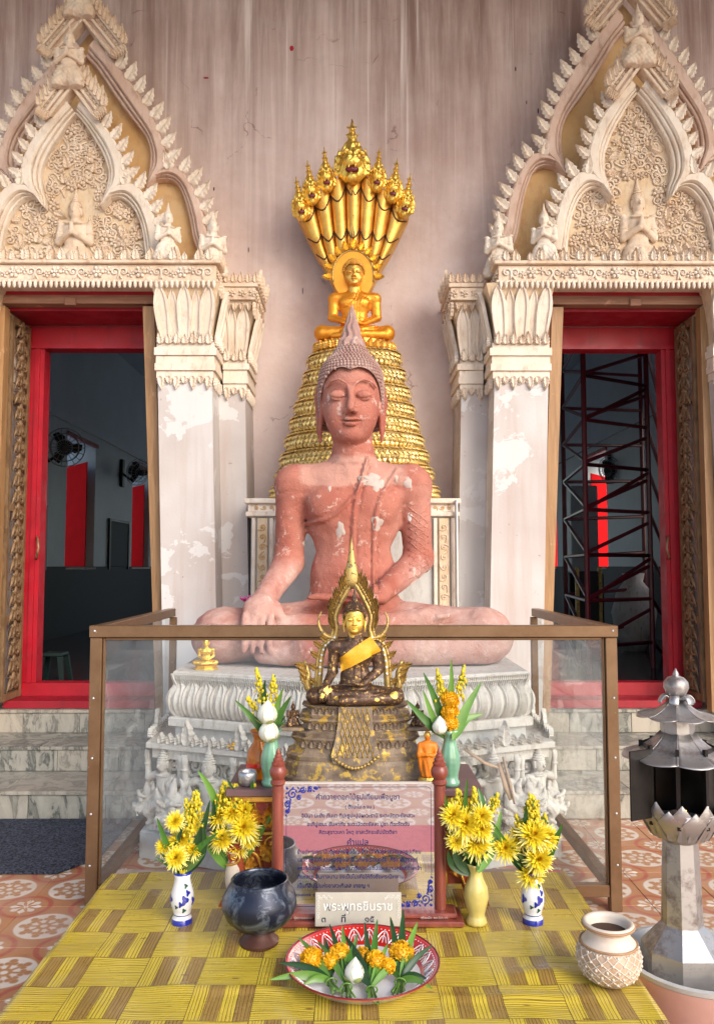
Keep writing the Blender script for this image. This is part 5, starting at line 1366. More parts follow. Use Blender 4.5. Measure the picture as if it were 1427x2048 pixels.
def lotus_petal_mesh(w, h):
    m = MB(); n = 12; rows = []
    for i in range(n+1):
        q = i/n
        ww = w*(0.80+0.20*math.sin(min(1, q/0.55)*math.pi/2)) if q < 0.68 else w*max(0.0, math.cos((q-0.68)/0.32*math.pi/2))**0.8
        off = -0.055*math.sin(min(1.0, q*1.05)*math.pi)**0.8 + 0.012*q - (0.02*(q-0.85)/0.15 if q > 0.85 else 0)
        rows.append([(-ww/2, off+0.03, q*h), (-ww/2*0.96, off, q*h), (-ww/2*0.70, off-0.012, q*h), (-ww/2*0.58, off+0.004, q*h*0.98), (-ww/2*0.30, off-0.004, q*h*0.96), (0, off-0.012, q*h*0.95), (ww/2*0.30, off-0.004, q*h*0.96), (ww/2*0.58, off+0.004, q*h*0.98), (ww/2*0.70, off-0.012, q*h), (ww/2*0.96, off, q*h), (ww/2, off+0.03, q*h)])
    v = [p for r_ in rows for p in r_]; f = []
    for i in range(n):
        for k in range(10): f.append((i*11+k, i*11+k+1, (i+1)*11+k+1, (i+1)*11+k))
    m.add(v, f); return m.mesh('lotus_petal', 'auto')
LP = lotus_petal_mesh(0.098, 0.20); LP_T = lotus_petal_mesh(0.07, 0.175)
for (A, B, rz) in edges(-0.045):
    L = (B-A).length; n = max(4, int(round(L/0.088)))
    for i in range(n):
        p = A.lerp(B, (i+0.5)/n); link('lotus_petal', LP, M['white_stucco'], pb, (p.x, p.y, 0.695), (0, 0, rz))
        q = A.lerp(B, (i+1)/n); nrm = Vector((math.sin(rz), -math.cos(rz)))
        if i < n-1: link('lotus_petal', LP_T, M['white_stucco'], pb, (q.x-nrm.x*0.012, q.y-nrm.y*0.012, 0.712), (0, 0, rz))
st = MB()
for (A, B, rz) in edges(-0.02):
    L = (B-A).length; n = int(L/0.013); nrm = Vector((math.sin(rz), -math.cos(rz)))
    for i in range(n):
        p = A.lerp(B, (i+0.5)/n)
        st.tube([(p.x-nrm.x*0.03, p.y-nrm.y*0.03, 0.845), (p.x-nrm.x*0.004, p.y-nrm.y*0.004, 0.90), (p.x+nrm.x*0.006, p.y+nrm.y*0.006, 0.925)], [0.004, 0.0045, 0.006], 4)
st.build('stamen_fringe', M['white_stucco'], pb, kind='stuff')
# crest of leaves standing on the figure slab
for (A, B, rz) in edges(0.085):
    L = (B-A).length; n = int(L/0.05)
    for i in range(n):
        p = A.lerp(B, (i+0.5)/n); big_l = i % 6 == 3
        link('leaf', LEAF if big_l else LEAF_S, M['white_stucco'], pb, (p.x, p.y, 0.584), (0, 0, rz), (0.95, 1.0, 0.85) if big_l else (0.72, 1.2, 0.55))
# figures holding the slab up
def f_atlas(x, y, z):
    S = SDF(x, y, z)
    S.ell((0, 0, 0.50), (0.13, 0.09, 0.15), 0.03); S.ell((0, 0, 0.36), (0.10, 0.08, 0.11), 0.04); S.ell((0, 0, 0.60), (0.17, 0.075, 0.06), 0.04)
    S.cap((0, 0, 0.6), (0, -0.02, 0.70), 0.05, 0.05, 0.02); add_head(S, (0, -0.03, 0.78), 0.19, 0.015)
    for q in (-1, 1):
        S.cap((q*0.17, 0, 0.61), (q*0.30, -0.01, 0.56), 0.052, 0.045, 0.02); S.cap((q*0.30, -0.01, 0.56), (q*0.31, -0.02, 0.80), 0.045, 0.036, 0.02)
        S.ell((q*0.31, -0.03, 0.84), (0.045, 0.03, 0.05), 0.015)
        for i in range(4): S.cap((q*0.31+(i-1.5)*0.021, -0.035, 0.86), (q*0.31+(i-1.5)*0.024, -0.03, 0.915), 0.0115, 0.009, 0.004)
        S.ell((q*0.235, -0.005, 0.585), (0.016, 0.058, 0.058), 0.004); S.ell((q*0.31, -0.02, 0.74), (0.05, 0.05, 0.014), 0.004)
        S.cap((q*0.08, -0.02, 0.28), (q*0.20, -0.10, 0.16), 0.085, 0.07, 0.03); S.cap((q*0.20, -0.10, 0.16), (q*0.16, -0.04, 0.02), 0.065, 0.045, 0.02)
        S.ell((q*0.16, -0.09, 0.02), (0.045, 0.08, 0.025), 0.015)
    S.ell((0, 0, 0.33), (0.135, 0.10, 0.025), 0.006); S.ell((0, -0.095, 0.22), (0.05, 0.035, 0.12), 0.02); S.ell((0, -0.06, 0.635), (0.11, 0.05, 0.016), 0.006)
    return S.d + 0.005*np.sin(x*90)*np.sin(z*75+x*25)*np.clip((0.34-z)*8, 0, 1)
def f_beast(x, y, z):
    S = SDF(x, y, z); ax = np.abs(x)
    S.ell((0, 0, 0.25), (0.22, 0.16, 0.22), 0.04); S.ell((0, -0.13, 0.17), (0.17, 0.13, 0.09), 0.05)
    S2 = SDF(ax, y, z); S2.d = S.d
    S2.ell((0.09, -0.16, 0.30), (0.055, 0.045, 0.05), 0.012); S2.path([(0.02, -0.17, 0.34), (0.09, -0.19, 0.38), (0.18, -0.11, 0.36)], [0.025, 0.03, 0.02], 0.01)
    S2.ell((0.045, -0.25, 0.215), (0.04, 0.035, 0.035), 0.015)
    S2.cut(S2.e_((0, -0.24, 0.115), (0.15, 0.10, 0.025)), 0.01)
    S2.cap((0.10, -0.22, 0.10), (0.105, -0.24, 0.17), 0.018, 0.006, 0.004); S2.path([(0.20, -0.02, 0.30), (0.28, 0.0, 0.36), (0.30, 0.0, 0.47)], [0.05, 0.04, 0.01], 0.02)
    for i in range(5):
        a = 0.3+i*0.42; S2.path([(0.20*math.cos(a-0.9), 0.02, 0.28+0.2*math.sin(a-0.9)), (0.29*math.cos(a-0.8), 0.0, 0.28+0.28*math.sin(a-0.8)), (0.33*math.cos(a-0.6), 0.0, 0.28+0.34*math.sin(a-0.6))], [0.05, 0.035, 0.01], 0.015)
    S2.path([(0.0, -0.06, 0.44), (0.0, -0.05, 0.54), (0, -0.02, 0.62)], [0.06, 0.045, 0.01], 0.02)
    return S2.d + 0.006*np.sin(x*55+z*20)*np.sin(z*60-y*30)
ATLAS = sdf_mesh(f_atlas, (-0.40, -0.24, 0.0), (0.40, 0.14, 1.16), 0.0105, 'atlas'); BEAST = sdf_mesh(f_beast, (-0.38, -0.36, -0.02), (0.38, 0.20, 0.66), 0.012, 'beast')
for (x, y, z, sc, rz, me) in [(-0.98, 4.26, 0.165, 0.40, -35, ATLAS), (-0.72, 4.10, 0.165, 0.42, -14, ATLAS), (-0.42, 3.98, 0.165, 0.41, -20, ATLAS), (-0.14, 3.93, 0.165, 0.41, 0, ATLAS), (0.14, 3.93, 0.165, 0.41, 0, ATLAS),
                              (0.42, 3.98, 0.165, 0.41, 20, ATLAS), (0.70, 4.10, 0.165, 0.42, 14, ATLAS), (0.96, 4.26, 0.165, 0.40, 35, ATLAS), (-1.05, 4.62, 0.165, 0.41, -90, ATLAS), (1.03, 4.62, 0.165, 0.41, 90, ATLAS),
                              (-0.89, 4.12, 0.165, 0.44, -30, BEAST), (-0.57, 4.00, 0.165, 0.40, -18, BEAST), (-0.28, 3.92, 0.165, 0.36, -15, BEAST), (0.0, 3.90, 0.165, 0.34, 0, BEAST), (0.28, 3.92, 0.165, 0.36, 15, BEAST), (0.56, 4.00, 0.165, 0.40, 18, BEAST), (0.87, 4.12, 0.165, 0.44, 30, BEAST),
                              (-1.07, 4.36, 0.165, 0.36, -70, BEAST), (1.05, 4.36, 0.165, 0.36, 70, BEAST)]:
    link('relief_figure' if me is ATLAS else 'relief_beast', me, M['white_stucco'], pb, (x, y, z), (0, 0, R(rz)), sc)
rr = random.Random(31)
SCR_B = scroll_mesh(0.05, 1.5, 0.012, 'scroll'); SCR_BM = mirror_mesh(SCR_B, 'scroll')
for (A, B, rz) in edges(0.025):
    L = (B-A).length; n = int(L/0.075)
    for i in range(n):
        for zz in (0.22, 0.30, 0.38, 0.46):
            p = A.lerp(B, (i+rr.random())/n)
            o = link('scroll', (SCR_B, SCR_BM)[rr.randint(0, 1)], M['white_stucco'], pb, (p.x, p.y, zz+rr.uniform(-.02,.02)), None, rr.uniform(0.8, 1.2)); o.rotation_euler = Euler((0, rr.uniform(-.8,.8), rz))
for (A, B, rz) in edges(0.075):
    L = (B-A).length; n = int(L/0.055)
    for i in range(n):
        p = A.lerp(B, (i+0.5)/n); link('leaf', LEAF_S, M['white_stucco'], pb, (p.x, p.y, 0.168), (0, 0, rz), (0.9, 1.5, 0.6+0.5*rr.random()))
# little gilded figure and cloth left on the plinth
tb = thing('small_gold_figurine', 'tiny gold seated figurine standing on the left corner of the plinth', 'figurine', (-0.80, 4.406, PL_Z+0.001), 0, None, 0.075)
link('body', BODY_D, M['gold_leaf'], tb, (0, 0, 0.35)); link('head', FACE_S, M['gold_leaf'], tb, (0, 0, 0.35)); link('flame_spire', SPIRE, M['gold_leaf'], tb, (0, 0.03, 2.2))
MB().lathe([(0.9,0),(0.9,0.12),(0.75,0.18),(0.85,0.34),(0.0,0.345)], 8, sy=0.7).build('pedestal', M['gold_leaf'], tb)
fc = MB()
for k in range(9): fc.ell((rr.uniform(-.03,.03), rr.uniform(-.02,.02), 0.008+0.003*k), (0.014, 0.010, 0.006), 6, 4, (0, 0, k))
tag(fc.build('flower_offering', M['marigold'], loc=(-0.60, 4.081, 0.586)), 'small heap of yellow petals on the plinth ledge left of the bronze statue', 'offering')
sw = MB(); 
for (a, b) in (((0.55, 4.012, 0.60), (0.74, 4.035, 0.50)), ((0.74, 4.029, 0.56), (0.79, 4.012, 0.34)), ((0.72, 4.029, 0.53), (0.77, 4.006, 0.36))):
    A, B = Vector(a), Vector(b); sw.tube([A, A.lerp(B, 0.5)+Vector((0,-0.03,-0.012)), B], [0.012, 0.018, 0.010], 6, True, 0.5)
sw.build('hanging_cloth', M['straw_cloth'], pb, smooth=True)

# ------------------------------------------------------------------ glass case
gc = thing('glass_case', 'low bronze framed glass case around the big statue\'s plinth', 'display case', (0, 3.583, 0))
fb = M['bronze_aluminium']; x0, x1, D_ = -1.165, 1.172, 1.49
def fbx(nm, *a): return MB().box(*a, 0.003).build(nm, fb, gc)
fbx('post', x0, x0+0.052, 0, 0.05, 0.0, 1.184); fbx('post', x1-0.052, x1, 0, 0.05, 0.0, 1.184)
fbx('post', x0+0.02, x0+0.06, D_-0.04, D_, 0.0, 1.184); fbx('post', x1-0.06, x1-0.02, D_-0.04, D_, 0.0, 1.184)
fbx('top_rail', x0-0.004, x1+0.004, -0.004, 0.05, 1.186, 1.238)
fbx('top_rail', x0, x0+0.05, 0.052, D_, 1.188, 1.237); fbx('top_rail', x1-0.05, x1, 0.052, D_, 1.188, 1.237)
fbx('bottom_rail', x0+0.054, x1-0.054, 0.004, 0.046, 0.06, 0.112)
fbx('bottom_rail', x0+0.004, x0+0.05, 0.052, D_-0.042, 0.06, 0.112); fbx('bottom_rail', x1-0.05, x1-0.004, 0.052, D_-0.042, 0.06, 0.112)
for (a, b) in ((x0+0.053, x0+0.062), (x1-0.062, x1-0.053)): fbx('glazing_bead', a, b, 0.012, 0.038, 0.114, 1.184)
fbx('glazing_bead', x0+0.064, x1-0.064, 0.012, 0.038, 1.172, 1.1845)
def pane(pts): MB().add(pts, [(0,1,2,3)]).build('glass_pane', M['case_glass'], gc, fix=False)
pane([(x0+0.06, 0.025, 0.112), (x1-0.06, 0.025, 0.112), (x1-0.06, 0.025, 1.185), (x0+0.06, 0.025, 1.185)])
for xs in (x0+0.026, x1-0.026): pane([(xs, 0.05, 0.112), (xs, D_-0.04, 0.112), (xs, D_-0.04, 1.187), (xs, 0.05, 1.187)])
rv = MB().lathe([(0.006,0),(0.005,0.002),(0.0,0.003)], 8).xf(Matrix.Rotation(R(90), 4, 'X')).mesh('screw', True); rv.materials.append(M['silver_paint'])
for z in (0.20, 0.42, 0.66, 0.92):
    for xs in (x0+0.02, x1-0.02): link('screw', rv, None, gc, (xs, 0.0, z))
for xs in (x0+0.02, x1-0.02): link('screw', rv, None, gc, (xs, -0.004, 1.215))

# ------------------------------------------------------------------ pedestal behind the statue, serpent coils and the gilded Buddha
pd = thing('back_pedestal', 'weathered grey pedestal with gilded strips behind the big sandstone statue', 'pedestal', (0, 5.472, 0))
MB().box(-0.70, 0.69, 0.02, 0.60, 0.0, 1.84).build('core', M['grey_plaster'], pd); MB().box(-0.735, 0.725, -0.02, 0.60, 1.842, 1.875, 0.005).build('cap', M['pale_stucco'], pd); MB().box(-0.745, 0.735, -0.03, 0.60, 1.93, 1.965, 0.006).build('cap', M['pale_stucco'], pd)
MB().box(-0.72, 0.71, 0.0, 0.60, 1.877, 1.928).build('cap_band', M['pale_stucco'], pd)
for s in (-1, 1):
    xx = s*0.62
    MB().box(xx-0.035, xx+0.035, -0.004, 0.019, 0.9, 1.83, 0.004).build('gilded_strip', M['tan_stucco'], pd)
    for k in range(12): link('scroll', SCR_S, M['ochre_stucco'] if s < 0 else M['cream_stucco'], pd, (xx, -0.004, 1.02+k*0.068), (0, k*1.3, 0), 0.9)
    for k in range(3): link('scroll', SCR_S, M['ochre_stucco'], pd, (s*(0.56+0.05*k), -0.001, 1.902), (0, k*2.0, 0), 0.6)
    for e in (-0.06, 0.06): MB().box(xx+e-0.012, xx+e+0.012, -0.008, 0.0195, 0.9, 1.83, 0.003).build('edge_strip', M['pale_stucco'], pd)
pp = MB().tube([(0.70, 5.426, 0.95), (0.70, 5.426, 1.95)], 0.012, 8); tag(pp.build('conduit_pipe', M['silver_paint'], smooth='auto'), 'thin silver conduit pipe on the right edge of the back pedestal', 'pipe')

NY = 5.797
nb = thing('serpent_buddha_statue', 'gilded Buddha seated on coiled serpent under its seven-headed hood', 'statue', (0.01, NY, 1.966))
nring = 9; zt = 1.09
for k in range(nring):
    q0 = k/nring; zc = zt*(k+0.5)/nring; ra = 0.565+(0.26-0.565)*(q0+0.5/nring)**0.92; rb = min(0.33, ra*0.62); hr = zt/nring*0.56
    c = MB(); N = 40; pts = []
    for i in range(N+1):
        a = 2*math.pi*i/N; pts.append((ra*math.cos(a), rb*math.sin(a), zc+0.012*math.sin(a*1+k)))
    c.tube(pts, hr, 10, False); co_ = c.build('coil', M['gold_scale'], nb, smooth=True)
    scs = MB(); rows = 6; rk = random.Random(k+60)
    for j in range(rows):
        th_ = R(72-28*j); n = int(40*ra/0.45)
        for i in range(n):
            a = math.pi + math.pi*(i+0.5*(j % 2)+rk.uniform(-.12,.12))/n
            cx, cy, cz = ra*math.cos(a), rb*math.sin(a), zc+0.012*math.sin(a+k)
            nx, ny = math.cos(a)/ra, math.sin(a)/rb; L = math.hypot(nx, ny); nx, ny = nx/L, ny/L
            tx, ty = -ny, nx
            o = Vector((nx*math.cos(th_), ny*math.cos(th_), math.sin(th_))); tg = Vector((tx, ty, 0)); up = Vector((-nx*math.sin(th_), -ny*math.sin(th_), math.cos(th_)))
            p = Vector((cx, cy, cz)) + o*(hr-0.002); w = ra*math.pi/n*0.62*rk.uniform(0.8, 1.1); h = hr*0.36*rk.uniform(0.85, 1.15)
            tip = -1
            scs.add([p+tg*w*0.9+up*h*0.55, p+tg*w*0.75-up*h*0.35+o*0.008, p-up*h*1.0+o*0.014+tg*w*0.45, p-tg*w*0.75-up*h*0.35+o*0.008, p-tg*w*0.9+up*h*0.55, p+o*0.016-up*h*0.15], [(0,1,5),(1,2,5),(2,3,5),(3,4,5),(4,0,5)])
    scs.build('scales', M['gold_scale'], co_, kind='stuff')
# lotus ring seat
seat = MB().lathe([(0.27,zt-0.01),(0.285,zt+0.02),(0.27,zt+0.075),(0.0,zt+0.08)], 32, sy=0.72); seat.build('seat', M['gold_smooth'], nb, smooth='auto')
SP = leaf_mesh(0.07, 0.07, 0.02)
for i in range(17):
    a = math.pi+math.pi*i/16; link('seat_petal', SP, M['gold_smooth'], nb, (0.287*math.cos(a), 0.72*0.287*math.sin(a), zt+0.005), (0, 0, a+math.pi/2))
bs = bpy.data.objects.new('seated_figure', None); C.objects.link(bs); bs.parent = nb; bs.location = (0, -0.03, zt+0.078); bs.scale = (0.315, 0.30, 0.32)
link('body', BODY_D, M['gold_orange'], bs); hs_ = (1.22, 1.2, 1.08); hz_ = (0, 0, -0.10)
link('head', FACE_S, M['gold_smooth'], bs, hz_, None, hs_); link('hair_cap', HAIR_CAP, M['gold_smooth'], bs, hz_, None, hs_); link('hair_curls', CURLS_S, M['gold_smooth'], bs, hz_, None, hs_, kind='stuff'); link('flame_spire', SPIRE, M['gold_leaf'], bs, (HX0, 0.03, 1.94), None, (0.7, 0.7, 0.4))
# hood
HB = at(708, 600, NY+0.06)
hood = bpy.data.objects.new('hood', None); C.objects.link(hood); hood.parent = nb
def loc_(u, v, Y): p = at(u, v, Y); return Vector((p.x-0.01, p.y-NY, p.z-1.966))
heads = [((704, 345), 0.150, 60), ((655, 362), 0.090, 56), ((752, 362), 0.090, 56), ((626, 388), 0.088, 54), ((783, 384), 0.088, 54), ((606, 420), 0.086, 46), ((806, 414), 0.086, 46)]
def fan_pt(s, t_, lift=0.0):
    """point on the fanned hood: s across (-1..1), t_ from the narrow neck to the rim; seven swelling necks side by side"""
    rim_v = 322+92*abs(s)**1.4
    ctl = [(706+s*25, 614), (706+s*46, 556), (706+s*80, 497), (706+s*112, rim_v+18)] if abs(s) > 1e-6 else [(706, 614), (706, 556), (706, 470), (706, rim_v+18)]
    P = crv([Vector((u, v, 0)) for u, v in ctl], 8); q = t_*(len(P)-1); i0 = min(int(q), len(P)-2); p = P[i0].lerp(P[i0+1], q-i0)
    fr = ((s+1)/2*7) % 1.0; fr = 1.0 if abs(s-1) < 1e-6 else fr
    bump = math.sqrt(max(0.0, 1-(2*fr-1)**2))*(0.012+0.042*t_)
    return loc_(p.x, p.y, NY+0.12-0.09*(1-s*s)*t_-bump-lift)
for k in range(7):
    m = MB(); nu, nt = 8, 20; front = []; 
    for j in range(nt+1):
        for i in range(nu+1):
            sv_ = -1+2*(k+i/nu*0.9999)/7; front.append(fan_pt(sv_, j/nt))
    n_ = len(front); vs = front+[Vector((p.x, 0.24, p.z)) for p in front]; W_ = nu+1
    fs = [(j*W_+i, j*W_+i+1, (j+1)*W_+i+1, (j+1)*W_+i) for j in range(nt) for i in range(nu)]
    rim = [i for i in range(W_)]+[j*W_+nu for j in range(1, nt+1)]+[nt*W_+i for i in range(nu-1, -1, -1)]+[j*W_ for j in range(nt-1, 0, -1)]
    fs += [(rim[q], n_+rim[q], n_+rim[(q+1) % len(rim)], rim[(q+1) % len(rim)]) for q in range(len(rim))]
    m.add(vs, fs); nk = m.build('neck', M['gold_smooth'], hood, smooth='auto')
    for lev in (0.60, 0.76, 0.92):
        arc = []
        for i in range(nu+1):
            q = i/nu; sv_ = -1+2*(k+0.001+q*0.998)/7; arc.append(fan_pt(sv_, lev-0.045*math.sin(q*math.pi), 0.002))
        MB().tube(arc, 0.006, 5).build('neck_band', M['rust_brown'], nk, smooth=True)
def f_naga(x, y, z):
    S = SDF(x, y, z); ax = np.abs(x)
    S.ell((0, 0, 0.30), (0.30, 0.20, 0.30), 0.05); S.cap((0, 0.0, 0.45), (0.0, 0.03, 1.25), 0.20, 0.012, 0.06); S.ell((0, -0.16, 0.36), (0.20, 0.16, 0.13), 0.05); S.ell((0, -0.14, 0.08), (0.13, 0.13, 0.10), 0.04)
    S2 = SDF(ax, y, z); S2.d = S.d
    S2.cut(S2.e_((0, -0.28, 0.205), (0.17, 0.20, 0.06)), 0.012)
    S2.ell((0.12, -0.17, 0.47), (0.065, 0.06, 0.06), 0.012); S2.path([(0.03, -0.2, 0.52), (0.13, -0.2, 0.57), (0.24, -0.1, 0.53)], [0.03, 0.035, 0.02], 0.012); S2.ell((0.06, -0.30, 0.41), (0.045, 0.04, 0.04), 0.015)
    for i in range(4):
        a = -0.4+0.42*i; S2.path([(0.26*math.cos(a), 0, 0.30+0.26*math.sin(a)), (0.36*math.cos(a+0.1), 0, 0.32+0.36*math.sin(a+0.1)), (0.40*math.cos(a+0.35), 0, 0.36+0.46*math.sin(a+0.35))], [0.07, 0.05, 0.012], 0.02)
    for zz in (0.70, 0.85, 1.0): S2.path([(0.0, -0.15+0.14*(zz-0.6), zz), (0.17-0.2*(zz-0.65), 0.0, zz+0.08)], [0.035, 0.02], 0.015)
    S2.cap((0.07, -0.26, 0.245), (0.07, -0.27, 0.20), 0.02, 0.008, 0.004)
    return S2.d + 0.010*np.sin(x*48)*np.sin(z*46+y*20)
NAGA = sdf_mesh(f_naga, (-0.52, -0.44, -0.06), (0.52, 0.26, 1.30), 0.021, 'serpent_head')
for i, ((u, v), hs, wpx) in enumerate(heads):
    Yb = NY+0.02-(0.06 if i == 0 else 0.015*(3-(i+1)//2)); p = loc_(u, v+24, Yb); s = (u-706)/100.0
    tall = (0.84, 0.8, 1.02) if i == 0 else (0.64, 0.8, 1.05)
    sc = 0.40 if i == 0 else 0.275
    o = link('serpent_head', NAGA, M['gold_leaf'], hood, p, (0, s*0.16, 0), (sc*tall[0], sc*tall[1], sc*tall[2]))
    MB().ell((0, 0, 0), (0.16*sc, 0.05*sc, 0.05*sc), 8, 5).build('mouth', M['maroon_paint'], o, loc=(0, -0.20, 0.205), scale=1/sc)
# halo behind the head
hc = loc_(706, 552, NY-0.02)
MB().lathe([(0.0,0),(0.15,0),(0.15,0.012),(0.0,0.013)], 36, sy=1.25).xf(Matrix.Rotation(R(90), 4, 'X')).build('halo', M['gold_orange'], nb, loc=hc)
MB().tube([(0.152*math.cos(a), -0.012, 1.25*0.152*math.sin(a)) for a in np.linspace(-0.25, math.pi+0.25, 30)], 0.008, 6).build('halo_rim', M['old_gold'], nb, loc=hc, smooth=True)
HLF = leaf_mesh(0.085, 0.10, 0.03)
for k in range(11):
    a = -0.05+(math.pi+0.1)*k/10; o = link('halo_leaf', HLF, M['gold_leaf'], nb, hc+Vector((0.155*math.cos(a), -0.018, 0.155*1.25*math.sin(a))), (0, math.pi/2-a, 0), 0.95 if k == 5 else 0.78)
# ------------------------------------------------------------------ offering table under its printed vinyl cloth
TZ = 0.30; TX0, TX1, TYF, TYB = -0.945, 0.832, 2.162, 3.281
tb = thing('offering_table', 'low offering table with a pale wooden back edge under the yellow cloth', 'table', (0, 0, 0))
MB().box(TX0+0.01, TX1-0.01, TYF+0.01, TYB, TZ-0.05, TZ-0.004, 0.003).build('table_top', M['pale_board'], tb)
for x in (TX0+0.06, TX1-0.06):
    for y in (TYF+0.06, TYB-0.06): MB().box(x-0.03, x+0.03, y-0.03, y+0.03, 0.0, TZ-0.051, 0.004).build('leg', M['pale_board'], tb)
MB().box(TX1-0.075, TX1-0.012, TYB-0.08, TYB-0.03, TZ-0.0035, TZ+0.001).build('tape_strip', M['pink_cloth'], tb)
nx, ny = 110, 70; vs = []; fs = []; rr = np.random.RandomState(4)
drop = 0.16
us = np.concatenate([np.linspace(-drop, 0, 8)[:-1], np.linspace(0, TX1-TX0, nx), (TX1-TX0)+np.linspace(0, drop, 8)[1:]])
ws = np.concatenate([np.linspace(-drop, 0, 8)[:-1], np.linspace(0, TYB-0.055-TYF, ny)])
def cloth(u, w):
    x = TX0+min(max(u, 0), TX1-TX0); y = TYF+max(w, 0); z = TZ
    wr = 0.0035*math.sin(x*9+2.2*math.sin(y*6))*math.sin(y*13+x*3)+0.0018*math.sin(x*27+y*9)
    z += 0.0040+wr*0.95
    g = math.exp(-((x-0.56)/0.10)**2-((y-2.435)/0.035)**2)*0.014 + math.exp(-((x-0.45)/0.22)**2-((y-2.307)/0.02)**2)*0.010 + math.exp(-((x+0.35)/0.25)**2-((y-2.342+0.04*x)/0.018)**2)*0.005
    z += g
    if u < 0: x += u*0.22+0.008*math.sin(y*22); z += u*0.96
    if u > TX1-TX0: x += (u-(TX1-TX0))*0.22+0.008*math.sin(y*19); z -= (u-(TX1-TX0))*0.96
    if w < 0: y += w*0.16+0.008*math.sin(x*17); z += w*0.97
    return (x, y, max(z, 0.01))
for w in ws:
    for u in us: vs.append(cloth(u, w))
A_ = len(us)
for j in range(len(ws)-1):
    for i in range(A_-1): fs.append((j*A_+i, j*A_+i+1, (j+1)*A_+i+1, (j+1)*A_+i))
m = MB(); m.add(vs, fs); cl_ = m.build('tablecloth', M['parquet_vinyl'], smooth=True, fix=False)
uvs = [(TX0+u, TYF+w) for w in ws for u in us]; uvl = cl_.data.uv_layers.new(name='cloth')
for lp in cl_.data.loops: uvl.data[lp.index].uv = uvs[lp.vertex_index]      # the print follows the cloth over its edges
tag(cl_, 'glossy yellow vinyl tablecloth printed with a parquet pattern', 'tablecloth')
km = MB().box(-0.62, 0.95, 0.9, 1.9, 0.003, 0.02, 0.006); tag(km.build('kneeling_mat', M['pink_cloth']), 'faded pink kneeling mat on the tiles before the offering table', 'mat')
def top(u, v, z=TZ): p = on(u, v, z); return Vector((p.x, p.y, z+0.0045))

# ------------------------------------------------------------------ carved altar stand
AZ = 0.715; AYF, AYB = 2.899, 3.246
al = thing('altar_stand', 'small carved red and gold altar stand with a purple-brown top board', 'altar', (0.005, 0, TZ+0.004))
AH = AZ-TZ-0.004
MB().box(-0.455, 0.455, AYF-0.02, AYB+0.005, AH-0.026, AH, 0.004).build('top_board', M['purple_board'], al); MB().box(-0.435, 0.435, AYF, AYB-0.01, AH-0.05, AH-0.027, 0.004).build('moulding', M['carved_gold'], al)
MB().box(-0.42, 0.42, AYF+0.012, AYB-0.02, AH-0.15, AH-0.051).build('apron', M['altar_red'], al)
MB().box(-0.40, 0.40, AYF+0.03, AYB-0.03, 0.07, AH-0.151).build('inner_panel', M['altar_red'], al)
MB().box(-0.43, 0.43, AYF+0.005, AYB-0.015, AH-0.165, AH-0.152, 0.003).build('moulding', M['carved_gold'], al)
for i in range(17): link('leaf', LEAF_S, M['carved_gold'], al, (-0.405+0.0505*i, AYF+0.010, AH-0.135), (0, 0, 0), (0.85, 1, 0.78))
rq = random.Random(9)
for i in range(11):
    for k in range(3):
        x = -0.37+0.074*i; o = link('scroll' if (i+k) % 2 else 'leaf', (SCR if (i+k) % 2 else LEAF_S), M['carved_gold'], al, (x, AYF+0.028, 0.10+0.055*k), (0, rq.uniform(-.6,.6), 0), 0.85)
for sx in (-1, 1):
    for y in (AYF+0.028, AYB-0.05):
        pts = crv([(sx*0.40, y, AH-0.151), (sx*0.425, y, AH-0.21), (sx*0.405, y, 0.10), (sx*0.41, y, 0.05), (sx*0.45, y, 0.0)], 5)
        lg = MB(); 
        for a, b, i in zip(pts[:-1], pts[1:], range(99)):
            w0 = 0.032-0.010*math.sin(i/20*math.pi); lg.hexa([(b.x-w0,y-0.024,b.z),(b.x+w0,y-0.024,b.z),(b.x+w0,y+0.024,b.z),(b.x-w0,y+0.024,b.z),(a.x-w0,y-0.024,a.z),(a.x+w0,y-0.024,a.z),(a.x+w0,y+0.024,a.z),(a.x-w0,y+0.024,a.z)])
        lo = lg.build('leg', M['altar_red'], al)
        for k in range(4):
            p = pts[2+k*4]; link('scroll', SCR_S, M['carved_gold'], lo, (p.x, y-0.026, p.z-0.01), (0, k*1.5, 0), 0.9)

# ------------------------------------------------------------------ bronze Buddha with flame frame on its stepped base
JX, JY = 0.008, 3.084
jb = thing('bronze_buddha_statue', 'dark bronze Buddha with gilded face, yellow sash and pointed flame frame', 'statue', (JX, JY, AZ+0.001))
def tier(name, prof, mat, par=jb, plan=((1.0,-0.28),(0.80,-0.62),(0.42,-0.78),(-0.42,-0.78),(-0.80,-0.62),(-1.0,-0.28),(-1.0,0.45),(1.0,0.45)), n=8):
    m = MB(); vs = []; fs = []; P = [tuple(p) for p in plan]; n = len(P)
    for s_, z_ in prof:
        for x, y in P: vs.append((x*s_, y*s_*0.62, z_))
    for j in range(len(prof)-1):
        for i in range(n): fs.append((j*n+i, j*n+(i+1) % n, (j+1)*n+(i+1) % n, (j+1)*n+i))
    fs.append(tuple(range(n-1,-1,-1))); fs.append(tuple((len(prof)-1)*n+i for i in range(n)))
    m.add(vs, fs); return m.build(name, mat, par)
sg = M['stone_base_gilded']
tier('base_tier', [(0.285, 0.0), (0.285, 0.012), (0.270, 0.018), (0.262, 0.06), (0.250, 0.075)], sg)
tier('base_tier', [(0.255, 0.0755), (0.258, 0.09), (0.235, 0.10), (0.225, 0.135), (0.240, 0.15), (0.222, 0.158)], sg)
tier('base_tier', [(0.226, 0.1585), (0.230, 0.17), (0.200, 0.178), (0.195, 0.20), (0.215, 0.215), (0.200, 0.222)], sg)
tier('lotus_tier', [(0.195, 0.2225), (0.205, 0.235), (0.180, 0.242), (0.178, 0.252), (0.200, 0.267)], sg)
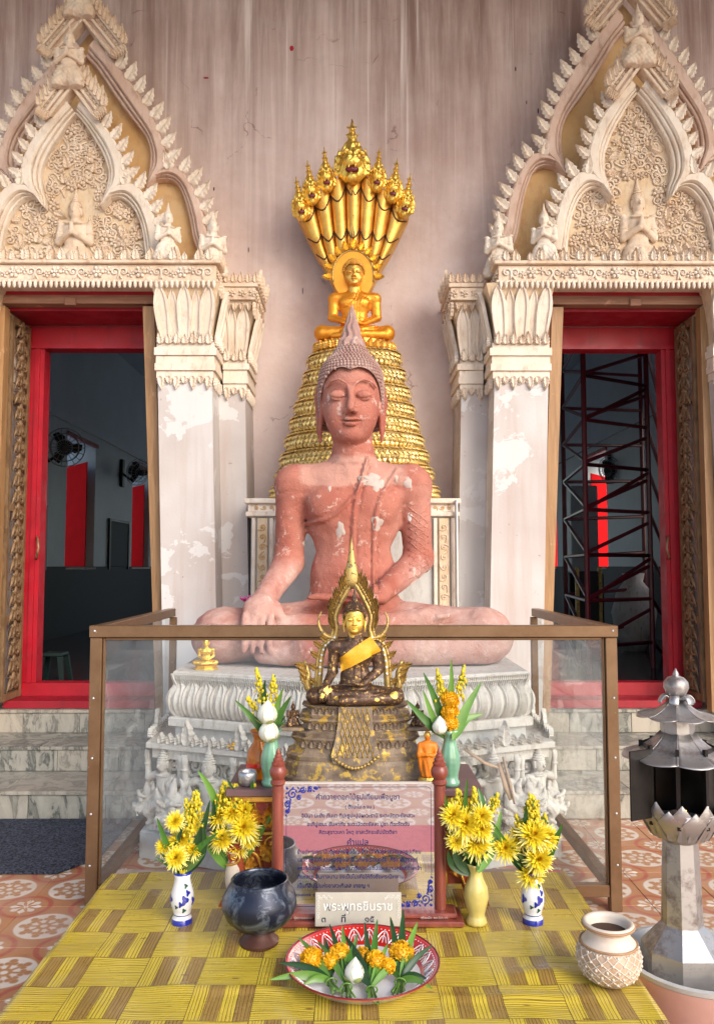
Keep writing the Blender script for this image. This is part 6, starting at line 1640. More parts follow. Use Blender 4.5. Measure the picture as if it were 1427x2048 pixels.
JS = leaf_mesh(0.045, 0.032, 0.01)
for lev, r_ in ((0.128, 0.235), (0.192, 0.205), (0.243, 0.19)):
    for i in range(13):
        x = (-0.80+1.6*i/12)*r_; yy = -0.78*r_*0.62 if abs(x) < 0.42*r_ else -(0.78-(abs(x)/r_-0.42)*0.42)*r_*0.62
        link('lotus_petal', JS, sg, jb, (x, yy+0.004, lev-0.008), None, 0.9)
# hanging brocade apron with lattice
ap = MB(); vs = []; fs = []
lev = [(0.268, -0.105, 0.062), (0.22, -0.115, 0.062), (0.16, -0.125, 0.072), (0.10, -0.140, 0.088), (0.075, -0.142, 0.080), (0.055, -0.143, 0.0)]
for z_, y_, w_ in lev: vs += [(-w_, y_, z_), (w_, y_, z_), (w_, y_+0.012, z_), (-w_, y_+0.012, z_)]
for j in range(len(lev)-1):
    for i in range(4): fs.append((j*4+i, j*4+(i+1) % 4, (j+1)*4+(i+1) % 4, (j+1)*4+i))
fs.append((0, 1, 2, 3)); ap.add(vs, fs); apo = ap.build('apron', sg, jb)
lt = MB()
for k in range(-7, 8):
    for dr in (-1, 1):
        pts = []
        for q in np.linspace(0, 1, 9):
            z_ = 0.265-0.17*q; x = 0.018*k+dr*0.06*(q-0.5)
            yy = -0.105-(0.265-z_)*0.21-0.002
            if abs(x) < 0.058+max(0, 0.17-z_)*0.3: pts.append((x, yy, z_))
        if len(pts) > 1: lt.tube(pts, 0.0022, 4)
for k in range(15):
    q = k/14; x = -0.082+0.164*q; lt.ell((x, -0.147, 0.098-0.040*math.sin(q*math.pi)), (0.007, 0.005, 0.007), 6, 4)
lt.build('brocade_relief', M['old_gold'], apo, kind='stuff')
JZ = 0.268; js = 0.198
fig = bpy.data.objects.new('seated_figure', None); C.objects.link(fig); fig.parent = jb; fig.location = (0, -0.005, JZ); fig.scale = (js, js, js)
jbody = link('body', BODY_S, M['bronze_patina'], fig); link('head', FACE_S, M['gold_leaf'], fig, (0, 0, 0.02)); link('hair_cap', HAIR_CAP, M['bronze_patina'], fig, (0, 0, 0.02)); link('hair_curls', CURLS_S, M['bronze_patina'], fig, (0, 0, 0.02), kind='stuff'); link('flame_spire', SPIRE, M['bronze_patina'], fig, (HX0, 0.03, 1.90), None, (0.75, 0.75, 1.15))
bpy.context.view_layer.update()
# yellow sash laid over the shoulder
N1, N2 = 26, 10; g_ = []
for i in range(N1):
    q = i/(N1-1); up = Vector((0.30, 1.27)).lerp(Vector((-0.30, 0.86)), q)+Vector((0, 0.02*math.sin(q*math.pi))); dn = Vector((0.50, 1.00)).lerp(Vector((-0.27, 0.60)), q)
    for j in range(N2):
        p = up.lerp(dn, j/(N2-1)); l_, n_ = ray_y(jbody, max(-0.31, min(0.40, p.x)), min(p.y, 1.12))
        yv = l_.y if l_ is not None else -0.05
        g_.append((p.x, min(yv, 0.02)-0.035-0.008*math.sin(q*9+j), p.y))
sv = []; 
for k in range(3):                       # even the drape out
    A = np.array(g_).reshape(N1, N2, 3); B = A.copy(); B[1:-1,1:-1,1] = (A[:-2,1:-1,1]+A[2:,1:-1,1]+A[1:-1,:-2,1]+A[1:-1,2:,1])/4; g_ = [tuple(p) for p in B.reshape(-1, 3)]
m = MB(); back = [(x, y+0.02, z) for x, y, z in g_]; nn = len(g_)
fs = [(i*N2+j, i*N2+j+1, (i+1)*N2+j+1, (i+1)*N2+j) for i in range(N1-1) for j in range(N2-1)]
fs2 = [tuple(nn+k for k in f[::-1]) for f in fs]
rim = [i*N2 for i in range(N1)] + [(N1-1)*N2+j for j in range(1, N2)] + [i*N2+N2-1 for i in range(N1-2, -1, -1)] + [j for j in range(N2-2, 0, -1)]
fs3 = [(rim[k], rim[(k+1) % len(rim)], nn+rim[(k+1) % len(rim)], nn+rim[k]) for k in range(len(rim))]
m.add(g_+back, fs+fs2+fs3); m.build('sash', M['yellow_robe'], fig, smooth='auto')
# gilt leaf rubbed on hand and knee
for (x, z, r_) in ((-0.52, 0.30, 0.10), (0.72, 0.20, 0.10), (-0.62, 0.20, 0.07), (0.40, 0.12, 0.05), (-0.35, 0.15, 0.06)):
    ring = []; c, nr = ray_y(jbody, x, z)
    if c is None: continue
    for i in range(12):
        a = 2*math.pi*i/12; k = rq.uniform(0.6, 1.0); l_, n_ = ray_y(jbody, x+r_*k*math.cos(a), z+r_*k*math.sin(a)*0.8)
        ring.append((l_+n_*0.006) if l_ is not None else c+nr*0.006)
    MB().add(ring+[c+nr*0.012], [(i, (i+1) % 12, 12) for i in range(12)]).build('gold_leaf_patch', M['gold_leaf'], fig, smooth=True)
# flame frame
def jp(cx, cy, Y=0.05): p = at(460+0.3504*cx, 1080+0.3504*cy, JY+Y); return Vector((p.x-JX, Y, p.z-AZ-0.001))
frame = bpy.data.objects.new('flame_frame', None); C.objects.link(frame); frame.parent = jb
FC = 702
strand = [(505,850),(512,760),(520,670),(545,600),(590,565),(608,505),(600,445),(618,385),(655,310),(692,250)]
for s_ in (-1, 1):
    mp = (lambda c: c if s_ < 0 else (2*FC-c[0], c[1]))
    P = crv([jp(*mp(c)) for c in strand], 5)
    MB().tube(P, [0.016-0.003*i/len(P) for i in range(len(P))], 8, True, 0.8).build('arch_strand', M['old_gold'], frame, smooth=True)
    Q = [p+Vector((s_*0.013, -0.006, 0.003)) for p in P]; MB().tube(Q, 0.006, 6).build('arch_bead', M['old_gold'], frame, smooth=True)
    hc_ = crv([jp(*mp(c)) for c in [(600,560),(545,545),(512,500),(505,450),(522,408)]], 5); n = len(hc_)
    MB().tube(hc_, [0.017-0.014*(i/(n-1)) for i in range(n)], 8, True, 0.7).build('arch_horn', M['old_gold'], frame, smooth=True)
    for k in range(16):
        i = int(24+(len(P)-26)*k/15); p = P[i]
        o = link('flame_leaf', LEAF_T, M['old_gold'], frame, p+Vector((s_*0.010, 0.0, 0.0)), (0, s_*(0.45-0.22*k/15), 0), (0.42, 0.9, 0.95 if k < 13 else 1.1))
    for k in range(5):
        i = 2+k*4; link('flame_leaf', LEAF_T, M['old_gold'], frame, P[i]+Vector((s_*0.012, 0, 0)), (0, s_*0.9, 0), (0.6, 0.9, 0.7))
    dots = MB()
    for k in range(9): dots.ell(P[5+k*2]+Vector((0, -0.016, 0)), (0.005, 0.003, 0.005), 6, 4)
    dots.build('glass_studs', M['white_glaze'], frame, kind='stuff')
    mk = [jp(*mp(c)) for c in [(505,850),(470,868),(440,830),(445,760),(425,690)]]; mk = crv(mk, 5); n = len(mk)
    MB().tube(mk, [0.020-0.010*abs(i/(n-1)-0.55)-0.008*(i/(n-1))**3 for i in range(n)], 8, True, 0.8).build('makara_head', M['old_gold'], frame, smooth=True)
    for k in range(4): link('flame_leaf', LEAF_T, M['old_gold'], frame, mk[8+k*3], (0, s_*(0.2+0.35*k), 0), (0.8, 1, 0.9))
tipm = MB(); 
for r_, z_ in (): pass
T0 = jp(692, 250); MB().lathe([(0.020,0),(0.034,0.03),(0.030,0.06),(0.018,0.10),(0.009,0.15),(0.001,0.205)], 10, sy=0.55).build('frame_tip', M['old_gold'], frame, loc=T0-Vector((0,0,0.02)), smooth=True)
for s_ in (-1, 1):
    br = MB().box(-0.045, 0.045, -0.04, 0.04, 0, 0.012, 0.003).build('bracket', sg, jb, loc=(s_*0.235, -0.02, 0.172))
    g2 = link('guardian', DEVA, M['bronze_patina'], jb, (s_*0.235, -0.02, 0.183), (0, 0, s_*R(-20)), (0.125, 0.125, 0.10))
# robed monk figurine, amber vase, silver cup
mk_ = thing('monk_figurine', 'small standing monk figurine in bright orange robes right of the bronze statue', 'figurine', (at(855, 1560, 2.933).x, 2.939, AZ+0.001))
def f_monk(x, y, z):
    S = SDF(x, y, z); S.cap((0, 0, 0.05), (0, 0, 0.55), 0.16, 0.13, 0.05); S.ell((0, 0, 0.68), (0.19, 0.11, 0.12), 0.06); S.cap((0, 0, 0.75), (0, -0.01, 0.84), 0.05, 0.05, 0.02); S.ell((0, -0.02, 0.90), (0.075, 0.085, 0.10), 0.02)
    for q in (-1, 1): S.cap((q*0.17, 0, 0.70), (q*0.19, -0.06, 0.48), 0.055, 0.05, 0.03); S.cap((q*0.19, -0.06, 0.48), (q*0.03, -0.15, 0.50), 0.05, 0.035, 0.02)
    S.cap((-0.18, -0.06, 0.5), (-0.16, -0.02, 0.12), 0.06, 0.03, 0.04)
    return S.d + 0.012*np.sin(x*60+z*12)*np.clip(0.8-z, 0, 1)
MK = sdf_mesh(f_monk, (-0.30, -0.25, 0.0), (0.30, 0.22, 1.02), 0.016, 'body'); link('body', MK, M['orange_robe'], mk_, (0, 0, 0.03), None, 0.16)
MB().lathe([(0.035,0),(0.035,0.02),(0.028,0.03),(0.0,0.031)], 14).build('stand', M['gold_leaf'], mk_)
MB().ell((0, -0.003, 0.175), (0.0128, 0.014, 0.0165), 10, 8).build('head', M['gold_leaf'], mk_, smooth=True)
av = thing('amber_vase', 'squat amber glass vase behind the left green vase', 'vase', (at(517, 1570, 3.038).x, 3.038, AZ+0.001))
MB().lathe([(0.030,0),(0.042,0.01),(0.047,0.05),(0.042,0.10),(0.022,0.13),(0.020,0.15),(0.034,0.175),(0.031,0.175),(0.017,0.15),(0.015,0.13),(0.036,0.10),(0.0,0.02)], 24, cap=False).build('body', M['amber_glass'], av, smooth=True)
MB().lathe([(0.0475,0.045),(0.0478,0.055),(0.0475,0.06)], 24, cap=False).build('band', M['red_enamel'], av)
scp = thing('silver_cup', 'small embossed silver cup at the left end of the altar board', 'cup', (at(494, 1580, 2.922).x, 2.933, AZ+0.001))
MB().lathe([(0.018,0),(0.026,0.004),(0.033,0.02),(0.034,0.04),(0.031,0.052),(0.028,0.052),(0.03,0.04),(0.0,0.008)], 20, cap=False).build('body', M['silver_bowl'], scp, smooth=True)

# ------------------------------------------------------------------ prayer sign between turned posts
SY = 2.806
sn = thing('prayer_sign', 'mirror-bright prayer sign with blue Thai lettering held between turned red-brown posts', 'sign', (0, SY, TZ+0.005))
zr = lambda v: at(706, v, SY).z-TZ-0.005
def sxp(u, v=1700): return at(u, v, SY).x
cx = sxp(717); bx0, bx1 = sxp(552, 1840), sxp(902, 1840)
MB().box(bx0-0.02, bx1+0.035, -0.07, 0.055, 0, 0.018, 0.004).build('base_board', M['turned_wood'], sn); MB().box(bx0, bx1+0.015, -0.05, 0.035, 0.0185, 0.036, 0.006).build('base_board', M['turned_wood'], sn)
pz = zr(1500)
prof = [(0.020,0.0365),(0.020,zr(1570)),(0.026,zr(1566)),(0.026,zr(1562)),(0.020,zr(1558)),(0.028,zr(1550)),(0.030,zr(1541)),(0.024,zr(1532)),(0.022,zr(1531)),(0.024,zr(1526)),(0.017,zr(1522)),(0.018,zr(1518)),(0.012,zr(1514)),(0.013,zr(1511)),(0.008,zr(1507)),(0.009,zr(1504)),(0.001,zr(1494))]
for u in (555, 879): MB().lathe(prof, 18).build('post', M['turned_wood'], sn, loc=(sxp(u), 0, 0), smooth='auto')
L_, R_, T_, B_ = sxp(566), sxp(868), zr(1567), zr(1818)
MB().box(L_, R_, -0.004, 0.004, B_, T_, 0.001).build('panel', M['mirror_sign'], sn)
for (a, b, c, d) in ((L_, R_, T_, T_+0.006), (L_, R_, B_-0.006, B_)): MB().box(a, b, -0.007, 0.007, c, d).build('panel_edge', M['sign_edge'], sn)
bord = MB(); e = 0.010; w_ = 0.0015
for (a, b, c, d) in ((L_+e+0.10, R_-e-0.014, T_-e-w_, T_-e), (L_+e, L_+e+w_, B_+e, T_-e-0.085), (L_+e, R_-e-0.09, B_+e, B_+e+w_), (R_-e-w_, R_-e, B_+e+0.10, T_-e-0.014)): bord.box(a, b, -0.0052, -0.0042, c, d)
pts = [(R_-e-0.014+0.013*math.sin(a), -0.0047, T_-e-0.014+0.013*math.cos(a)) for a in np.linspace(0, math.pi/2, 8)]; bord.tube(pts, 0.0008, 4)
bord.build('border_line', M['black_text'], sn, kind='stuff')
def text(body, x, z, width, mat, par, y, size=0.02, align='CENTER', name='text_line', weight=0.0):
    cu = bpy.data.curves.new(name, 'FONT'); cu.body = body; cu.size = size; cu.align_x = align; cu.fill_mode = 'FRONT'; cu.offset = weight; cu.resolution_u = 3
    o = bpy.data.objects.new('tmp', cu); C.objects.link(o); bpy.context.view_layer.update()
    me = bpy.data.meshes.new_from_object(o.evaluated_get(bpy.context.evaluated_depsgraph_get())); bpy.data.objects.remove(o)
    if len(me.vertices) == 0: return None
    xs = [v.co.x for v in me.vertices]; w0 = max(xs)-min(xs); k = width/w0 if width else 1.0
    me.name = name; me.materials.clear()
    return link(name, me, mat, par, (x, y, z), (R(90), 0, 0), (k, min(k*1.0, 1.6), 1))
LN = [("คำถวายดอกไม้ธูปเทียนเพื่อบูชา", 632, 798, 1598, 0.026), ("( ตั้งนะโม ๓ จบ )", 690, 748, 1616, 0.017), ("อิมินา มะยัง ภันเต ทีปะธูปะปุปผะวะรานิ ระตะนัตตะยัสเสวะ", 603, 829, 1634, 0.018),
      ("อะภิปูเชมะ อัมหากัง ระตะนัตตะยัสสะ ปูชา ทีฆะรัตตัง", 614, 818, 1651, 0.018), ("หิตะสุขาวะหา โหตุ อาสะวักขะยัปปัตติยา", 638, 793, 1667, 0.018), ("คำแปล", 694, 736, 1689, 0.026),
      ("ข้าแต่พระคุณเจ้าทั้งหลายผู้เจริญ ข้าพเจ้าทั้งหลายขอบูชาธูปเทียน", 595, 841, 1706, 0.018), ("และดอกไม้อันประเสริฐเหล่านี้ แก่พระรัตนตรัย  กิริยาที่บูชาแก่", 595, 834, 1722, 0.018),
      ("พระรัตนตรัยนี้จงเป็นผลนำมาซึ่งประโยชน์และความสุขแก่ข้าพเจ้า", 595, 842, 1739, 0.018), ("ทั้งหลาย สิ้นกาลนาน จงเป็นไปเพื่อให้ถึงซึ่งพระนิพพาน", 595, 807, 1756, 0.018),
      ("เป็นที่สิ้นไปแห่งอาสวะกิเลส เทอญ ฯ", 595, 738, 1774, 0.018), ("(คุณชนะชล  สุริยา", 590, 640, 1791, 0.015), ("๒๕๔๗)", 793, 812, 1793, 0.015)]
for (b_, u0, u1, v, sz) in LN: text(b_, (sxp(u0, v)+sxp(u1, v))/2, zr(v), sxp(u1, v)-sxp(u0, v), M['ink_blue'], sn, -0.0048, sz, weight=0.00035)
def corner(cx_, cz_, dx, dz):
    m = MB(); rg = random.Random(2)
    def sp(ox, oz, r0, turns, dr, th):
        pts = []
        for i in range(20):
            q = i/19; ra = r0*(1-0.9*q); an = dr*q*2*math.pi*turns+0.6
            pts.append((cx_+dx*(ox+ra*math.cos(an)), -0.0050, cz_+dz*(oz+ra*math.sin(an))))
        m.tube(pts, [th*(0.4+0.6*math.sin(min(1, (i+1)/8)*math.pi/2)) for i in range(20)], 5, True, 1.0)
    for (ox, oz, r0, d_) in ((0.028,-0.028,0.018,1),(0.062,-0.014,0.012,-1),(0.088,-0.011,0.009,1),(0.012,-0.062,0.012,1),(0.010,-0.085,0.008,-1),(0.050,-0.040,0.009,1),(0.108,-0.008,0.006,-1)): sp(ox, oz, r0, 1.5, d_, 0.0026)
    for (a, b) in (((0.01,-0.008),(0.12,-0.006)),((0.008,-0.01),(0.006,-0.10)),((0.04,-0.02),(0.10,-0.018)),((0.02,-0.045),(0.016,-0.08))):
        k = 7
        for i in range(k):
            q = i/(k-1); m.ell((cx_+dx*(a[0]+(b[0]-a[0])*q), -0.0048, cz_+dz*(a[1]+(b[1]-a[1])*q)), (0.0052, 0.0007, 0.0028), 6, 4, (0, 0.8*(-1)**i, 0))
    m.build('corner_scroll', M['blue_print'], sn, smooth=True)
corner(L_+0.004, T_-0.006, 1, 1); corner(R_-0.004, B_+0.006, -1, -1)
text("ร้านมา  ผู้ถวายธรรมะ", sxp(597, 1836), 0.0215, 0.10, M['white_text'], sn, -0.0505, 0.012); text("สร้างเมื่อ  ๒๓ มี.ค. ๔๖", sxp(865, 1836), 0.0215, 0.09, M['white_text'], sn, -0.0505, 0.012)
npz = thing('name_plate', 'small beige name plate with white Thai lettering leaning on the sign', 'name plate', (at(716, 1840, 2.713).x, 2.707, TZ+0.023))
PLY = 2.707; pw = (795-637)/FPX*2.864
npz.rotation_euler = (R(-5), 0, 0); ph = 0.105
MB().box(-pw/2, pw/2, 0, 0.006, 0, ph, 0.0015).build('plate', M['name_plate'], npz)
text("พระพุทธชินราช", 0.0, 0.050, pw*0.80, M['plate_text'], npz, -0.0012, 0.04, weight=0.0006)
sh_ = text("พระพุทธชินราช", 0.001, 0.0495, pw*0.80, M['black_text'], npz, -0.0006, 0.04, weight=0.0011)
for b_, q in (("๓", -0.40), ("ที่", -0.17), ("๑๕", 0.13)): text(b_, pw*q, 0.014, None, M['black_text'], npz, -0.0008, 0.030, weight=0.0003)
cs = MB()
for sx in (-1, 1):
    for k in range(6):
        pts = [(sx*(pw/2-0.012-0.010*k*0.8+0.005*math.cos(a)*(1-a/9)), -0.001, ph-0.012-0.006*(k % 2)+0.005*math.sin(a)*(1-a/9)) for a in np.linspace(0, 7, 12)]; cs.tube(pts, 0.0009, 4)
        pts = [(sx*(pw/2-0.010+0.004*math.cos(a)), -0.001, ph-0.02-0.011*k+0.004*math.sin(a)) for a in np.linspace(0, 6, 10)]; cs.tube(pts, 0.0008, 4)
cs.build('plate_scroll', M['plate_text'], npz, kind='stuff')
# ------------------------------------------------------------------ flowers
def multi(name, mb, mats, parent=None, smooth=True):
    me = mb.mesh(name, smooth, False)
    for k in mats: me.materials.append(M[k])
    me.polygons.foreach_set('material_index', mb.m); return me
def chrys_mesh(seed, r=1.0):
    rg = random.Random(seed); m = MB()
    for layer, (n, L, el, w) in enumerate(((34, 1.05, 4, 0.062), (32, 0.94, 22, 0.066), (28, 0.80, 42, 0.066), (20, 0.60, 60, 0.066), (12, 0.40, 78, 0.06))):
        m.mi = 1 if layer == 0 and True else (0 if layer < 4 else 2)
        for k in range(n):
            a = 2*math.pi*(k+rg.random()*0.8)/n; l = L*rg.uniform(0.78, 1.08); e0 = R(el+rg.uniform(-12, 12)); droop = rg.uniform(0.1, 0.9) if layer == 0 else rg.uniform(-0.5, 0.3)
            p = Vector((0.04*math.cos(a), 0.04*math.sin(a), 0.03*layer)); e_ = e0; vs = []; seg = 4
            for s_ in range(seg+1):
                ww = w*(0.5, 0.95, 1.0, 0.8, 0.12)[s_]; sd_ = Vector((-math.sin(a), math.cos(a), 0))
                up = Vector((-math.cos(a)*math.sin(e_), -math.sin(a)*math.sin(e_), math.cos(e_)))
                vs += [p-sd_*ww+up*ww*0.5, p, p+sd_*ww+up*ww*0.5]
                p = p+Vector((math.cos(a)*math.cos(e_), math.sin(a)*math.cos(e_), math.sin(e_)))*l/seg; e_ -= droop/seg
            m.add(vs, [(s_*3+q, s_*3+q+1, s_*3+q+4, s_*3+q+3) for s_ in range(seg) for q in (0, 1)])
    m.mi = 2; m.ell((0, 0, 0.10), (0.17, 0.17, 0.14), 8, 5)
    return multi('chrysanthemum', m, ('chrys_petal', 'chrys_pale', 'chrys_core'))
CH = [chrys_mesh(i) for i in (1, 2, 3)]
def marigold_mesh(seed):
    rg = random.Random(seed); m = MB(); m.ell((0, 0, 0), (0.80, 0.80, 0.72), 10, 7); n = 150
    for k in range(n):
        z = 1-2*(k+0.5)/n; 
        if z < -0.75: continue
        a = k*2.39996; rr_ = math.sqrt(1-z*z); d = Vector((rr_*math.cos(a), rr_*math.sin(a), z*0.88)); t1 = d.cross(Vector((0.3, 0.2, 1))).normalized(); t2 = d.cross(t1)
        q = rg.uniform(0, 6.28); u_ = t1*math.cos(q)+t2*math.sin(q); w_ = d.cross(u_); s_ = 0.17*rg.uniform(0.8, 1.2); c = d*0.78; o_ = d*rg.uniform(0.20, 0.32)
        m.add([c-u_*s_*0.5, c-u_*s_+o_*0.8+w_*0.05, c-u_*s_*0.35+o_*1.08-w_*0.05, c+u_*s_*0.35+o_+w_*0.06, c+u_*s_+o_*0.85-w_*0.05, c+u_*s_*0.5], [(0,1,2,5), (2,3,4,5)])
    me = m.mesh('marigold', True, False); me.materials.append(M['marigold']); return me
MG = [marigold_mesh(i) for i in (4, 5)]
def blade(pts, w, fold=0.25, up=(0, -1, 0.3)):
    """long pointed leaf along pts"""
    P = crv(pts, 5); n = len(P); vs = []; fs = []; up = Vector(up)
    for i, p in enumerate(P):
        q = i/(n-1); ww = w*(math.sin(min(1, (q+0.06)/0.42)*math.pi/2) if q < 0.36 else max(0.02, (1-(q-0.36)/0.64))**0.75)
        t_ = (P[min(i+1, n-1)]-P[max(0, i-1)]).normalized(); sd_ = t_.cross(up).normalized(); nn = sd_.cross(t_)
        vs += [p-sd_*ww+nn*ww*fold, p-nn*0.0008, p+sd_*ww+nn*ww*fold]
    for i in range(n-1): fs += [(i*3, i*3+1, i*3+4, i*3+3), (i*3+1, i*3+2, i*3+5, i*3+4)]
    m = MB(); m.add(vs, fs); return m
def lotus_bud(r=1.0):
    m = MB(); m.lathe([(0.10,-1.05),(0.55,-0.85),(0.86,-0.35),(0.90,0.05),(0.72,0.55),(0.42,0.98),(0.12,1.32),(0.01,1.42)], 16)
    for k in range(5):
        a = 2*math.pi*k/5; n0 = len(m.v); vs = []
        for i in range(7):
            q = i/6; z = -0.95+2.1*q; rr_ = (0.30, 0.80, 0.97, 0.98, 0.86, 0.62, 0.30)[i]; w_ = 0.62*math.sin(math.pi*(0.12+0.88*q))**0.8 if i < 6 else 0.02
            vs += [(rr_*math.cos(-w_), rr_*math.sin(-w_), z), (rr_*1.05, 0, z), (rr_*math.cos(w_), rr_*math.sin(w_), z)]
        m.add(vs, [(i*3+q, i*3+q+1, i*3+q+4, i*3+q+3) for i in range(6) for q in (0, 1)]); m.xf(Matrix.Rotation(a, 4, 'Z'), n0)
    me = m.mesh('lotus_bud', True, False); me.materials.append(M['lotus_white']); return me
LB = lotus_bud()
def sepals():
    m = MB()
    for k in range(4):
        a = 2*math.pi*k/4+0.5; n0 = len(m.v); vs = []
        for i in range(5):
            q = i/4; rr_ = 0.3+0.95*q; z = -0.98+0.45*q*q; w_ = 0.42*math.sin(math.pi*(0.15+0.84*q))
            vs += [(rr_, -w_, z+0.10), (rr_, 0, z), (rr_, w_, z+0.10)]
        m.add(vs, [(i*3+q, i*3+q+1, i*3+q+4, i*3+q+3) for i in range(4) for q in (0, 1)]); m.xf(Matrix.Rotation(a, 4, 'Z'), n0)
    me = m.mesh('sepal', True, False); me.materials.append(M['lotus_green']); return me
SEP = sepals()
def spray(rg, base, tip, n=60, spread=0.03, r=0.0042):
    m = MB(); B, T = Vector(base), Vector(tip)
    for k in range(n):
        q = rg.random()**0.7; p = B.lerp(T, 0.25+0.75*q)+Vector((rg.gauss(0, 1), rg.gauss(0, 1), rg.gauss(0, 0.6)))*spread*(1.15-q)*0.5
        s_ = r*rg.uniform(0.7, 1.3); m.ell(p, (s_, s_, s_*1.3), 5, 3)
    return m
def bouquet(label, base, Y, flowers=(), sprays=(), leaves=(), marig=(), lotus=(), tilt=0.2, seed=1, stem_from=None, group='flower bouquets'):
    """base: where the stems leave the vase; flower positions measured at distance Y, spread in depth"""
    t = thing('flower_bouquet', label, 'flowers', base, 0, group); rg = random.Random(seed); b0 = Vector(base)
    stems = MB()
    def stem(p, th=0.0022):
        q = p*0.45+Vector((rg.uniform(-.006,.006), rg.uniform(-.006,.006), 0.01)); MB().tube([tuple(v) for v in crv([Vector((p.x*0.08, p.y*0.08, -0.045)), Vector((p.x*0.12, p.y*0.12, 0.004)), q, p], 4)], th, 5).build('stem', M['stem_green'], t, smooth=True)
    for i, (u, v, rp) in enumerate(flowers):
        Yf = Y+rg.uniform(-0.035, 0.03)-0.012; p = at(u, v, Yf)-b0; s_ = rg.uniform(0.84, 1.06)*rp/FPX*(Yf+0.1)
        d = Vector((p.x*1.6, -0.75+rg.uniform(-.2,.2), 0.35+rg.uniform(-.15,.35))).normalized()
        o = link('chrysanthemum', CH[i % 3], None, t, p, d.to_track_quat('Z', 'Y').to_euler(), s_); o.rotation_euler.rotate_axis('Z', rg.uniform(0, 6)); stem(p-d*s_*0.1)
    for i, (u, v, rp) in enumerate(marig):
        p = at(u, v, Y-0.02)-b0; s_ = rp/FPX*(Y+0.08); o = link('marigold', MG[i % 2], None, t, p, (rg.uniform(-.9,-.4), rg.uniform(-.3,.3), rg.uniform(0, 6)), s_); stem(p)
    for i, (u, v, rp) in enumerate(lotus):
        p = at(u, v, Y-0.03)-b0; s_ = rp/FPX*(Y+0.08); o = link('lotus_bud', LB, None, t, p, (rg.uniform(-.1,.2), rg.uniform(-.12,.12), 0), s_); link('sepal', SEP, None, o); stem(p-Vector((0, 0, s_)))
    for (u0, v0, u1, v1, n) in sprays:
        a, b = at(u0, v0, Y-0.01)-b0, at(u1, v1, Y+0.0)-b0
        spray(rg, a, b, int(n*1.8), 0.045 if n > 60 else 0.024, 0.0052).build('goldenrod', M['goldenrod'], t, smooth=True, kind='stuff'); spray(rg, a, b, n//2, 0.05 if n > 60 else 0.026, 0.0035).build('goldenrod_buds', M['stem_green'], t, kind='stuff'); stem(b, 0.0016)
    for (pts, w, k) in leaves:
        P = [at(u, v, Y-0.015+0.02*(j-1)*(1 if (pts[0][0]) % 2 else -1))-b0 for j, (u, v) in enumerate(pts)]
        blade(P, w/FPX*(Y+0.1)).build('leaf', M[k], t, smooth=True)
    # bushy dark foliage around the neck
    for k in range(26):
        a = k*0.9+rg.random(); L = rg.uniform(0.03, 0.13); d = Vector((math.cos(a)*0.6, math.sin(a)*0.5, rg.uniform(0.4, 1.0))).normalized()
        if marig or lotus: L *= 0.6
        blade([Vector((0, 0, 0.0)), d*L*0.6, d*L], rg.uniform(0.005, 0.010)).build('leaf', M[rg.choice(['leaf_dark', 'leaf_dark', 'leaf_green', 'stem_green'])], t, smooth=True)
    return t
def vase(name, label, loc, prof, mat, wave=None, n=28, extra=None):
    t = thing(name, label, 'vase', loc); MB().lathe(prof, n, cap=False, wave=wave).build('body', mat, t, smooth=True)
    if extra: extra(t)
    return t
def wall_prof(P, th=0.003):      # outside profile up, then down the inside
    return [(0.0, P[0][1]+0.0005)] + P + [(max(0.002, r_-th), z_-0.0005) for r_, z_ in reversed(P[1:])] + [(0.0, P[1][1]+0.004)]
BW = [(0.034,0.0),(0.034,0.019),(0.027,0.029),(0.032,0.047),(0.040,0.073),(0.038,0.100),(0.029,0.130),(0.026,0.150),(0.030,0.168)]
def blue_extra(t):
    MB().lathe([(0.0345,0.001),(0.0345,0.0185),(0.032,0.021)], 28, cap=False).build('foot_band', M['blue_glaze'], t, smooth=True)
    MB().lathe([(0.0282,0.030),(0.0287,0.033)], 28, cap=False).build('line_band', M['blue_glaze'], t)
    MB().lathe([(0.0300,0.162),(0.0306,0.1685),(0.0290,0.1688)], 28, cap=False).build('rim_band', M['blue_glaze'], t, smooth=True)
    def rad(z):
        for (r0, z0), (r1, z1) in zip(BW[:-1], BW[1:]):
            if z0 <= z <= z1: return r0+(r1-r0)*(z-z0)/(z1-z0)
        return 0.03
    for (a0, z0, sz, k) in ((-1.15, 0.10, 0.019, 'blue_glaze'), (-1.5, 0.085, 0.012, 'blue_glaze'), (-0.85, 0.125, 0.012, 'blue_glaze'), (-2.6, 0.10, 0.017, 'blue_glaze'), (-0.3, 0.09, 0.016, 'blue_glaze'), (-1.9, 0.075, 0.009, 'leaf_paint'), (-1.2, 0.06, 0.010, 'leaf_paint'), (-1.0, 0.15, 0.010, 'leaf_paint')):
        vs = []; n = 14
        for i in range(n):
            b = 2*math.pi*i/n; k_ = sz*(0.75+0.25*math.cos(b*3)); z = z0*0.86+k_*math.sin(b); r_ = rad(z)+0.0012; a = a0+k_*0.8*math.cos(b)/r_; vs.append((r_*math.cos(a), r_*math.sin(a), z))
        r_ = rad(z0*0.86)+0.0016; vs.append((r_*math.cos(a0), r_*math.sin(a0), z0*0.86)); MB().add(vs, [(i, (i+1) % n, n) for i in range(n)]).build('painted_flower', M[k], t, smooth=True, fix=False)
v1 = top(364, 1848); vase('porcelain_vase', 'blue and white porcelain vase at the left end of the table', v1, wall_prof(BW), M['white_glaze'], None, 28, blue_extra)
v4 = top(1065, 1848); vase('porcelain_vase', 'blue and white porcelain vase right of the yellow vase', v4, wall_prof(BW), M['white_glaze'], None, 28, blue_extra)
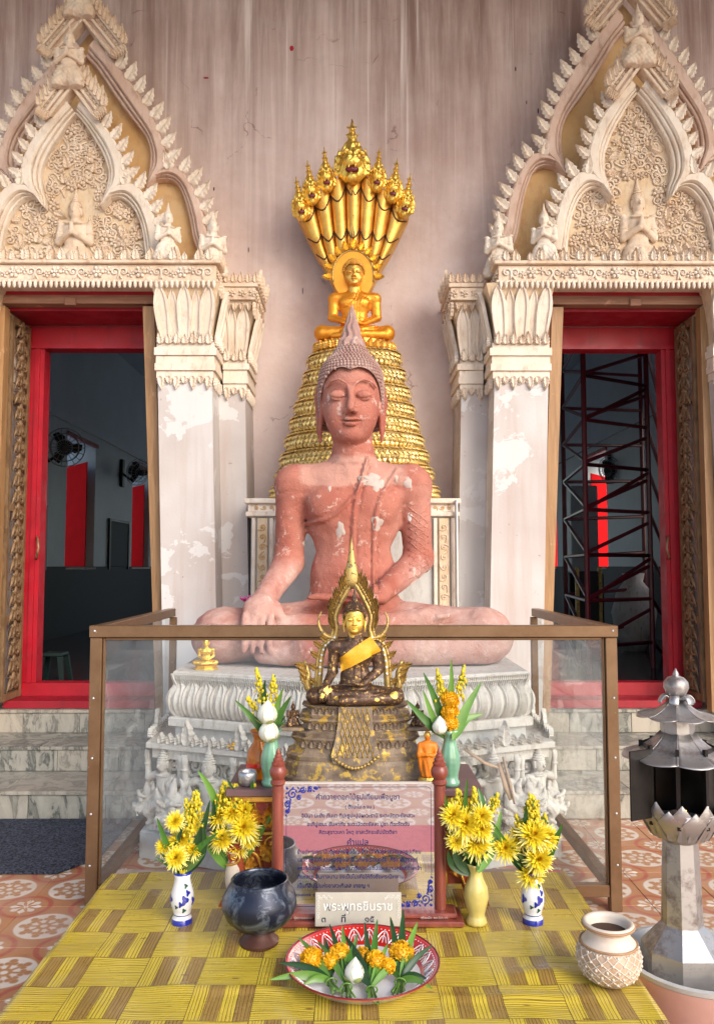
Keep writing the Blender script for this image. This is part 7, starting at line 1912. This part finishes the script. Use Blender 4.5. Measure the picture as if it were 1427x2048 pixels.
CV = [(0.030,0.0),(0.031,0.006),(0.024,0.03),(0.028,0.06),(0.034,0.09),(0.030,0.13),(0.021,0.16),(0.023,0.178),(0.031,0.19)]
v2 = top(468, 1812); vase('cream_vase', 'slim cream vase with flared lip behind the dark iron pot', v2, wall_prof(CV), M['jar_cream'], lambda a, z: 1+0.05*math.sin(a*6)*(z > 0.17))
YV = [(0.036,0.0),(0.037,0.008),(0.030,0.022),(0.028,0.03),(0.034,0.05),(0.042,0.085),(0.038,0.12),(0.024,0.15),(0.021,0.165),(0.026,0.185),(0.031,0.196)]
v3 = top(952, 1848); vase('yellow_vase', 'pale yellow glazed vase with fluted lip beside the sign', v3, wall_prof(YV), M['yellow_glaze'], lambda a, z: 1+(0.09*math.sin(a*6) if z > 0.18 else 0.03*math.sin(a*9+z*40)))
GV = [(0.034,0.0),(0.035,0.014),(0.029,0.02),(0.030,0.04),(0.037,0.075),(0.036,0.105),(0.026,0.14),(0.021,0.165),(0.024,0.178),(0.038,0.197)]
gw = lambda a, z: 1+(0.10*math.sin(a*6) if z > 0.185 else 0.035*math.sin(a*10)*(0.025 < z < 0.16))
g1 = Vector((at(540, 1575, 2.904).x, 2.939, AZ+0.001)); g2_ = Vector((at(902, 1575, 2.904).x, 2.939, AZ+0.001))
vase('celadon_vase', 'ribbed celadon green vase holding two white lotus buds', g1, wall_prof(GV), M['celadon'], gw, 40); vase('celadon_vase', 'ribbed celadon green vase holding a stack of orange marigolds', g2_, wall_prof(GV), M['celadon'], gw, 40)
up = Vector((0, 0, 0.185)); upb = Vector((0, 0, 0.158))
bouquet('bunch of yellow chrysanthemums and goldenrod in the left blue and white vase', v1+upb, v1.y,
  [(351,1643,22),(365,1678,33),(330,1694,24),(353,1716,24),(386,1700,22),(383,1647,24),(366,1740,9)], [(385,1690,392,1582,90),(380,1680,372,1600,50)],
  [(((364,1750),(338,1700),(314,1635)),9,'leaf_green'),(((370,1750),(395,1700),(437,1665)),8,'leaf_green'),(((372,1740),(405,1660),(420,1600)),8,'leaf_dark'),(((360,1752),(352,1700),(370,1640)),7,'leaf_dark'),(((378,1745),(408,1700),(405,1640)),7,'leaf_dark')], seed=3)
bouquet('tied bunch of large yellow chrysanthemums in the cream vase behind the iron pot', v2+up, v2.y,
  [(440,1635,26),(465,1627,26),(490,1620,27),(488,1655,32),(445,1680,31),(478,1696,26),(500,1679,24),(462,1700,14)], [(455,1640,450,1565,110),(470,1640,470,1572,90),(490,1640,510,1570,30)],
  [(((462,1740),(430,1600),(396,1541)),9,'leaf_light'),(((470,1740),(510,1680),(547,1623)),9,'leaf_light'),(((458,1740),(420,1690),(384,1643)),10,'leaf_light'),(((470,1720),(490,1640),(452,1553)),8,'leaf_dark'),(((462,1730),(432,1660),(428,1600)),9,'leaf_dark'),(((472,1700),(500,1600),(505,1560)),7,'leaf_green')], seed=5)
bouquet('dense bunch of yellow chrysanthemums in the yellow glazed vase', v3+up, v3.y,
  [(906,1632,27),(930,1648,36),(962,1632,28),(912,1682,24),(952,1688,36),(962,1658,25),(957,1718,17),(935,1622,18)], [(925,1640,915,1580,60),(950,1640,947,1576,60),(970,1640,995,1588,45),(935,1640,905,1600,40)],
  [(((955,1745),(985,1690),(1002,1620)),10,'leaf_light'),(((948,1745),(915,1720),(893,1640)),10,'leaf_dark'),(((950,1740),(930,1640),(934,1556)),7,'leaf_green'),(((955,1740),(965,1620),(955,1575)),8,'leaf_green'),(((950,1750),(905,1730),(895,1700)),9,'leaf_dark'),(((940,1700),(900,1640),(890,1590)),7,'leaf_green')], seed=8)
bouquet('bunch of yellow chrysanthemums topped by goldenrod in the right blue and white vase', v4+upb, v4.y,
  [(1010,1696,29),(1040,1676,28),(1066,1670,33),(1090,1674,27),(1046,1717,24),(1076,1718,32),(1060,1748,31)], [(1062,1680,1062,1592,110),(1055,1680,1030,1630,30),(1070,1680,1090,1630,30)],
  [(((1070,1752),(1100,1700),(1124,1648)),10,'leaf_green'),(((1060,1752),(1020,1705),(985,1646)),10,'leaf_green'),(((1062,1740),(1050,1660),(1052,1610)),8,'leaf_dark'),(((1058,1750),(1035,1720),(1020,1690)),10,'leaf_dark')], seed=12)
bouquet('two white lotus buds with goldenrod and pointed leaves in the left green vase', g1+up, g1.y, (), [(530,1440,514,1340,45),(545,1430,546,1352,35),(520,1440,496,1395,18)],
  [(((540,1480),(508,1440),(470,1400)),8,'leaf_green'),(((542,1480),(560,1430),(582,1392)),8,'leaf_green'),(((540,1480),(552,1420),(566,1376)),7,'leaf_light'),(((538,1480),(528,1400),(530,1360)),7,'leaf_dark')], (), [(534,1428,19),(537,1464,19)], seed=14)
bouquet('orange marigold stack with a lotus bud and pointed leaves in the right green vase', g2_+up, g2_.y, (), [(890,1430,874,1340,50),(912,1420,926,1332,40)],
  [(((902,1480),(902,1400),(902,1318)),8,'leaf_light'),(((905,1480),(930,1420),(962,1364)),10,'leaf_light'),(((905,1480),(930,1440),(966,1428)),9,'leaf_light'),(((898,1480),(870,1400),(846,1345)),8,'leaf_green'),(((898,1480),(850,1440),(812,1400)),9,'leaf_green'),(((896,1480),(868,1440),(845,1380)),8,'leaf_light')], [(899,1400,18),(899,1424,17),(899,1446,16)], [(879,1453,15)], seed=17)

# ------------------------------------------------------------------ enamel tray of garlands
tc = on(724, 1950, TZ+0.02); TR = 0.224
tr_ = thing('enamel_tray', 'round white enamel tray with a red lace-patterned rim on the tablecloth', 'tray', (0.027, 2.436, TZ+0.0055))
MB().lathe([(0.0,0.0),(TR*0.72,0.0),(TR*0.80,0.008),(TR*0.97,0.040),(TR,0.043)], 56, cap=False).build('outside', M['white_enamel'], tr_, smooth=True)
MB().lathe([(0.0,0.0035),(TR*0.72,0.0035),(TR*0.76,0.006)], 56, cap=False).build('well', M['white_enamel'], tr_, smooth=True)
MB().lathe([(TR*0.76,0.006),(TR*0.80,0.0115),(TR*0.97,0.0435),(TR*1.004,0.0455),(TR*1.012,0.043),(TR,0.041)], 56, cap=False).build('rim', M['red_enamel'], tr_, smooth=True)
MB().tube([(TR*1.006*math.cos(a), TR*1.006*math.sin(a), 0.0455) for a in np.linspace(0, 2*math.pi, 57)], 0.0022, 6, False).build('rim_edge', M['maroon_paint'], tr_, smooth=True)
def rimz(q): return 0.0115+0.032*(q-0.80)/0.17
lc = MB(); nl = 26
for k in range(nl):
    a0 = 2*math.pi*k/nl; da = 2*math.pi/nl
    arc = lambda q0, q1, w_: [(TR*q*math.cos(a), TR*q*math.sin(a), rimz(q)+0.0015) for q, a in [((q0+(q1-q0)*math.sin(s_*math.pi)), a0+da*(s_-0.5)*w_) for s_ in np.linspace(0, 1, 9)]]
    lc.tube(arc(0.805, 0.93, 1.0), 0.0022, 4); lc.tube(arc(0.805, 0.88, 0.6), 0.0016, 4)
    for s_ in (0.0, 0.25, 0.5, 0.75): a = a0+da*s_; q = 0.945; lc.ell((TR*q*math.cos(a), TR*q*math.sin(a), rimz(q)+0.001), (0.0026, 0.0026, 0.0014), 5, 3)
    a = a0; lc.tube([(TR*0.805*math.cos(a), TR*0.805*math.sin(a), rimz(0.805)+0.001), (TR*0.915*math.cos(a), TR*0.915*math.sin(a), rimz(0.915)+0.001)], 0.0015, 4)
lc.build('lace_print', M['white_enamel'], tr_, kind='stuff')
def posy(label, u, v, marig, ang, lv, seed, lot=None):
    rg = random.Random(seed); p0 = on(u, v, TZ+0.04); z0 = TZ+0.0125
    t = thing('garland_posy', label, 'flowers', (p0.x, p0.y, z0+0.004), 0, 'posies lying in the tray')
    d = Vector((math.sin(R(ang)), math.cos(R(ang)), 0))           # direction from the stems to the blossoms
    sd_ = Vector((d.y, -d.x, 0))
    for k in range(9):
        o = sd_*rg.uniform(-.014,.014)+Vector((0, 0, rg.uniform(0.004, 0.016)))
        MB().tube([tuple(q) for q in crv([o-d*rg.uniform(0.055, 0.085)+sd_*rg.uniform(-.012,.012), o*0.6, o*0.7+d*0.05+Vector((0,0,0.01))], 3)], rg.uniform(0.0022, 0.004), 5).build('stem', M['stem_green'] if k % 3 else M['leaf_light'], t, smooth=True)
    MB().tube([Vector((0,0,0.010))+sd_*0.016*math.cos(a)+Vector((0,0,0.011*math.sin(a)))-d*0.012 for a in np.linspace(0, 2*math.pi, 13)], 0.0025, 5, False).build('tie', M['leaf_light'], t, smooth=True)
    for i, (dx, dy, s_) in enumerate([(a*1.2, b*1.15, c*1.12) for a, b, c in marig]): link('marigold', MG[i % 2], None, t, d*dy+sd_*dx+Vector((0, 0, 0.026+s_*0.6)), (rg.uniform(-.6,.0), rg.uniform(-.4,.4), rg.uniform(0, 6)), s_)
    marig = None
    for (dx, dy, h, w_) in lv:
        dx, dy, h, w_ = dx*1.3, dy*1.3, h*1.25, w_*1.1
        tip = d*dy+sd_*dx+Vector((0, 0, h)); md = tip*0.5+Vector((0, 0, 0.018)); blade([Vector((0,0,0.012)), md, tip], w_).build('leaf', M[rg.choice(['leaf_green', 'leaf_light', 'leaf_dark'])], t, smooth=True)
    if lot: o = link('lotus_bud', LB, None, t, d*lot[1]+sd_*lot[0]+Vector((0, 0, 0.035)), (-0.5, 0.1, 0), lot[2]); link('sepal', SEP, None, o)
posy('posy of two marigolds with long pale leaves at the left of the tray', 660, 1950, [(-0.032, 0.055, 0.030), (0.012, 0.035, 0.022)], -18, [(-0.10, 0.055, 0.035, 0.011), (-0.13, 0.02, 0.02, 0.012), (-0.045, 0.11, 0.06, 0.010), (0.02, 0.11, 0.05, 0.010), (0.05, 0.09, 0.045, 0.009), (-0.07, -0.01, 0.008, 0.010)], 41)
posy('posy with one marigold and grassy leaves left of the lotus bud in the tray', 692, 1960, [(-0.012, 0.085, 0.030)], -4, [(-0.03, 0.16, 0.07, 0.010), (0.0, 0.15, 0.07, 0.010), (0.035, 0.13, 0.06, 0.010), (-0.06, 0.12, 0.05, 0.009), (0.05, 0.06, 0.02, 0.010)], 42)
posy('posy of two marigolds with a white lotus bud in the middle of the tray', 742, 1965, [(-0.010, 0.095, 0.026), (0.018, 0.065, 0.028), (0.045, 0.05, 0.020)], -4, [(-0.05, 0.14, 0.06, 0.011), (0.0, 0.17, 0.075, 0.010), (0.03, 0.17, 0.08, 0.011), (0.05, 0.11, 0.05, 0.010), (0.08, 0.07, 0.03, 0.009), (-0.07, 0.08, 0.03, 0.010)], 43, (-0.045, 0.035, 0.028))
posy('upright posy of one marigold with tall leaves at the right of the tray', 800, 1950, [(0.0, 0.065, 0.033)], 6, [(-0.03, 0.14, 0.085, 0.011), (0.0, 0.16, 0.095, 0.012), (0.035, 0.13, 0.08, 0.011), (0.07, 0.08, 0.05, 0.009), (0.06, 0.0, 0.012, 0.010), (-0.05, 0.05, 0.02, 0.009), (0.07, -0.03, 0.008, 0.009)], 44)

# ------------------------------------------------------------------ iron pot and clay jar
pc = on(518, 1888, TZ); pot = thing('iron_pot', 'round dark iron alms pot on a brown foot left of the tray', 'pot', (pc.x, pc.y, TZ+0.006))
MB().lathe([(0.0,0.040),(0.034,0.038),(0.072,0.052),(0.104,0.080),(0.119,0.115),(0.117,0.142),(0.102,0.172),(0.090,0.190),(0.091,0.197),(0.087,0.199),(0.084,0.191),(0.095,0.170),(0.111,0.140),(0.111,0.115),(0.0,0.055)], 40, cap=False).build('body', M['iron_pot'], pot, smooth=True)
MB().lathe([(0.0,0.0),(0.062,0.0),(0.063,0.008),(0.052,0.018),(0.038,0.032),(0.035,0.041),(0.0,0.042)], 32, cap=False).build('foot', M['rust_brown'], pot, smooth='auto')
MB().lathe([(0.0,0.11),(0.108,0.11)], 24, cap=False).build('ash', M['black_iron'], pot)
jc = on(1228, 1972, TZ); jar = thing('clay_jar', 'beige clay jar with a carved diamond lattice at the right edge of the table', 'jar', (jc.x-0.012, jc.y+0.01, TZ+0.012), 0, None, 0.86)
JP = [(0.055,0.0),(0.066,0.004),(0.092,0.030),(0.105,0.065),(0.104,0.095),(0.090,0.125),(0.074,0.142),(0.070,0.150),(0.069,0.165),(0.076,0.172)]
MB().lathe([(0.0,0.001)]+JP, 44, cap=False).build('body', M['jar_clay'], jar, smooth=True)
MB().lathe([(0.0905,0.126),(0.0745,0.1425),(0.0705,0.1505),(0.0695,0.1655)], 44, cap=False).build('neck', M['jar_cream'], jar, smooth=True)
MB().lathe([(0.076,0.170),(0.083,0.176),(0.084,0.186),(0.078,0.192),(0.070,0.188),(0.064,0.178),(0.066,0.150),(0.0,0.13)], 44, cap=False).build('rim', M['jar_cream'], jar, smooth=True)
MB().tube([(0.0835*math.cos(a), 0.0835*math.sin(a), 0.181) for a in np.linspace(0, 2*math.pi, 45)], 0.005, 6, False).build('rim_ring', M['jar_rim'], jar, smooth=True); MB().tube([(0.0925*math.cos(a), 0.0925*math.sin(a), 0.125) for a in np.linspace(0, 2*math.pi, 45)], 0.004, 6, False).build('shoulder_ring', M['jar_rim'], jar, smooth=True)
MB().lathe([(0.0,0.158),(0.066,0.158)], 24, cap=False).build('soil', M['soil'], jar)
def jr(z):
    for (r0, z0), (r1, z1) in zip(JP[:-1], JP[1:]):
        if z0 <= z <= z1: return r0+(r1-r0)*(z-z0)/(z1-z0)
    return 0.1
la = MB(); nd = 18
for k in range(nd):
    for dr in (-1, 1): la.tube([(jr(z)*math.cos(2*math.pi*k/nd+dr*q*1.4), jr(z)*math.sin(2*math.pi*k/nd+dr*q*1.4), z) for q, z in [(q, 0.012+0.108*q) for q in np.linspace(0, 1, 14)]], 0.0022, 4)
for j in range(5):
    z = 0.026+0.0215*j
    for k in range(nd): a = 2*math.pi*(k+0.5*((j+1) % 2))/nd+0.0; la.ell((jr(z)*math.cos(a), jr(z)*math.sin(a), z), (0.0055, 0.0055, 0.0055), 6, 4)
la.build('lattice_relief', M['jar_cream'], jar, smooth=True, kind='stuff')

# ------------------------------------------------------------------ steel oil lantern standing in a basin
LX, LY = at(1358, 1650, 2.736).x, 2.736
zl = lambda v: at(1358, v, LY).z
ln = thing('oil_lantern', 'tall stainless steel lotus oil lantern with petal roofs at the right edge', 'lantern', (LX, LY, 0))
ss = M['stainless']; A8 = R(22.5)
def octo(name, prof, mat, n=8, a0=A8, par=ln): return MB().lathe(prof, n, a0=a0).build(name, mat, par)
octo('base', [(0.135,0.10),(0.132,zl(1890)),(0.062,zl(1842))], ss); octo('post', [(0.066,zl(1845)),(0.056,zl(1668))], ss)
bw = MB().lathe([(0.03,zl(1690)),(0.05,zl(1682)),(0.095,zl(1662)),(0.122,zl(1635)),(0.130,zl(1612)),(0.127,zl(1612)),(0.118,zl(1636)),(0.09,zl(1658)),(0.0,zl(1660))], 32, cap=False).build('bowl', ss, ln, smooth=True)
for lay, (r_, sc_, off) in enumerate(((0.128, 1.0, 0.0), (0.132, 0.82, 0.5))):
    for k in range(10):
        a = 2*math.pi*(k+off)/10; m = MB(); vs = []
        for i in range(7):
            q = i/6; w_ = 0.046*(1.0 if q < 0.55 else max(0.01, 1-(q-0.55)/0.45)); z = zl(1668)+(zl(1590)-zl(1668))*q*sc_; rr_ = 0.088+0.046*math.sin(q*math.pi/2)
            vs += [(rr_-0.004, -w_, z), (rr_+0.003, 0, z), (rr_-0.004, w_, z)]
        m.add(vs, [(i*3+q, i*3+q+1, i*3+q+4, i*3+q+3) for i in range(6) for q in (0, 1)]); m.build('lotus_petal', ss, ln, rot=(0, 0, a), smooth=True)
for k in range(8):
    a = A8+2*math.pi*k/8; x, y = 0.118*math.cos(a), 0.118*math.sin(a); MB().box(-0.006, 0.006, -0.006, 0.006, zl(1640), zl(1485)).build('box_post', M['soot_metal'], ln, loc=(x, y, 0), rot=(0, 0, a))
    if k in (4, 5): continue                      # open towards the front
    b = A8+2*math.pi*(k+1)/8; x2, y2 = 0.118*math.cos(b), 0.118*math.sin(b)
    MB().add([(x*0.985, y*0.985, zl(1640)), (x2*0.985, y2*0.985, zl(1640)), (x2*0.985, y2*0.985, zl(1487)), (x*0.985, y*0.985, zl(1487))], [(0,1,2,3)]).build('box_panel', M['soot_metal'], ln, fix=False)
hx, hy = 0.118*math.cos(A8+math.pi), 0.118*math.sin(A8+math.pi)
dr_ = MB().box(-0.09, 0, -0.003, 0.003, zl(1625), zl(1490), 0.001).build('open_door', M['soot_metal'], ln, loc=(hx-0.004, hy-0.01, 0), rot=(0, 0, R(25)))
MB().lathe([(0.0,zl(1652)),(0.03,zl(1652)),(0.034,zl(1625)),(0.030,zl(1625)),(0.028,zl(1640)),(0.0,zl(1640))], 16, cap=False).build('oil_cup', M['stainless'], ln)
MB().lathe([(0.001,0),(0.006,0.006),(0.004,0.014),(0.0005,0.024)], 8).build('flame', M['flame'], ln, loc=(0.0, -0.055, zl(1625)), smooth=True)
octo('collar', [(0.052,zl(1470)),(0.054,zl(1462)),(0.054,zl(1432)),(0.05,zl(1428))], ss)
def roof(r_, z0, z1, rin, nm):
    for k in range(8):
        a = 2*math.pi*k/8; m = MB(); vs = []; n = 8
        for i in range(n):
            q = i/(n-1); rr_ = rin+(r_-rin)*q; z = z1+(z0-z1)*q**0.8-0.012*math.sin(q*math.pi)
            for j in range(7):
                s_ = (j-3)/3; hw = rr_*math.tan(math.pi/8)*1.04; bulge = (1-s_*s_)*0.22*(r_-rin)*q**3
                vs.append((rr_-0.16*(r_-rin)*q**3+bulge, s_*hw*(1-0.10*q**3), z-0.010*(1-s_*s_)*0.5*(1-q)+0.006*s_*s_*q))
        m.add(vs, [(i*7+j, i*7+j+1, (i+1)*7+j+1, (i+1)*7+j) for i in range(n-1) for j in range(6)])
        o = m.build(nm, ss, ln, rot=(0, 0, a), smooth=True); md = o.modifiers.new('thick', 'SOLIDIFY'); md.thickness = 0.0025
roof(0.178, zl(1512), zl(1462), 0.05, 'roof_petal'); roof(0.128, zl(1432), zl(1398), 0.022, 'roof_petal')
for k in range(6):
    a = 2*math.pi*k/6; P = [(0.020, 0, zl(1398)), (0.040, 0, zl(1390)), (0.054, 0, zl(1398)), (0.056, 0, zl(1406))]
    m = MB(); m.tube([tuple(p) for p in crv(P, 4)], [0.018]*12+[0.006], 6, True, 0.16); m.build('finial_petal', ss, ln, rot=(0, 0, a), smooth=True)
fz = zl(1372)
MB().lathe([(0.012,zl(1398)),(0.030,zl(1388)),(0.040,zl(1374)),(0.038,zl(1364)),(0.026,zl(1355)),(0.009,zl(1351)),(0.010,zl(1348)),(0.001,zl(1336))], 24, wave=lambda a, z: 1+0.04*abs(math.sin(a*4))).build('finial', ss, ln, smooth=True)
bn = thing('stone_basin', 'round pink plastered basin with a grey rim holding the steel lantern', 'basin', (LX+0.045, LY+0.0, 0))
MB().lathe([(0.16,0.0),(0.21,0.10),(0.238,0.195)], 40, cap=False).build('bowl', M['pink_basin'], bn, smooth=True)
MB().lathe([(0.238,0.196),(0.243,0.212),(0.226,0.214),(0.214,0.20),(0.19,0.10),(0.0,0.095)], 40, cap=False).build('rim', M['stone_grey'], bn, smooth='auto')
